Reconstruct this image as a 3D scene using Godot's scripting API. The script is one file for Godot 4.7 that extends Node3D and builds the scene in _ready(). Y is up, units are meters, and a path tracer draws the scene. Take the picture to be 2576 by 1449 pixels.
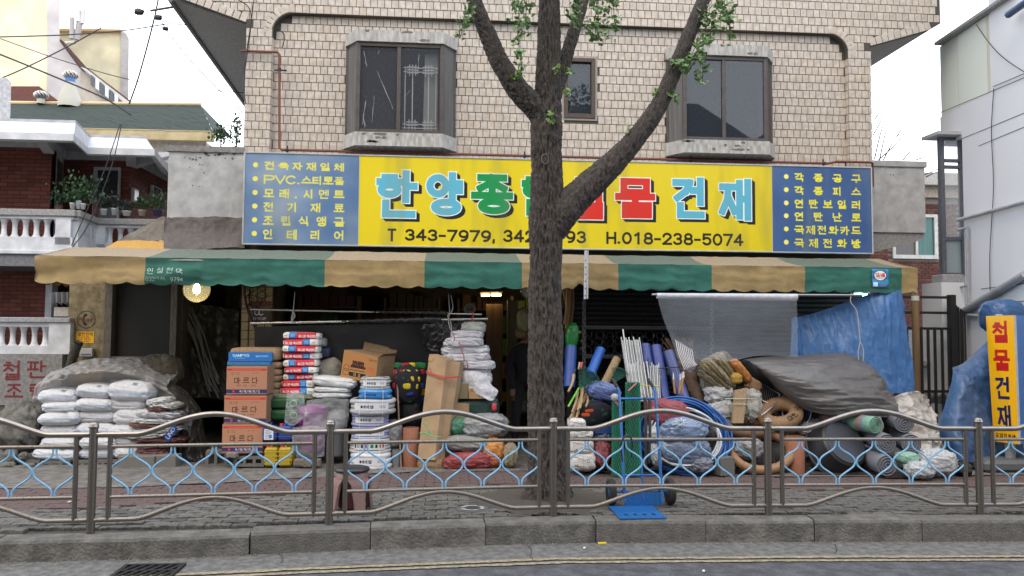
extends Node3D
# A Korean hardware store seen from across the street.
# World: x runs along the shop front, y is up, z points from the shop front (z = 0) to the street. Pavement at y = 0, road at y = -0.2.
const FOCAL := 2007.0
const MID := Vector2(1288.0, 724.5)
var cam_xf: Transform3D
var org:=Vector3.ZERO
var used:={}
var mats:={}
var tex:={}
var rng:=RandomNumberGenerator.new()
var fn:=FastNoiseLite.new()
var fine:=FastNoiseLite.new()

func v3(x:float,y:float,z:float)->Vector3: return Vector3(x,y,z)
func v2(x:float,y:float)->Vector2: return Vector2(x,y)
# ---------- pixel (in a 2576 wide view of the photograph) to a point on a plane of the place
func ray(px: float,py: float)->Vector3:
	return cam_xf.basis*v3((px - MID.x)/FOCAL,-(py - MID.y)/FOCAL,-1.0)
func pz(px: float,py: float,z: float)->Vector3:
	var r:=ray(px,py)
	return cam_xf.origin+r*((z - cam_xf.origin.z)/r.z)
func py_(px: float,py: float,y: float)->Vector3:
	var r:=ray(px,py)
	return cam_xf.origin+r*((y - cam_xf.origin.y)/r.y)
func px_(px: float,py: float,x: float)->Vector3:
	var r:=ray(px,py)
	return cam_xf.origin+r*((x - cam_xf.origin.x)/r.x)

# ---------- naming
func numbered(called: String)->String:
	var n: int=used.get(called,0)
	used[called]=n+1
	return called if n==0 else "%s_%03d" % [called,n]
func tag(o: Node,label: String,category: String,group := "",kind := "")->void:
	if label: o.set_meta("label",label)
	if category: o.set_meta("category",category)
	if group: o.set_meta("group",group)
	if kind: o.set_meta("kind",kind)
func thing(called: String,label: String,category: String,at:=Vector3.ZERO,group := "")->Node3D:
	var o:=Node3D.new()
	o.name=numbered(called)
	add_child(o)
	o.position=at
	org=at
	tag(o,label,category,group)
	return o
func nst()->SurfaceTool:
	var st:=SurfaceTool.new()
	st.begin(Mesh.PRIMITIVE_TRIANGLES)
	st.set_smooth_group(-1)
	return st
func finish(st: SurfaceTool)->ArrayMesh:
	st.generate_normals()
	st.index()
	return st.commit()
func part(called: String,st: SurfaceTool,m: Material,parent: Node)->MeshInstance3D:
	var o:=MeshInstance3D.new()
	o.mesh=finish(st)
	o.material_override=m
	o.name=called
	parent.add_child(o,true)
	return o
func put(called: String,mesh: Mesh,m: Material,parent: Node,xf: Transform3D)->MeshInstance3D:
	var o:=MeshInstance3D.new()
	o.mesh=mesh
	o.material_override=m
	o.name=called
	parent.add_child(o,true)
	o.transform=xf
	return o
func single(called: String,st: SurfaceTool,m: Material,label: String,category: String,group := "")->MeshInstance3D:
	var o:=part(numbered(called),st,m,self)
	o.position=org
	tag(o,label,category,group)
	return o
func struct(called: String,st: SurfaceTool,m: Material)->MeshInstance3D:
	var o:=part(numbered(called),st,m,self)
	o.position=org
	o.set_meta("kind","structure")
	return o

# ---------- shapes, all given in world coordinates; org is taken off
func vt(st: SurfaceTool,p: Vector3,uv:=Vector2.ZERO)->void:
	st.set_uv(uv)
	st.add_vertex(p - org)
func tri(st: SurfaceTool,a: Vector3,b: Vector3,c: Vector3)->void:
	vt(st,a); vt(st,b); vt(st,c)
func quad(st: SurfaceTool,a: Vector3,b: Vector3,c: Vector3,d: Vector3)->void:
	vt(st,a); vt(st,b); vt(st,c); vt(st,a); vt(st,c); vt(st,d)
func uvquad(st: SurfaceTool,a: Vector3,b: Vector3,c: Vector3,d: Vector3,u0:=.0,v0:=.0,u1:=1.0,v1:=1.0)->void:
	# a top-left, b top-right, c bottom-right, d bottom-left
	vt(st,a,v2(u0,v0)); vt(st,b,v2(u1,v0)); vt(st,c,v2(u1,v1))
	vt(st,a,v2(u0,v0)); vt(st,c,v2(u1,v1)); vt(st,d,v2(u0,v1))
func box(st: SurfaceTool,c: Vector3,s: Vector3,b:=Basis())->void:
	st.set_smooth_group(-1)
	var h:=s/2
	var p:=[]
	for i in 8:
		p.append(c+b*v3(h.x*(1 if i & 1 else -1),h.y*(1 if i & 2 else -1),h.z*(1 if i & 4 else -1)))
	for f in [[4,6,7,5],[1,3,2,0],[0,2,6,4],[5,7,3,1],[2,3,7,6],[0,4,5,1]]:
		quad(st,p[f[0]],p[f[1]],p[f[2]],p[f[3]])
func bev(st: SurfaceTool,c: Vector3,s: Vector3,r: float,b:=Basis())->void:
	# a box with chamfered edges
	st.set_smooth_group(-1)
	var h:=s/2
	r=minf(r,minf(h.x,minf(h.y,h.z))*.9)
	var q:=func(sx: float,sy: float,sz: float,ax: int)->Vector3:
		var v:=v3((h.x if ax==0 else h.x - r)*sx,(h.y if ax==1 else h.y - r)*sy,(h.z if ax==2 else h.z - r)*sz)
		return c+b*v
	for s1: float in [-1.0,1.0]:
		quad(st,q.call(s1,-1.0,-s1,0),q.call(s1,1.0,-s1,0),q.call(s1,1.0,s1,0),q.call(s1,-1.0,s1,0))
		quad(st,q.call(-s1,s1,-1.0,1),q.call(-s1,s1,1.0,1),q.call(s1,s1,1.0,1),q.call(s1,s1,-1.0,1))
		quad(st,q.call(s1,-1.0,s1,2),q.call(s1,1.0,s1,2),q.call(-s1,1.0,s1,2),q.call(-s1,-1.0,s1,2))
		for s2: float in [-1.0,1.0]:
			quad(st,q.call(s1,s2,-1.0,0),q.call(s1,s2,1.0,0),q.call(s1,s2,1.0,1),q.call(s1,s2,-1.0,1))
			quad(st,q.call(s1,-1.0,s2,0),q.call(s1,1.0,s2,0),q.call(s1,1.0,s2,2),q.call(s1,-1.0,s2,2))
			quad(st,q.call(-1.0,s1,s2,1),q.call(1.0,s1,s2,1),q.call(1.0,s1,s2,2),q.call(-1.0,s1,s2,2))
			for s3: float in [-1.0,1.0]:
				tri(st,q.call(s1,s2,s3,0),q.call(s1,s2,s3,1),q.call(s1,s2,s3,2))
func pbox(st: SurfaceTool,x0: float,y0: float,z0: float,x1: float,y1: float,z1: float,r:=.0)->void:
	var c:=v3(x0+x1,y0+y1,z0+z1)/2
	var s:=v3(absf(x1 - x0),absf(y1 - y0),absf(z1 - z0))
	if r>.0: bev(st,c,s,r)
	else: box(st,c,s)
func tube(st: SurfaceTool,pts: Array,r,sides:=8,caps:=true,closed:=false)->void:
	# r: a radius or a list of radii; the ring is carried along the path
	st.set_smooth_group(0)
	var n:=pts.size()
	var rings:=[]
	var up:=Vector3.UP
	var first: Vector3=(pts[1] - pts[0]).normalized()
	if absf(first.dot(up))>.9: up=Vector3.RIGHT
	var side:=first.cross(up).normalized()
	for i in n:
		var t: Vector3
		if closed: t=pts[(i+1) % n] - pts[(i+n - 1) % n]
		else: t=pts[mini(i+1,n - 1)] - pts[maxi(i - 1,0)]
		t=t.normalized()
		side=(side - t*side.dot(t)).normalized()
		var up2:=side.cross(t)
		var rr: float=r[i] if r is Array or r is PackedFloat32Array else r
		var ring:=[]
		for k in sides:
			var a:=TAU*k/sides
			ring.append(pts[i]+(side*cos(a)+up2*sin(a))*rr)
		rings.append(ring)
	for i in (n if closed else n - 1):
		var a: Array=rings[i]
		var b: Array=rings[(i+1) % n]
		for k in sides:
			var k2:=(k+1) % sides
			quad(st,a[k],b[k],b[k2],a[k2])
	if caps and not closed:
		st.set_smooth_group(1)
		for e in [0,n - 1]:
			for k in range(1,sides - 1):
				if e: tri(st,rings[e][0],rings[e][k+1],rings[e][k])
				else: tri(st,rings[e][0],rings[e][k],rings[e][k+1])
	st.set_smooth_group(-1)
func lathe(st: SurfaceTool,prof: Array,at: Vector3,b:=Basis(),sides:=24,smooth:=true)->void:
	# prof: Vector2(radius, height) from bottom to top; each ring pair gets its own smoothing group when not smooth
	for i in prof.size() - 1:
		st.set_smooth_group(0 if smooth else i+1)
		for k in sides:
			var a0:=TAU*k/sides
			var a1:=TAU*(k+1)/sides
			var p:=func(j: int,a: float)->Vector3: return at+b*v3(prof[j].x*cos(a),prof[j].y,prof[j].x*sin(a))
			quad(st,p.call(i,a0),p.call(i+1,a0),p.call(i+1,a1),p.call(i,a1))
	st.set_smooth_group(-1)
func prism(st: SurfaceTool,poly: PackedVector2Array,xf: Transform3D,depth: float)->void:
	# polygon in local xy, extruded along local -z from 0 to depth
	st.set_smooth_group(-1)
	var idx:=Geometry2D.triangulate_polygon(poly)
	for i in range(0,idx.size(),3):
		var a:=poly[idx[i]]; var b:=poly[idx[i+1]]; var c:=poly[idx[i+2]]
		tri(st,xf*v3(a.x,a.y,0),xf*v3(b.x,b.y,0),xf*v3(c.x,c.y,0))
		tri(st,xf*v3(a.x,a.y,-depth),xf*v3(c.x,c.y,-depth),xf*v3(b.x,b.y,-depth))
	for i in poly.size():
		var a:=poly[i]; var b:=poly[(i+1) % poly.size()]
		quad(st,xf*v3(a.x,a.y,0),xf*v3(a.x,a.y,-depth),xf*v3(b.x,b.y,-depth),xf*v3(b.x,b.y,0))
func plan_prism(st: SurfaceTool,poly: PackedVector2Array,y0: float,y1: float)->void:
	# polygon in plan: Vector2(x, z), from y0 up to y1
	prism(st,poly,Transform3D(Basis(v3(1,0,0),v3(0,0,1),v3(0,-1,0)),v3(0,y0,0)),y1 - y0)
func grid(st: SurfaceTool,nu: int,nv: int,f: Callable,smooth:=true)->void:
	st.set_smooth_group(0 if smooth else -1)
	var p:=[]
	for j in nv+1:
		var row:=[]
		for i in nu+1: row.append(f.call(float(i)/nu,float(j)/nv))
		p.append(row)
	for j in nv:
		for i in nu:
			uvquad(st,p[j][i],p[j][i+1],p[j+1][i+1],p[j+1][i],float(i)/nu,float(j)/nv,float(i+1)/nu,float(j+1)/nv)
	st.set_smooth_group(-1)
func catmull(a: Vector3,b: Vector3,c: Vector3,d: Vector3,t: float)->Vector3:
	return b.cubic_interpolate(c,a,d,t)
func along(row: Array,t: float)->Vector3:
	var n:=row.size() - 1
	var s:=clampf(t,.0,1.0)*n
	var i:=mini(int(s),n - 1)
	return catmull(row[maxi(i - 1,0)],row[i],row[i+1],row[mini(i+2,n)],s - i)
func world_rows(rows: Array)->Array:
	# rows of [px, py, z] to points
	var out:=[]
	for r in rows:
		var o:=[]
		for q in r: o.append(pz(q[0],q[1],q[2]))
		out.append(o)
	return out
func sheet(st: SurfaceTool,rows: Array,nu: int,nv: int,amp:=.02,freq:=4.0,seed_:=.0,fold:=v3(1,1,1),back:=.0)->void:
	# a draped sheet through a lattice of points, with folds; back > 0 closes it with a second skin that far behind
	var f:=func(u: float,v: float,lift: float)->Vector3:
		var col:=[]
		for r in rows: col.append(along(r,u))
		var p:=along(col,v)
		var q:=p*freq*fold+v3(seed_,seed_*1.7,-seed_)
		var n:=.8*crease(q*13.0)+.5*crease(q*36.0)+.2*crease(q*95.0)
		return p+v3(.25*n,.35*n,n)*amp - v3(0,0,lift)
	grid(st,nu,nv,func(u: float,v: float)->Vector3: return f.call(u,v,.0))
	if back>.0:
		grid(st,nu/2,nv/2,func(u: float,v: float)->Vector3: return f.call(u,v,back))
func crease(q: Vector3)->float:
	# sharp ridges between soft hollows, as in crumpled sheet
	return .5 - 2.4*absf(fine.get_noise_3dv(q))
func spow(x: float,e: float)->float:
	return signf(x)*pow(absf(x),e)
func blob(st: SurfaceTool,c: Vector3,h: Vector3,b:=Basis(),ep:=.8,eq:=.5,amp:=.06,freq:=1.5,seed_:=.0,nu:=28,nv:=14,flat:=.0)->void:
	# a stuffed shape: half sizes h, ep rounds the profile, eq the plan; uv is laid on from its front (own +z)
	st.set_smooth_group(0)
	var p:=[]
	for j in nv+1:
		var phi:=-PI/2+PI*j/nv
		var row:=[]
		for i in nu+1:
			var th:=TAU*(i % nu)/nu
			var d:=v3(spow(cos(phi),ep)*spow(cos(th),eq),spow(sin(phi),ep),spow(cos(phi),ep)*spow(sin(th),eq))
			var q:=d*freq+v3(seed_*3.1,seed_,-seed_*2.3)
			var n:=fn.get_noise_3dv(q*10.0)+crease(q*22.0)*.55+crease(q*60.0)*.22
			var r:=1.0+n*amp
			var l:=v3(d.x*r,d.y*r,d.z*r)
			if flat>.0 and l.y<.0: l.y *= 1.0 - flat
			row.append([c+b*(l*h),v2(d.x*.5+.5,.5 - d.y*.5)])
		p.append(row)
	for j in nv:
		for i in nu:
			for e in [[j,i],[j+1,i],[j+1,i+1],[j,i],[j+1,i+1],[j,i+1]]:
				var w: Array=p[e[0]][e[1]]
				vt(st,w[0],w[1])
	st.set_smooth_group(-1)
func yaw(deg: float)->Basis: return Basis(Vector3.UP,deg_to_rad(deg))
func rollb(deg: float)->Basis: return Basis(Vector3.BACK,deg_to_rad(deg))
func pitchb(deg: float)->Basis: return Basis(Vector3.RIGHT,deg_to_rad(deg))
func spline(pts: Array,n: int)->Array:
	var out:=[]
	for i in n+1: out.append(along(pts,float(i)/n))
	return out

# ---------- textures and materials
func noise_img(key: String,size: int,freq: float,oct: int,lo: float,hi: float,power:=1.0,kind:=FastNoiseLite.TYPE_SIMPLEX_SMOOTH,ridged:=false,stretch:=1)->Image:
	var n:=FastNoiseLite.new()
	n.noise_type=kind
	n.seed=key.hash() % 1000
	n.frequency=freq
	n.fractal_octaves=oct
	n.fractal_type=FastNoiseLite.FRACTAL_RIDGED if ridged else FastNoiseLite.FRACTAL_FBM
	n.fractal_gain=.55
	var im:=n.get_seamless_image(size,size/stretch)
	if stretch>1: im.resize(size,size,Image.INTERPOLATE_CUBIC)
	im.convert(Image.FORMAT_L8)
	var d:=im.get_data()
	var lut:=PackedByteArray()
	for i in 256: lut.append(int(255.0*lerpf(lo,hi,pow(i/255.0,power))))
	for i in d.size(): d[i]=lut[d[i]]
	return Image.create_from_data(size,size,false,Image.FORMAT_L8,d)
func make_textures()->void:
	tex.mottle=ImageTexture.create_from_image(noise_img("mottle",512,.03,5,.76,1.0))
	tex.soft=ImageTexture.create_from_image(noise_img("soft",256,.014,4,.82,1.0))
	tex.speck=ImageTexture.create_from_image(noise_img("speck",512,.16,3,.6,1.0))
	tex.streak=ImageTexture.create_from_image(noise_img("streak",512,.02,5,.7,1.0,1.0,FastNoiseLite.TYPE_SIMPLEX_SMOOTH,false,4))
	var gn:=FastNoiseLite.new()
	gn.seed=3
	gn.frequency=.014
	gn.fractal_octaves=7
	gn.fractal_gain=.72
	var gi:=gn.get_seamless_image(512,512)
	gi.convert(Image.FORMAT_L8)
	var gd:=gi.get_data()
	for i in gd.size(): gd[i]=int(lerpf(188.0,255.0,smoothstep(.15,.8,gd[i]/255.0)))
	tex.grime=ImageTexture.create_from_image(Image.create_from_data(512,512,false,Image.FORMAT_L8,gd))
	# paint worn through in spots
	var wi:=noise_img("worn",512,.05,4,.0,1.0)
	var wd:=wi.get_data()
	for i in wd.size():
		var x:=wd[i]/255.0
		wd[i]=int(255.0*clampf(1.0 - smoothstep(.7,.8,x)*.5 - .25*absf(x - .45),.0,1.0))
	tex.worn=ImageTexture.create_from_image(Image.create_from_data(512,512,false,Image.FORMAT_L8,wd))
	for w in [["n_fine",.12,3,false,3.0],["n_wrinkle",.012,4,true,7.0],["n_soft",.03,3,false,5.0],["n_bark",.025,5,true,9.0]]:
		var im:=noise_img(w[0],512,w[1],w[2],.0,1.0,1.0,FastNoiseLite.TYPE_SIMPLEX_SMOOTH,w[3])
		im.convert(Image.FORMAT_RGBA8)
		im.bump_map_to_normal_map(w[4])
		tex[w[0]]=ImageTexture.create_from_image(im)
func lin(r: float,g: float,b: float)->Color: return Color(r,g,b).linear_to_srgb()
func mat(r: float,g: float,b: float,rough:=.85,t := "soft",sc:=1.0,nrm := "",ns:=.6,metal:=.0)->StandardMaterial3D:
	# a material of base colour (linear) with grain laid on in world space
	var key := "%s %s %s %s %s %s %s %s %s" % [r,g,b,rough,t,sc,nrm,ns,metal]
	if mats.has(key): return mats[key]
	var m:=StandardMaterial3D.new()
	m.albedo_color=lin(r,g,b)
	m.roughness=rough
	m.metallic=metal
	m.cull_mode=BaseMaterial3D.CULL_DISABLED
	if t:
		m.albedo_texture=tex[t]
		m.uv1_triplanar=true
		m.uv1_world_triplanar=true
		m.uv1_scale=v3(sc,sc,sc)
	if nrm:
		m.normal_enabled=true
		m.normal_texture=tex[nrm]
		m.normal_scale=ns
		m.uv1_triplanar=true
		m.uv1_world_triplanar=true
		m.uv1_scale=v3(sc,sc,sc)
	mats[key]=m
	return m
func streaked(r: float,g: float,b: float,rough: float,sx: float,sy: float)->StandardMaterial3D:
	# grain drawn out along y (weather streaks, wood)
	var m: StandardMaterial3D=mat(r,g,b,rough,"streak",sx).duplicate()
	m.uv1_scale=v3(sx,sy,sx)
	return m
func printed(im: Image,rough:=.6)->StandardMaterial3D:
	var m:=StandardMaterial3D.new()
	m.albedo_texture=ImageTexture.create_from_image(im)
	m.roughness=rough
	m.cull_mode=BaseMaterial3D.CULL_DISABLED
	return m
func clear_film(r: float,g: float,b: float,alpha: float,rough:=.12)->StandardMaterial3D:
	var m:=StandardMaterial3D.new()
	m.albedo_color=Color(lin(r,g,b),alpha)
	m.transparency=BaseMaterial3D.TRANSPARENCY_ALPHA
	m.roughness=rough
	m.cull_mode=BaseMaterial3D.CULL_DISABLED
	return m
func glowing(r: float,g: float,b: float,e: float)->StandardMaterial3D:
	var m:=StandardMaterial3D.new()
	m.albedo_color=lin(r,g,b)
	m.emission_enabled=true
	m.emission=lin(r,g,b)
	m.emission_energy_multiplier=e
	return m

# ---------- lettering: strokes drawn into an image
const CONS := ["ㄱ", "ㄲ", "ㄴ", "ㄷ", "ㄸ", "ㄹ", "ㅁ", "ㅂ", "ㅃ", "ㅅ", "ㅆ", "ㅇ", "ㅈ", "ㅉ", "ㅊ", "ㅋ", "ㅌ", "ㅍ", "ㅎ"]
const VOWS := ["ㅏ", "ㅐ", "ㅑ", "ㅒ", "ㅓ", "ㅔ", "ㅕ", "ㅖ", "ㅗ", "ㅘ", "ㅙ", "ㅚ", "ㅛ", "ㅜ", "ㅝ", "ㅞ", "ㅟ", "ㅠ", "ㅡ", "ㅢ", "ㅣ"]
const FINS := ["", "ㄱ", "ㄲ", "ㄳ", "ㄴ", "ㄵ", "ㄶ", "ㄷ", "ㄹ", "ㄺ", "ㄻ", "ㄼ", "ㄽ", "ㄾ", "ㄿ", "ㅀ", "ㅁ", "ㅂ", "ㅄ", "ㅅ", "ㅆ", "ㅇ", "ㅈ", "ㅊ", "ㅋ", "ㅌ", "ㅍ", "ㅎ"]
const JAMO := {
	"ㄱ": [[0,0,1,0],[1,0,1,1]],"ㄱs": [[0,0,.95,0],[.95,0,.7,.55],[.7,.55,.1,1]],"ㄴ": [[0,0,0,1],[0,1,1,1]],
	"ㄷ": [[0,0,1,0],[0,0,0,1],[0,1,1,1]],"ㄹ": [[0,0,1,0],[1,0,1,.5],[0,.5,1,.5],[0,.5,0,1],[0,1,1,1]],
	"ㅁ": [[0,0,1,0],[1,0,1,1],[0,0,0,1],[0,1,1,1]],"ㅂ": [[0,0,0,1],[1,0,1,1],[0,.5,1,.5],[0,1,1,1]],
	"ㅅ": [[.5,0,.42,.45],[.42,.45,0,1],[.5,.35,1,1]],"ㅇ": [["o",.5,.5,.5,.5]],
	"ㅈ": [[.02,0,.98,0],[.5,0,.42,.5],[.42,.5,0,1],[.5,.42,1,1]],
	"ㅊ": [[.28,-.18,.72,-.18],[.02,.2,.98,.2],[.5,.2,.42,.6],[.42,.6,0,1],[.5,.55,1,1]],
	"ㅋ": [[0,0,1,0],[1,0,1,1],[0,.5,1,.5]],"ㅋs": [[0,0,.95,0],[.95,0,.7,.6],[.7,.6,.1,1],[0,.48,.8,.45]],
	"ㅌ": [[0,0,1,0],[0,0,0,1],[0,1,1,1],[0,.5,1,.5]],"ㅍ": [[0,0,1,0],[0,1,1,1],[.28,0,.28,1],[.72,0,.72,1]],
	"ㅎ": [[.25,-.12,.75,-.12],[-.02,.17,1.02,.17],["o",.5,.69,.45,.32]],
	"ㅏ": [[.3,0,.3,1],[.3,.48,1,.48]],"ㅐ": [[.1,.03,.1,.97],[.9,0,.9,1],[.1,.48,.9,.48]],"ㅑ": [[.3,0,.3,1],[.3,.34,1,.34],[.3,.64,1,.64]],
	"ㅓ": [[.75,0,.75,1],[0,.45,.75,.45]],"ㅔ": [[.4,.03,.4,.97],[1,0,1,1],[-.15,.45,.4,.45]],"ㅕ": [[.75,0,.75,1],[0,.3,.75,.3],[0,.58,.75,.58]],
	"ㅖ": [[.4,.03,.4,.97],[1,0,1,1],[-.15,.32,.4,.32],[-.15,.6,.4,.6]],"ㅣ": [[.55,0,.55,1]],"ㅗ": [[.5,0,.5,1],[0,1,1,1]],"ㅛ": [[.32,0,.32,1],[.68,0,.68,1],[0,1,1,1]],
	"ㅜ": [[0,0,1,0],[.5,0,.5,1]],"ㅠ": [[0,0,1,0],[.32,0,.32,1],[.68,0,.68,1]],"ㅡ": [[0,.5,1,.5]],
}
const LATIN := {
	"0": [["o",.5,.5,.5,.5]],"1": [[.6,0,.6,1],[.2,.2,.6,.03]],"2": [["a",.5,.28,.46,.28,-180,30],[.92,.4,.04,1],[.04,1,1,1]],
	"3": [["a",.48,.25,.42,.25,-160,90],["a",.48,.74,.48,.26,-90,160]],"4": [[.72,0,.72,1],[.72,0,0,.7],[0,.7,1,.7]],
	"5": [[.1,0,.92,0],[.1,0,.06,.48],["a",.48,.67,.48,.33,-140,150]],"6": [["o",.5,.68,.48,.32],["a",.62,.55,.6,.55,180,280]],
	"7": [[0,0,1,0],[1,0,.38,1]],"8": [["o",.5,.25,.4,.25],["o",.5,.73,.48,.27]],"9": [["o",.5,.32,.48,.32],["a",.38,.45,.6,.55,0,100]],
	"T": [[0,0,1,0],[.5,0,.5,1]],"H": [[0,0,0,1],[1,0,1,1],[0,.5,1,.5]],"P": [[0,0,0,1],[0,0,.6,0],[0,.52,.6,.52],["a",.6,.26,.4,.26,-90,90]],
	"V": [[0,0,.5,1],[.5,1,1,0]],"C": [["a",.5,.5,.5,.5,40,320]],".": [[.2,.95,.45,.95]],",": [[.35,.92,.2,1.15]],"-": [[0,.55,.9,.55]],
	"(": [["a",.9,.5,.5,.6,130,230]],")": [["a",.1,.5,.5,.6,-50,50]],"I": [[.5,0,.5,1]],"Y": [[0,0,.5,.5],[1,0,.5,.5],[.5,.5,.5,1]],"O": [["o",.5,.5,.5,.5]],
	"R": [[0,0,0,1],[0,0,.6,0],[0,.5,.6,.5],["a",.6,.25,.35,.25,-90,90],[.45,.5,.95,1]],"o": [["o",.5,.68,.42,.32]],"a": [["o",.45,.68,.4,.32],[.88,.36,.88,1]],
	"d": [["o",.45,.68,.4,.32],[.88,0,.88,1]],"S": [["a",.5,.25,.42,.25,90,330],["a",.5,.75,.44,.25,-90,150]],"A": [[0,1,.5,0],[.5,0,1,1],[.2,.65,.8,.65]],
	"M": [[0,1,0,0],[0,0,.5,.8],[.5,.8,1,0],[1,0,1,1]],"U": [[0,0,0,.65],[1,0,1,.65],["a",.5,.65,.5,.35,0,180]],"N": [[0,1,0,0],[0,0,1,1],[1,1,1,0]],
	"/": [[.9,0,.1,1]],
}
func place(strokes: Array,x0: float,y0: float,x1: float,y1: float)->Array:
	var out:=[]
	for s in strokes:
		if s[0] is String:
			var cx:=lerpf(x0,x1,s[1]); var cy:=lerpf(y0,y1,s[2])
			var rx: float=s[3]*(x1 - x0); var ry: float=s[4]*(y1 - y0)
			var a0: float=.0 if s[0] == "o" else deg_to_rad(s[5])
			var a1: float=TAU if s[0] == "o" else deg_to_rad(s[6])
			var n:=18 if s[0] == "o" else 10
			for i in n:
				var t0:=lerpf(a0,a1,float(i)/n); var t1:=lerpf(a0,a1,float(i+1)/n)
				out.append([cx+rx*cos(t0),cy+ry*sin(t0),cx+rx*cos(t1),cy+ry*sin(t1),true])
		else:
			out.append([lerpf(x0,x1,s[0]),lerpf(y0,y1,s[1]),lerpf(x0,x1,s[2]),lerpf(y0,y1,s[3]),false])
	return out
func syllable(ch: String)->Array:
	# strokes of one character in a unit box, y down
	var code:=ch.unicode_at(0)
	if code<0xAC00: return place(LATIN[ch],.0,.0,1.0,1.0) if LATIN.has(ch) else []
	code-=0xAC00
	var ini: String=CONS[code/588]
	var vow: String=VOWS[(code % 588)/28]
	var fin: String=FINS[code % 28]
	var out:=[]
	var top:=.14 if ini in ["ㅎ","ㅊ"] else .06
	if vow == "ㅘ":
		var b:=.55 if fin else .95
		out+=place(JAMO[ini],.1,top,.55,b*.5)
		out+=place(JAMO["ㅗ"],.0,b*.62,.66,b*.85)
		out+=place(JAMO["ㅏ"],.72,.0,1.02,b)
	elif vow in ["ㅗ","ㅛ","ㅜ","ㅠ","ㅡ"]:
		var b:=.36 if fin else .52
		out+=place(JAMO[ini],.16,top,.84,b)
		if fin:
			if vow in ["ㅗ","ㅛ"]: out+=place(JAMO[vow],.0,.42,1.0,.56)
			else: out+=place(JAMO[vow],.0,.48,1.0,.64)
		elif vow in ["ㅗ","ㅛ"]: out+=place(JAMO[vow],.0,.62,1.0,.9)
		else: out+=place(JAMO[vow],.0,.68,1.0,.98)
	else:
		var two:=vow in ["ㅐ","ㅔ","ㅖ"]
		var b:=.5 if fin else .84
		var nm:=ini + "s" if ini in ["ㄱ","ㅋ"] else ini
		out+=place(JAMO[nm],.05,top+(.0 if fin else .08),.46 if two else .54,b)
		out+=place(JAMO[vow],.6 if two else .64,.0,.95,.62 if fin else 1.0)
	if fin: out+=place(JAMO[fin],.2,.76 if fin in ["ㅊ","ㅎ"] else .72,.9,.98)
	return out
func stroke_distance(p: Vector2,s: Array,asp: Vector2)->float:
	# squared ends for straight strokes, round for arcs; asp scales the unit box to pixels
	var a:=v2(s[0],s[1])*asp
	var b:=v2(s[2],s[3])*asp
	var d:=b - a
	var l:=maxf(d.length(),.0001)
	d /= l
	var q:=p - a
	var t:=q.dot(d)
	var n:=absf(q.dot(v2(-d.y,d.x)))
	if s[4]: return (q - d*clampf(t,.0,l)).length()
	var over:=maxf(maxf(-t,t - l),.0)
	return maxf(n,over)
func draw_char(im: Image,ch: String,x: float,y: float,w: float,h: float,th: float,col: Color,edge:=.0)->void:
	var ss:=syllable(ch)
	if ss.is_empty(): return
	var asp:=v2(w,h)
	var lines:=.0
	for s in ss: lines+=.06 if s[4] else 1.0
	if h<70.0: th *= clampf(7.5/maxf(lines,1.0),.7,1.0)
	var r:=th/2+edge
	var m:=int(r+2)
	for s in ss:
		var x0:=maxi(int(x+minf(s[0],s[2])*w) - m,0); var x1:=mini(int(x+maxf(s[0],s[2])*w)+m,im.get_width() - 1)
		var y0:=maxi(int(y+minf(s[1],s[3])*h) - m,0); var y1:=mini(int(y+maxf(s[1],s[3])*h)+m,im.get_height() - 1)
		for j in range(y0,y1+1):
			for i in range(x0,x1+1):
				var a:=clampf(r - stroke_distance(v2(i+.5 - x,j+.5 - y),s,asp)+.5,.0,1.0)
				if a>.0: im.set_pixel(i,j,im.get_pixel(i,j).lerp(col,a))
func draw_text(im: Image,s: String,x: float,y: float,w: float,h: float,gap: float,th: float,col: Color)->void:
	for ch in s:
		if ch == " ": x+=w*.6+gap; continue
		var cw:=w
		if ch in [".",",","(",")","I"]: cw=w*.4
		elif ch.unicode_at(0)<0xAC00: cw=w*.85
		draw_char(im,ch,x,y,cw,h,th,col)
		x+=cw+gap
func disc(im: Image,cx: float,cy: float,r: float,col: Color,inner:=.0)->void:
	for j in range(maxi(int(cy - r - 1),0),mini(int(cy+r+2),im.get_height())):
		for i in range(maxi(int(cx - r - 1),0),mini(int(cx+r+2),im.get_width())):
			var d:=v2(i+.5 - cx,j+.5 - cy).length()
			var a:=clampf(r - d+.5,.0,1.0)*clampf(d - inner+.5,.0,1.0)
			if a>.0: im.set_pixel(i,j,im.get_pixel(i,j).lerp(col,a))
func canvas(w: int,h: int,col: Color)->Image:
	var im:=Image.create_empty(w,h,false,Image.FORMAT_RGBA8)
	im.fill(col)
	return im

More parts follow.
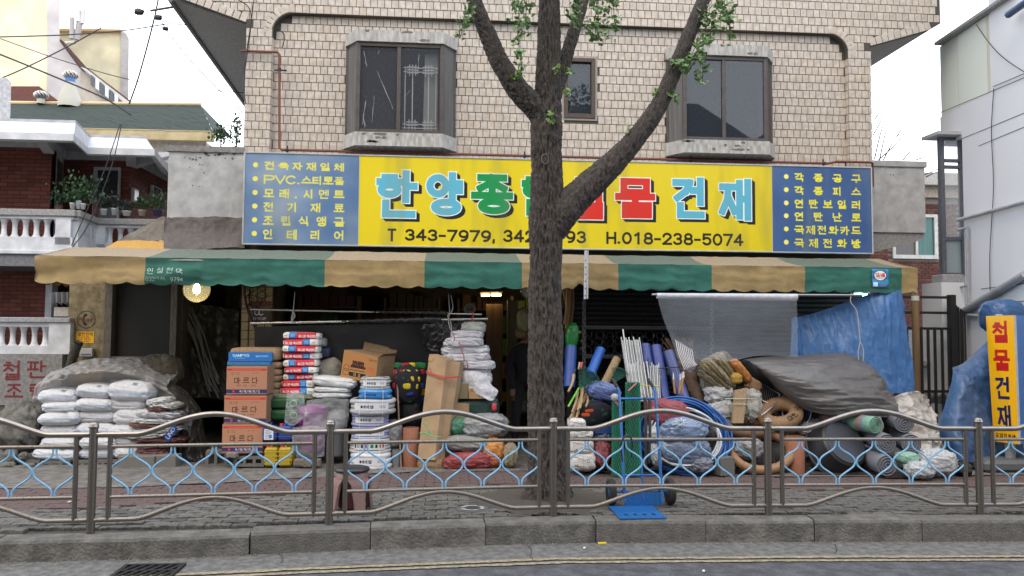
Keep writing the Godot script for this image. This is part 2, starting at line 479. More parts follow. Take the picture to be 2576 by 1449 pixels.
# ---------- things laid out by their rectangle in the view, on a plane of the place
func rc(x0: float,y0: float,x1: float,y1: float,z: float)->Array:
	# centre on the plane, half width, half height
	var a:=pz(x0,(y0+y1)/2,z); var b:=pz(x1,(y0+y1)/2,z)
	var t:=pz((x0+x1)/2,y0,z); var u:=pz((x0+x1)/2,y1,z)
	return [v3((a.x+b.x)/2,(t.y+u.y)/2,z),(b.x - a.x)/2,(t.y - u.y)/2]
func lump(called: String,r: Array,z: float,depth: float,m: Material,label: String,cat: String,group := "",amp:=.06,ep:=.75,eq:=.5,tilt:=.0,freq:=1.5,seed_:=-1.0)->MeshInstance3D:
	# a stuffed thing whose outline is the rectangle r = [x0, y0, x1, y1], its front at z
	var q:=rc(r[0],r[1],r[2],r[3],z)
	var c: Vector3=q[0] - v3(0,0,depth/2)
	org=c - v3(0,q[2],0)
	var st:=nst()
	blob(st,c,v3(q[1],q[2],depth/2),rollb(tilt),ep,eq,amp,freq,seed_ if seed_ >= .0 else rng.randf()*50.0,64,36)
	return single(called,st,m,label,cat,group)
func rod(called: String,a: Vector3,b: Vector3,r: float,m: Material,label: String,cat: String,group := "",sides:=8)->MeshInstance3D:
	org=a if a.y<b.y else b
	var st:=nst()
	tube(st,[a,b],r,sides)
	return single(called,st,m,label,cat,group)
func tex_on_blob(im: Image,rough:=.75)->StandardMaterial3D:
	return printed(im,rough)
func nets(bones: Array,cell: float,blend: float,col: Callable)->ArrayMesh:
	# surface nets over tapered capsules [a, b, ra, rb] joined by a smooth minimum; org is taken off
	var lo:=Vector3.INF
	var hi:=-Vector3.INF
	for b in bones:
		for k in 2:
			var r: float=b[2+k]+blend
			lo=lo.min(b[k] - v3(r,r,r)); hi=hi.max(b[k]+v3(r,r,r))
	var n:=Vector3i(((hi - lo)/cell).ceil())+Vector3i(2,2,2)
	var f:=PackedFloat32Array()
	f.resize(n.x*n.y*n.z)
	f.fill(1.0)
	for b in bones:
		var r: float=maxf(b[2],b[3])+blend*2.0+cell*2.0
		var a0:=Vector3i(((b[0].min(b[1]) - v3(r,r,r) - lo)/cell).floor()).max(Vector3i.ZERO)
		var a1:=Vector3i(((b[0].max(b[1])+v3(r,r,r) - lo)/cell).ceil()).min(n - Vector3i.ONE)
		var d: Vector3=b[1] - b[0]
		var dd:=maxf(d.length_squared(),1e-9)
		for z in range(a0.z,a1.z+1):
			for y in range(a0.y,a1.y+1):
				for x in range(a0.x,a1.x+1):
					var p:=lo+v3(x,y,z)*cell
					var t:=clampf((p - b[0]).dot(d)/dd,.0,1.0)
					var s: float=(p - b[0] - d*t).length() - lerpf(b[2],b[3],t)
					var i:=(z*n.y+y)*n.x+x
					var h:=clampf(.5+.5*(f[i] - s)/blend,.0,1.0)
					f[i]=lerpf(f[i],s,h) - blend*h*(1.0 - h)
	var at:={}
	var st:=SurfaceTool.new()
	st.begin(Mesh.PRIMITIVE_TRIANGLES)
	st.set_smooth_group(0)
	var cnt:=0
	for z in n.z - 1:
		for y in n.y - 1:
			for x in n.x - 1:
				var sum:=Vector3.ZERO
				var m:=0
				var first:=f[(z*n.y+y)*n.x+x]<.0
				var mixed:=false
				for c in 8:
					if (f[((z+(c >> 2))*n.y+y+((c >> 1) & 1))*n.x+x+(c & 1)]<.0) != first: mixed=true; break
				if not mixed: continue
				for e in [[0,1],[2,3],[4,5],[6,7],[0,2],[1,3],[4,6],[5,7],[0,4],[1,5],[2,6],[3,7]]:
					var p:=v3(x+(e[0] & 1),y+((e[0] >> 1) & 1),z+(e[0] >> 2)); var q:=v3(x+(e[1] & 1),y+((e[1] >> 1) & 1),z+(e[1] >> 2))
					var fa:=f[(int(p.z)*n.y+int(p.y))*n.x+int(p.x)]; var fb:=f[(int(q.z)*n.y+int(q.y))*n.x+int(q.x)]
					if (fa<.0) != (fb<.0):
						sum+=p.lerp(q,fa/(fa - fb)); m+=1
				at[Vector3i(x,y,z)]=lo+sum/m*cell
				cnt+=1
	for k: Vector3i in at:
		var i:=(k.z*n.y+k.y)*n.x+k.x
		for ax in 3:
			var u:=Vector3i(0,0,0); u[(ax+1) % 3]=1
			var w:=Vector3i(0,0,0); w[(ax+2) % 3]=1
			var step: int=[1,n.x,n.x*n.y][ax]
			if i+step >= f.size(): continue
			if (f[i]<.0)==(f[i+step]<.0): continue
			if not (at.has(k - u) and at.has(k - w) and at.has(k - u - w)): continue
			var q:=[at[k],at[k - u],at[k - u - w],at[k - w]]
			if f[i]<.0: q=[q[3],q[2],q[1],q[0]]
			for e in [0,1,2,0,2,3]:
				st.set_color(col.call(q[e]))
				st.add_vertex(q[e] - org)
	st.generate_normals()
	st.index()
	return st.commit()

# ---------- the street
const KERB := [[-9.0, 5.3], [-5.2, 5.15], [-3.56, 5.1], [-2.24, 5.06], [-0.97, 4.925], [1.0, 4.785], [3.0, 4.855], [5.35, 4.97], [9.5, 5.15], [14.0, 5.4]]
func kerb_z(x: float)->float:
	for i in KERB.size() - 1:
		if x <= KERB[i+1][0]:
			return lerpf(KERB[i][1],KERB[i+1][1],(x - KERB[i][0])/(KERB[i+1][0] - KERB[i][0]))
	return KERB[-1][1]
func strip(st: SurfaceTool,x0: float,x1: float,off0: Callable,off1: Callable,y: float,n:=40)->void:
	for i in n:
		var a:=lerpf(x0,x1,float(i)/n); var b:=lerpf(x0,x1,float(i+1)/n)
		quad(st,v3(a,y,off0.call(a)),v3(b,y,off0.call(b)),v3(b,y,off1.call(b)),v3(a,y,off1.call(a)))
func build_street()->void:
	org=Vector3.ZERO
	var st:=nst()
	quad(st,v3(-150,-.42,-150),v3(150,-.42,-150),v3(150,-.42,150),v3(-150,-.42,150))
	struct("ground",st,mat(.16,.15,.13,.95,"mottle",.3))
	# asphalt
	st=nst()
	strip(st,-9,14,func(x): return kerb_z(x) - .05,func(_x): return 11.0,-.204)
	struct("road",st,mat(.082,.082,.09,.9,"grime",.5,"n_fine",.9))
	# concrete gutter beside the kerb
	st=nst()
	strip(st,-9,14,func(x): return kerb_z(x) - .04,func(x): return kerb_z(x)+.44+.012*sin(x*2.3),-.2)
	struct("gutter",st,mat(.15,.143,.135,.9,"grime",1.1,"n_fine",.8))
	st=nst()
	strip(st,-9,14,func(_x): return 11.0,func(_x): return 16.0,-.05)
	struct("pavement_across_the_road",st,mat(.2,.19,.18,.9,"mottle",.7))
	# double yellow line with worn paint
	for k in 2:
		st=nst()
		var z0: float=[.455,.565][k]
		var w: float=[.07,.06][k]
		var x:=-9.0
		while x<14.0:
			var x2:=x+.05
			var wa:=w*(.9+.35*fn.get_noise_1d(x*130.0+k*99.0)); var wb:=w*(.9+.35*fn.get_noise_1d(x2*130.0+k*99.0))
			if fn.get_noise_1d(x*47.0+k*333.0)<.85:
				quad(st,v3(x,-.196,kerb_z(x)+z0),v3(x2,-.196,kerb_z(x2)+z0),v3(x2,-.196,kerb_z(x2)+z0+wb),v3(x,-.196,kerb_z(x)+z0+wa))
			x=x2
		struct("yellow_line",st,mat(.3,.25,.16,.85,"grime",2.0))
	# kerb stones
	org=Vector3.ZERO
	var kerb:=Node3D.new()
	kerb.name = "kerb"
	add_child(kerb)
	kerb.set_meta("kind","structure")
	var stone:=[]
	for v in 3:
		var s:=nst()
		var prof:=[v2(0,-.4),v2(.004,-.03),v2(-.008,-.008),v2(-.03,.0),v2(-.2,.0),v2(-.2,-.4)]
		var n:=14
		s.set_smooth_group(-1)
		for i in n:
			for j in prof.size() - 1:
				var q:=func(ii: int,jj: int)->Vector3:
					var xx: float=lerpf(-.498,.498,float(ii)/n)
					var wob:=.004*fn.get_noise_3d(xx*90.0,jj*40.0,v*77.0)
					var e:=.0022 if ii==0 or ii==n else .0
					return v3(xx,prof[jj].y+wob - e,prof[jj].x+wob - e*.5)
				quad(s,q.call(i,j),q.call(i,j+1),q.call(i+1,j+1),q.call(i+1,j))
		stone.append(finish(s))
	var km:=[mat(.15,.142,.13,.9,"grime",.5,"n_fine",.6),mat(.14,.132,.122,.9,"mottle",.6,"n_fine",.6),mat(.16,.151,.138,.9,"grime",.4,"n_fine",.6)]
	for i in 22:
		var x:=-8.12+i*1.0
		var dz:=kerb_z(x+.5) - kerb_z(x - .5)
		var b:=Basis(Vector3.UP,-atan2(dz,1.0))
		put("kerbstone",stone[i % 3],km[(i*7) % 3],kerb,Transform3D(b,v3(x,rng.randf_range(-.004,.003) - .022*clampf((.5 - x)/3.0,.0,1.0),kerb_z(x))))
	# pavement: bedding, concrete apron, red band, grey interlocking pavers
	st=nst()
	strip(st,-9,14,func(_x): return -20.0,func(x): return kerb_z(x) - .1,-.03)
	struct("pavement_bedding",st,mat(.1,.095,.085,.95,"speck",1.2,"n_fine",.8))
	var red_a:=func(x: float)->float: return 2.62 - .1*(x - 4.2) if x<.4 else 2.55
	var apron_edge:=func(x: float)->float: return clampf(2.3 - .27*(x+.6),2.22,3.05) if x<1.0 else lerpf(2.22,2.78,clampf((x - 1.0)/3.0,.0,1.0))
	var red_edge:=func(x: float)->float: return apron_edge.call(x)+(.85 - .04*x)
	st=nst()
	grid(st,90,40,func(u: float,v: float)->Vector3:
		var x:=lerpf(-9.0,14.0,u)
		var z: float=lerpf(-4.0,apron_edge.call(x),v)
		return v3(x,.006+.012*fn.get_noise_2d(x*60.0,z*60.0),z))
	struct("concrete_apron",st,mat(.165,.15,.135,.92,"grime",.6,"n_fine",.6))
	var pave:=Node3D.new()
	pave.name = "pavement"
	add_child(pave)
	pave.set_meta("kind","structure")
	var mstuff:=nst()
	var rx:=-7.0
	var row:=0
	# red pavers, each a low slab, joined since they are too small to pick apart
	var z:=2.0
	while z<4.4:
		rx=-7.0+(.1 if row % 2 else .0)
		while rx<10.0:
			var a: float=apron_edge.call(rx+.1); var b: float=red_edge.call(rx+.1)
			if z>a - .06 and z+.1<b+.05:
				var h:=rng.randf_range(-.003,.003)
				pbox(mstuff,rx+.003,-.05,z+.003,rx+.197,h,z+.097,.004)
			rx+=.2
		z+=.1
		row+=1
	var rp:=part("red_paver",mstuff,mat(.115,.075,.068,.92,"mottle",1.7,"n_fine",.5),pave)
	rp.set_meta("kind","stuff")
	# grey zigzag pavers
	var poly:=PackedVector2Array()
	for q in [[-.11,-.05],[-.055,-.05],[-.035,-.066],[.035,-.066],[.055,-.05],[.11,-.05],[.11,.05],[.055,.05],[.035,.034],[-.035,.034],[-.055,.05],[-.11,.05]]:
		poly.append(v2(q[0]*.975,q[1]*.96))
	var pm:=[]
	var top_xf:=Transform3D(Basis(v3(1,0,0),v3(0,0,1),v3(0,-1,0)),Vector3.ZERO)
	for v in 1:
		org=Vector3.ZERO
		var s:=nst()
		var small:=PackedVector2Array()
		for q in poly: small.append(q*.95)
		var idx:=Geometry2D.triangulate_polygon(small)
		for i in range(0,idx.size(),3):
			tri(s,v3(small[idx[i]].x,0,small[idx[i]].y),v3(small[idx[i+1]].x,0,small[idx[i+1]].y),v3(small[idx[i+2]].x,0,small[idx[i+2]].y))
		for i in poly.size():
			var j:=(i+1) % poly.size()
			quad(s,v3(small[i].x,0,small[i].y),v3(small[j].x,0,small[j].y),v3(poly[j].x,-.006,poly[j].y),v3(poly[i].x,-.006,poly[i].y))
			quad(s,v3(poly[i].x,-.006,poly[i].y),v3(poly[j].x,-.006,poly[j].y),v3(poly[j].x,-.05,poly[j].y),v3(poly[i].x,-.05,poly[i].y))
		pm.append(finish(s))
	var tones:=[mat(.128,.118,.106,.92,"grime",2.0,"n_fine",.5),mat(.142,.131,.117,.92,"grime",1.8,"n_fine",.5),mat(.11,.102,.093,.92,"speck",2.3,"n_fine",.5),mat(.15,.142,.13,.92,"mottle",1.5,"n_fine",.5)]
	var spots:=[]
	z=2.6
	row=0
	while z<5.2:
		var x:=-6.5+(.11 if row % 2 else .0)
		while x<10.0:
			if z>red_edge.call(x)+.05 and z<kerb_z(x) - .255 and v2(x - 1.06,z - 3.85).length()>.42:
				spots.append(v3(x,0,z))
			x+=.222
		z+=.102
		row+=1
	var eye:=cam_xf.origin
	spots.sort_custom(func(a: Vector3,b: Vector3): return a.distance_squared_to(eye)<b.distance_squared_to(eye))
	var kept:=0
	var far_st:=nst()
	for q in spots:
		var tilt:=Basis(v3(1,0,0),rng.randf_range(-.03,.03))*Basis(v3(0,0,1),rng.randf_range(-.02,.02))
		var at: Vector3=q+v3(0,.012*fn.get_noise_2d(q.x*90.0,q.z*90.0)+rng.randf_range(-.002,.002),0)
		var tone: int=[0,0,1,1,2,3][rng.randi() % 6]
		var w:=(cam_xf.affine_inverse()*at)
		var seen:=absf(w.x/-w.z)<.66
		if seen and kept<300:
			put("paver",pm[0],tones[tone],pave,Transform3D(tilt,at))
			kept+=1
		else:
			far_st.append_from(pm[0],0,Transform3D(tilt,at))
	var o:=MeshInstance3D.new()
	o.mesh=far_st.commit()
	o.material_override=tones[0]
	o.name = "paver_field"
	o.set_meta("kind","stuff")
	pave.add_child(o,true)
	# bare soil round the tree and grit swept along the kerb
	org=v3(1.06,0,3.85)
	st=nst()
	grid(st,40,8,func(u: float,v: float)->Vector3:
		var an:=u*TAU
		var rr:=v*(.62+.16*fn.get_noise_2d(cos(an)*30.0,sin(an)*30.0))
		return v3(1.06+cos(an)*rr*1.25,.022*(1.0 - v*v)+.004+.02*fn.get_noise_2d(cos(an)*rr*200.0,sin(an)*rr*200.0),3.9+sin(an)*rr))
	struct("tree_pit",st,mat(.105,.088,.07,.98,"speck",1.5,"n_fine",1.0))
	org=Vector3.ZERO
	st=nst()
	for k in 900:
		var x:=rng.randf_range(-4.5,7.0)
		var p:=v3(x,.004,kerb_z(x) - .21 - absf(rng.randfn(0,.06))) if k % 2 else v3(x,-.196,kerb_z(x)+.01+absf(rng.randfn(0,.05)))
		var q:=rng.randf_range(.003,.009)
		tri(st,p+v3(-q,0,q*.6),p+v3(0,q,0),p+v3(q,0,q*.6))
		tri(st,p+v3(q,0,q*.6),p+v3(0,q,0),p+v3(0,0,-q))
		tri(st,p+v3(0,0,-q),p+v3(0,q,0),p+v3(-q,0,q*.6))
	var grit:=struct("grit",st,mat(.2,.18,.15,.95,""))
	grit.set_meta("kind","stuff")
	grit.set_meta("label","loose grit along both sides of the kerb")
	grit.set_meta("category","grit")
	# cracks in gutter and asphalt
	for q in [[[1328,1372],[1338,1385],[1334,1398],[1340,1408]],[[700,1392],[712,1402],[708,1415]],[[2100,1368],[2106,1380],[2100,1392]],[[1500,1428],[1640,1436],[1720,1432],[1860,1442]],[[2200,1425],[2330,1431],[2450,1427]]]:
		st=nst()
		org=py_(q[0][0],q[0][1],-.197)
		for i in q.size() - 1:
			var p0:=py_(q[i][0],q[i][1],-.1955); var p1:=py_(q[i+1][0],q[i+1][1],-.1955)
			for j in 8:
				var m0:=p0.lerp(p1,j/8.0)+v3(.012*fn.get_noise_1d(j*300.0+i*77.0),0,.02*fn.get_noise_1d(j*500.0+i)); var m1:=p0.lerp(p1,(j+1)/8.0)+v3(.012*fn.get_noise_1d((j+1)*300.0+i*77.0),0,.02*fn.get_noise_1d((j+1)*500.0+i))
				var sd:=(m1 - m0).cross(Vector3.UP).normalized()*.003
				quad(st,m0 - sd,m1 - sd,m1+sd,m0+sd)
		struct("road_crack",st,mat(.03,.03,.03,.95,""))
	# iron drain grating in the gutter
	org=py_(372,1440,-.2)
	var g:=thing("drain_grating","black cast iron drain grating let into the gutter","drain",org)
	st=nst()
	var c:=org
	for sx in [-1,1]: box(st,c+v3(sx*.22,.004,0),v3(.03,.03,.36))
	for sz in [-1,0,1]: box(st,c+v3(0,.004,sz*.165),v3(.41,.029,.026))
	part("grate_frame",st,mat(.03,.03,.03,.55,"speck",2.0,"n_fine",.5,.4),g)
	for half in 2:
		for i in 6:
			st=nst()
			box(st,c+v3(-.175+i*.07,.003,-.083+half*.165),v3(.026,.026,.15),yaw(-22.0 if half==0 else -22.0))
			part("bar",st,mat(.03,.03,.03,.55,"speck",2.0,"n_fine",.5,.4),g)
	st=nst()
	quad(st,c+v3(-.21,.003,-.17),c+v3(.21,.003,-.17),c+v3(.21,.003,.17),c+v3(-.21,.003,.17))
	part("pit_shade",st,mat(.006,.006,.006,.9,""),g)  # flat black sheet level with the gutter, the shade of the hole painted
	# litter
	org=py_(1515,1366,-.19)
	st=nst()
	box(st,org,v3(.075,.012,.02),yaw(4))
	single("candy_wrapper",st,mat(.75,.6,.03,.5,""),"small yellow wrapper lying in the gutter by the kerb","litter")
	for q in [[1470,1378,-.19,"by the yellow wrapper"],[175,1262,.012,"on pavers behind the fence"],[1770,1436,-.19,"on the asphalt"]]:
		org=py_(q[0],q[1],q[2])
		st=nst()
		box(st,org,v3(.035,.008,.018),yaw(rng.randf()*90))
		single("paper_scrap",st,mat(.6,.58,.55,.8,""),"tiny white paper scrap lying " + q[3],"litter")
	# round valve cover with a ring of white paint
	org=py_(1188,1281,.0)
	g=thing("valve_cover","round dark valve cover ringed with worn white paint in pavers","cover",org)
	st=nst()
	lathe(st,[v2(.0,.012),v2(.062,.012),v2(.066,.002)],org,Basis(),24,false)
	part("lid",st,mat(.06,.055,.05,.7,"speck",2.0),g)
	st=nst()
	for i in 30:
		if i % 11 in [3,4]: continue
		var a0:=TAU*i/30.0; var a1:=TAU*(i+1)/30.0
		var r1:=.115+.02*fn.get_noise_1d(i*300.0); var r2:=.115+.02*fn.get_noise_1d((i+1)*300.0)
		quad(st,org+v3(cos(a0)*.08,.0145,sin(a0)*.08),org+v3(cos(a1)*.08,.0145,sin(a1)*.08),org+v3(cos(a1)*r2,.0145,sin(a1)*r2),org+v3(cos(a0)*r1,.0145,sin(a0)*r1))
	part("paint_ring",st,mat(.5,.5,.5,.9,"speck",2.0),g)
	st=nst()
	lathe(st,[v2(.16,-.02),v2(.15,.011),v2(.0,.012)],org+v3(0,-.003,0),Basis(),20,false)
	part("mortar",st,mat(.16,.15,.14,.95,"speck",1.5),g)

const POSTS := [[-6.9, 5.06], [-4.93, 4.98], [-2.957, 4.9], [-0.997, 4.76], [1.017, 4.6], [3.043, 4.65], [5.088, 4.72], [7.15, 4.8], [9.2, 4.9]]
func build_fence()->void:
	var base:=v3(1.017,0,4.6)
	var f:=thing("guard_fence","brushed steel pedestrian guard fence with blue curved bars along the kerb","fence",base)
	var steel:=mat(.34,.31,.285,.36,"soft",2.2,"",.0,.95)
	var dull:=mat(.15,.135,.12,.42,"worn",3.0,"",.0,.75)
	var rail_m:=mat(.24,.215,.19,.45,"worn",2.0,"",.0,.75)
	var blue:=mat(.2,.42,.64,.45,"worn",3.5)
	var y0:=[0,0,0,0,0,0,0]
	for i in POSTS.size():
		var p:=v3(POSTS[i][0],0,POSTS[i][1])
		var st:=nst()
		lathe(st,[v2(.034,-.02),v2(.034,.855)],p,Basis(),20)
		var post:=part("post",st,dull,f)
		st=nst()
		lathe(st,[v2(.036,.855),v2(.041,.858),v2(.041,.878),v2(.036,.881),v2(.038,.884),v2(.036,.893),v2(.022,.902),v2(.0,.906)],p,Basis(),20)
		part("cap",st,steel,post)
	for i in POSTS.size() - 1:
		var a:=v3(POSTS[i][0],0,POSTS[i][1])
		var b:=v3(POSTS[i+1][0],0,POSTS[i+1][1])
		var l:=a.distance_to(b)
		var d:=(b - a)/l
		var pan:=Node3D.new()
		pan.name = "panel"
		f.add_child(pan,true)
		var at:=func(t: float,y: float)->Vector3: return a+d*t+v3(0,y,0)
		var hump:=func(t: float,low: float,rise: float)->float:
			var u:=clampf((t - .36)/(l - .72),.0,1.0)
			var s:=sin(u*PI)
			return low+rise*pow(s,1.35)
		var top:=[]
		var bot:=[]
		for k in 49:
			var t:=lerpf(.03,l - .03,k/48.0)
			top.append(at.call(t,hump.call(t,.8,.165)))
			bot.append(at.call(t,hump.call(t,.085,.165)))
		var st:=nst()
		tube(st,top,.024,14)
		part("top_rail",st,steel,pan)
		st=nst()
		tube(st,bot,.02,12)
		part("bottom_rail",st,rail_m,pan)
		for s: float in [.135,l - .135]:
			st=nst()
			tube(st,[at.call(s,.085),at.call(s,.79)],.021,12)
			part("upright",st,dull,pan)
		for h: float in [.7,.275]:
			st=nst()
			tube(st,[at.call(.14,h),at.call(l - .14,h)],.0155,10)
			part("cross_rail",st,rail_m,pan)
		var w:=(l - .27)/5.0
		for k in 5:
			var cx:=.135+w*(k+.5)
			for s: float in [-1.0,1.0]:
				st=nst()
				var pts:=[]
				for q in [[.695,.014],[.66,.014],[.625,.022],[.595,.055],[.565,.105],[.53,.15],[.495,.168],[.455,.158],[.42,.12],[.385,.068],[.35,.026],[.318,.014],[.28,.014]]:
					pts.append(at.call(cx+s*q[1]*(w/.348),q[0]+.0))
				tube(st,spline(pts,30),.0086,8)
				part("curved_bar",st,blue,pan)

# ---------- the shop
const TW := 0.105
const TH := 0.127
func tile_mesh(w: float,h: float)->ArrayMesh:
	org=Vector3.ZERO
	var st:=nst()
	var a:=v3(w/2,h/2,0)
	var i:=v3(w/2 - .004,h/2 - .004,.008)
	var o:=[]
	var p:=[]
	for s in [[-1,1],[1,1],[1,-1],[-1,-1]]:
		o.append(v3(a.x*s[0],a.y*s[1],.0))
		p.append(v3(i.x*s[0],i.y*s[1],i.z))
	quad(st,p[0],p[1],p[2],p[3])
	for k in 4: quad(st,o[k],o[(k+1) % 4],p[(k+1) % 4],p[k])
	return finish(st)
func holed_wall(st: SurfaceTool,x0: float,x1: float,y0: float,y1: float,z0: float,z1: float,holes: Array)->void:
	# boxes between the cuts of the holes: [x0, y0, x1, y1]
	var xs:=[x0,x1]
	var ys:=[y0,y1]
	for h in holes:
		xs.append(h[0]); xs.append(h[2]); ys.append(h[1]); ys.append(h[3])
	xs.sort(); ys.sort()
	for i in xs.size() - 1:
		for j in ys.size() - 1:
			if xs[i+1] - xs[i]<.001 or ys[j+1] - ys[j]<.001: continue
			var c:=v2((xs[i]+xs[i+1])/2,(ys[j]+ys[j+1])/2)
			var inside:=false
			for h in holes: inside=inside or (c.x>h[0] and c.x<h[2] and c.y>h[1] and c.y<h[3])
			if not inside: pbox(st,xs[i],ys[j],z0,xs[i+1],ys[j+1],z1)
func bay_window(house: Node3D,x0: float,x1: float,ytop: float,ybot: float,glass: Material,kind: int)->void:
	# lintel and sill slabs of plaster, a frame of three faces, four panes; x0..x1 over the slabs, ytop/ybot over them too
	var plaster:=mat(.56,.54,.51,.9,"streak",1.2,"n_fine",.5)
	var alu:=mat(.1,.085,.075,.5,"soft",2.0,"",.0,.3)
	var w:=Node3D.new()
	w.name = "bay_window"
	house.add_child(w,true)
	var outline:=func(g: float,z1: float)->PackedVector2Array:
		return PackedVector2Array([v2(x0 - g,-.0),v2(x0 - g,.07+g),v2(x0+.2 - g*.5,z1+g),v2(x1 - .2+g*.5,z1+g),v2(x1+g,.07+g),v2(x1+g,.0)])
	var st:=nst()
	plan_prism(st,outline.call(.0,.34),ytop - .17,ytop)
	part("lintel",st,plaster,w)
	st=nst()
	plan_prism(st,outline.call(.01,.36),ybot,ybot+.2)
	part("sill",st,plaster,w)
	# flakes of bare cement where the paint came off
	for k in 12:
		st=nst()
		var bx:=rng.randf_range(x0+.22,x1 - .24)
		var low:=k<8
		var by: float=(ybot+[.17,.06,.12][k % 3]) if low else ytop - [.02,.13][k % 2]
		var pr:=PackedVector2Array()
		var wd:=rng.randf_range(.02,.06) if k % 4 else .11
		for a in 12:
			var f:=rng.randf_range(.55,1.25)
			pr.append(v2(bx+cos(TAU*a/12)*wd*f,by+sin(TAU*a/12)*f*.022))
		prism(st,pr,Transform3D(Basis(),v3(0,0,.372 if low else .342)),.003)
		part("bare_patch",st,mat(.24,.22,.2,.95,"speck",2.0),w)
	var yb:=ybot+.2
	var yt:=ytop - .17
	var in0:=x0+.22
	var in1:=x1 - .22
	var mid:=(in0+in1)/2 - .02
	st=nst()
	for x in [in0,in1]: pbox(st,x - .03,yb,.24,x+.03,yt,.31,.004)
	pbox(st,in0+.03,yt - .06,.245,in1 - .03,yt,.305,.004)
	pbox(st,in0+.03,yb,.245,in1 - .03,yb+.06,.305,.004)
	pbox(st,mid - .028,yb+.06,.25,mid+.028,yt - .06,.3,.004)
	for s in [-1,1]: pbox(st,(x0 if s<0 else x1) - .02+.03*-s,yb,.0,(x0 if s<0 else x1)+.02+.03*-s,yt,.06,.004)
	part("frame",st,alu,w)
	var zz:=[.27,.285]
	var b:=[in0+.03,mid - .028,mid+.028,in1 - .03]
	for k in 2:
		st=nst()
		var z: float=zz[k]
		quad(st,v3(b[2*k],yt - .06,z),v3(b[2*k+1],yt - .06,z),v3(b[2*k+1],yb+.06,z),v3(b[2*k],yb+.06,z))
		part("pane",st,glass,w)
	# the angled cheeks: boarded, with grain
	for s in [-1,1]:
		st=nst()
		var ex:=x0+.04 if s<0 else x1 - .04
		var ix:=in0 - .03 if s<0 else in1+.03
		quad(st,v3(ex,yt,.05),v3(ix,yt,.27),v3(ix,yb,.27),v3(ex,yb,.05))
		quad(st,v3(ex,yt,.03),v3(ix,yt,.25),v3(ix,yb,.25),v3(ex,yb,.03))
		part("cheek",st,streaked(.17,.165,.16,.75,2.0,.35) if kind==0 or s<0 else alu,w)
	if kind==0:
		# a white lattice screen behind the second pane and tape residue on the glass
		st=nst()
		var lx0: float=b[2]+.03; var lx1: float=b[3] - .03
		var ly0:=yb+.09; var ly1:=yt - .32
		for x in [lx0+.03,lx0+.14,lx1 - .14,lx1 - .03]: box(st,v3(x,(ly0+ly1)/2,.2),v3(.014,ly1 - ly0,.012))
		for y in [ly0+.02,ly0+.08,ly1 - .08,ly1 - .02]: box(st,v3((lx0+lx1)/2,y,.212),v3(lx1 - lx0,.012,.012))
		for cx in [lx0+.14,lx1 - .14]:
			for cy in [ly0+.06,ly1 - .06]:
				for k in 3:
					box(st,v3(cx+(k - 1)*.045,cy,.225),v3(.012,.17,.01))
					box(st,v3(cx,cy+(k - 1)*.045,.236),v3(.17,.012,.01))
		part("lattice_screen",st,mat(.62,.62,.6,.7,""),w)
		st=nst()
		sheet(st,[[v3(lx1 - .2,yt - .1,.14),v3(lx1,yt - .1,.15)],[v3(lx1 - .22,yb,.14),v3(lx1,yb,.15)]],16,10,.02,2.0,3.0)
		part("curtain",st,mat(.3,.31,.29,.9,""),w)
		for q in [[.06,.95,.1,.75,.016],[.22,.72,.42,.25,.018],[.2,.42,.17,.08,.014],[.1,.35,.06,.05,.02],[.72,.94,.71,.7,.014],[.63,.5,.56,.4,.012],[.24,.96,.23,.9,.012],[.07,.2,.09,.02,.02]]:
			st=nst()
			var p0:=v3(lerpf(in0,in1,q[0]),lerpf(yb+.06,yt - .06,q[1]),.2895)
			var p1:=v3(lerpf(in0,in1,q[2]),lerpf(yb+.06,yt - .06,q[3]),.2895)
			var n: Vector3=(p1 - p0).cross(Vector3.BACK).normalized()
			var last_a:=p0
			var last_b:=p0
			for k in range(1,9):
				var t:=k/8.0
				var m:=p0.lerp(p1,t)+n*rng.randf_range(-.006,.006)
				var hw: float=q[4]*.7*(.2+.8*absf(sin(t*5.0+q[0]*9.0)))*.5
				quad(st,last_a,last_b,m+n*hw,m - n*hw)
				last_a=m - n*hw
				last_b=m+n*hw
			part("tape_residue",st,clear_film(.5,.5,.49,.45,.6),w)
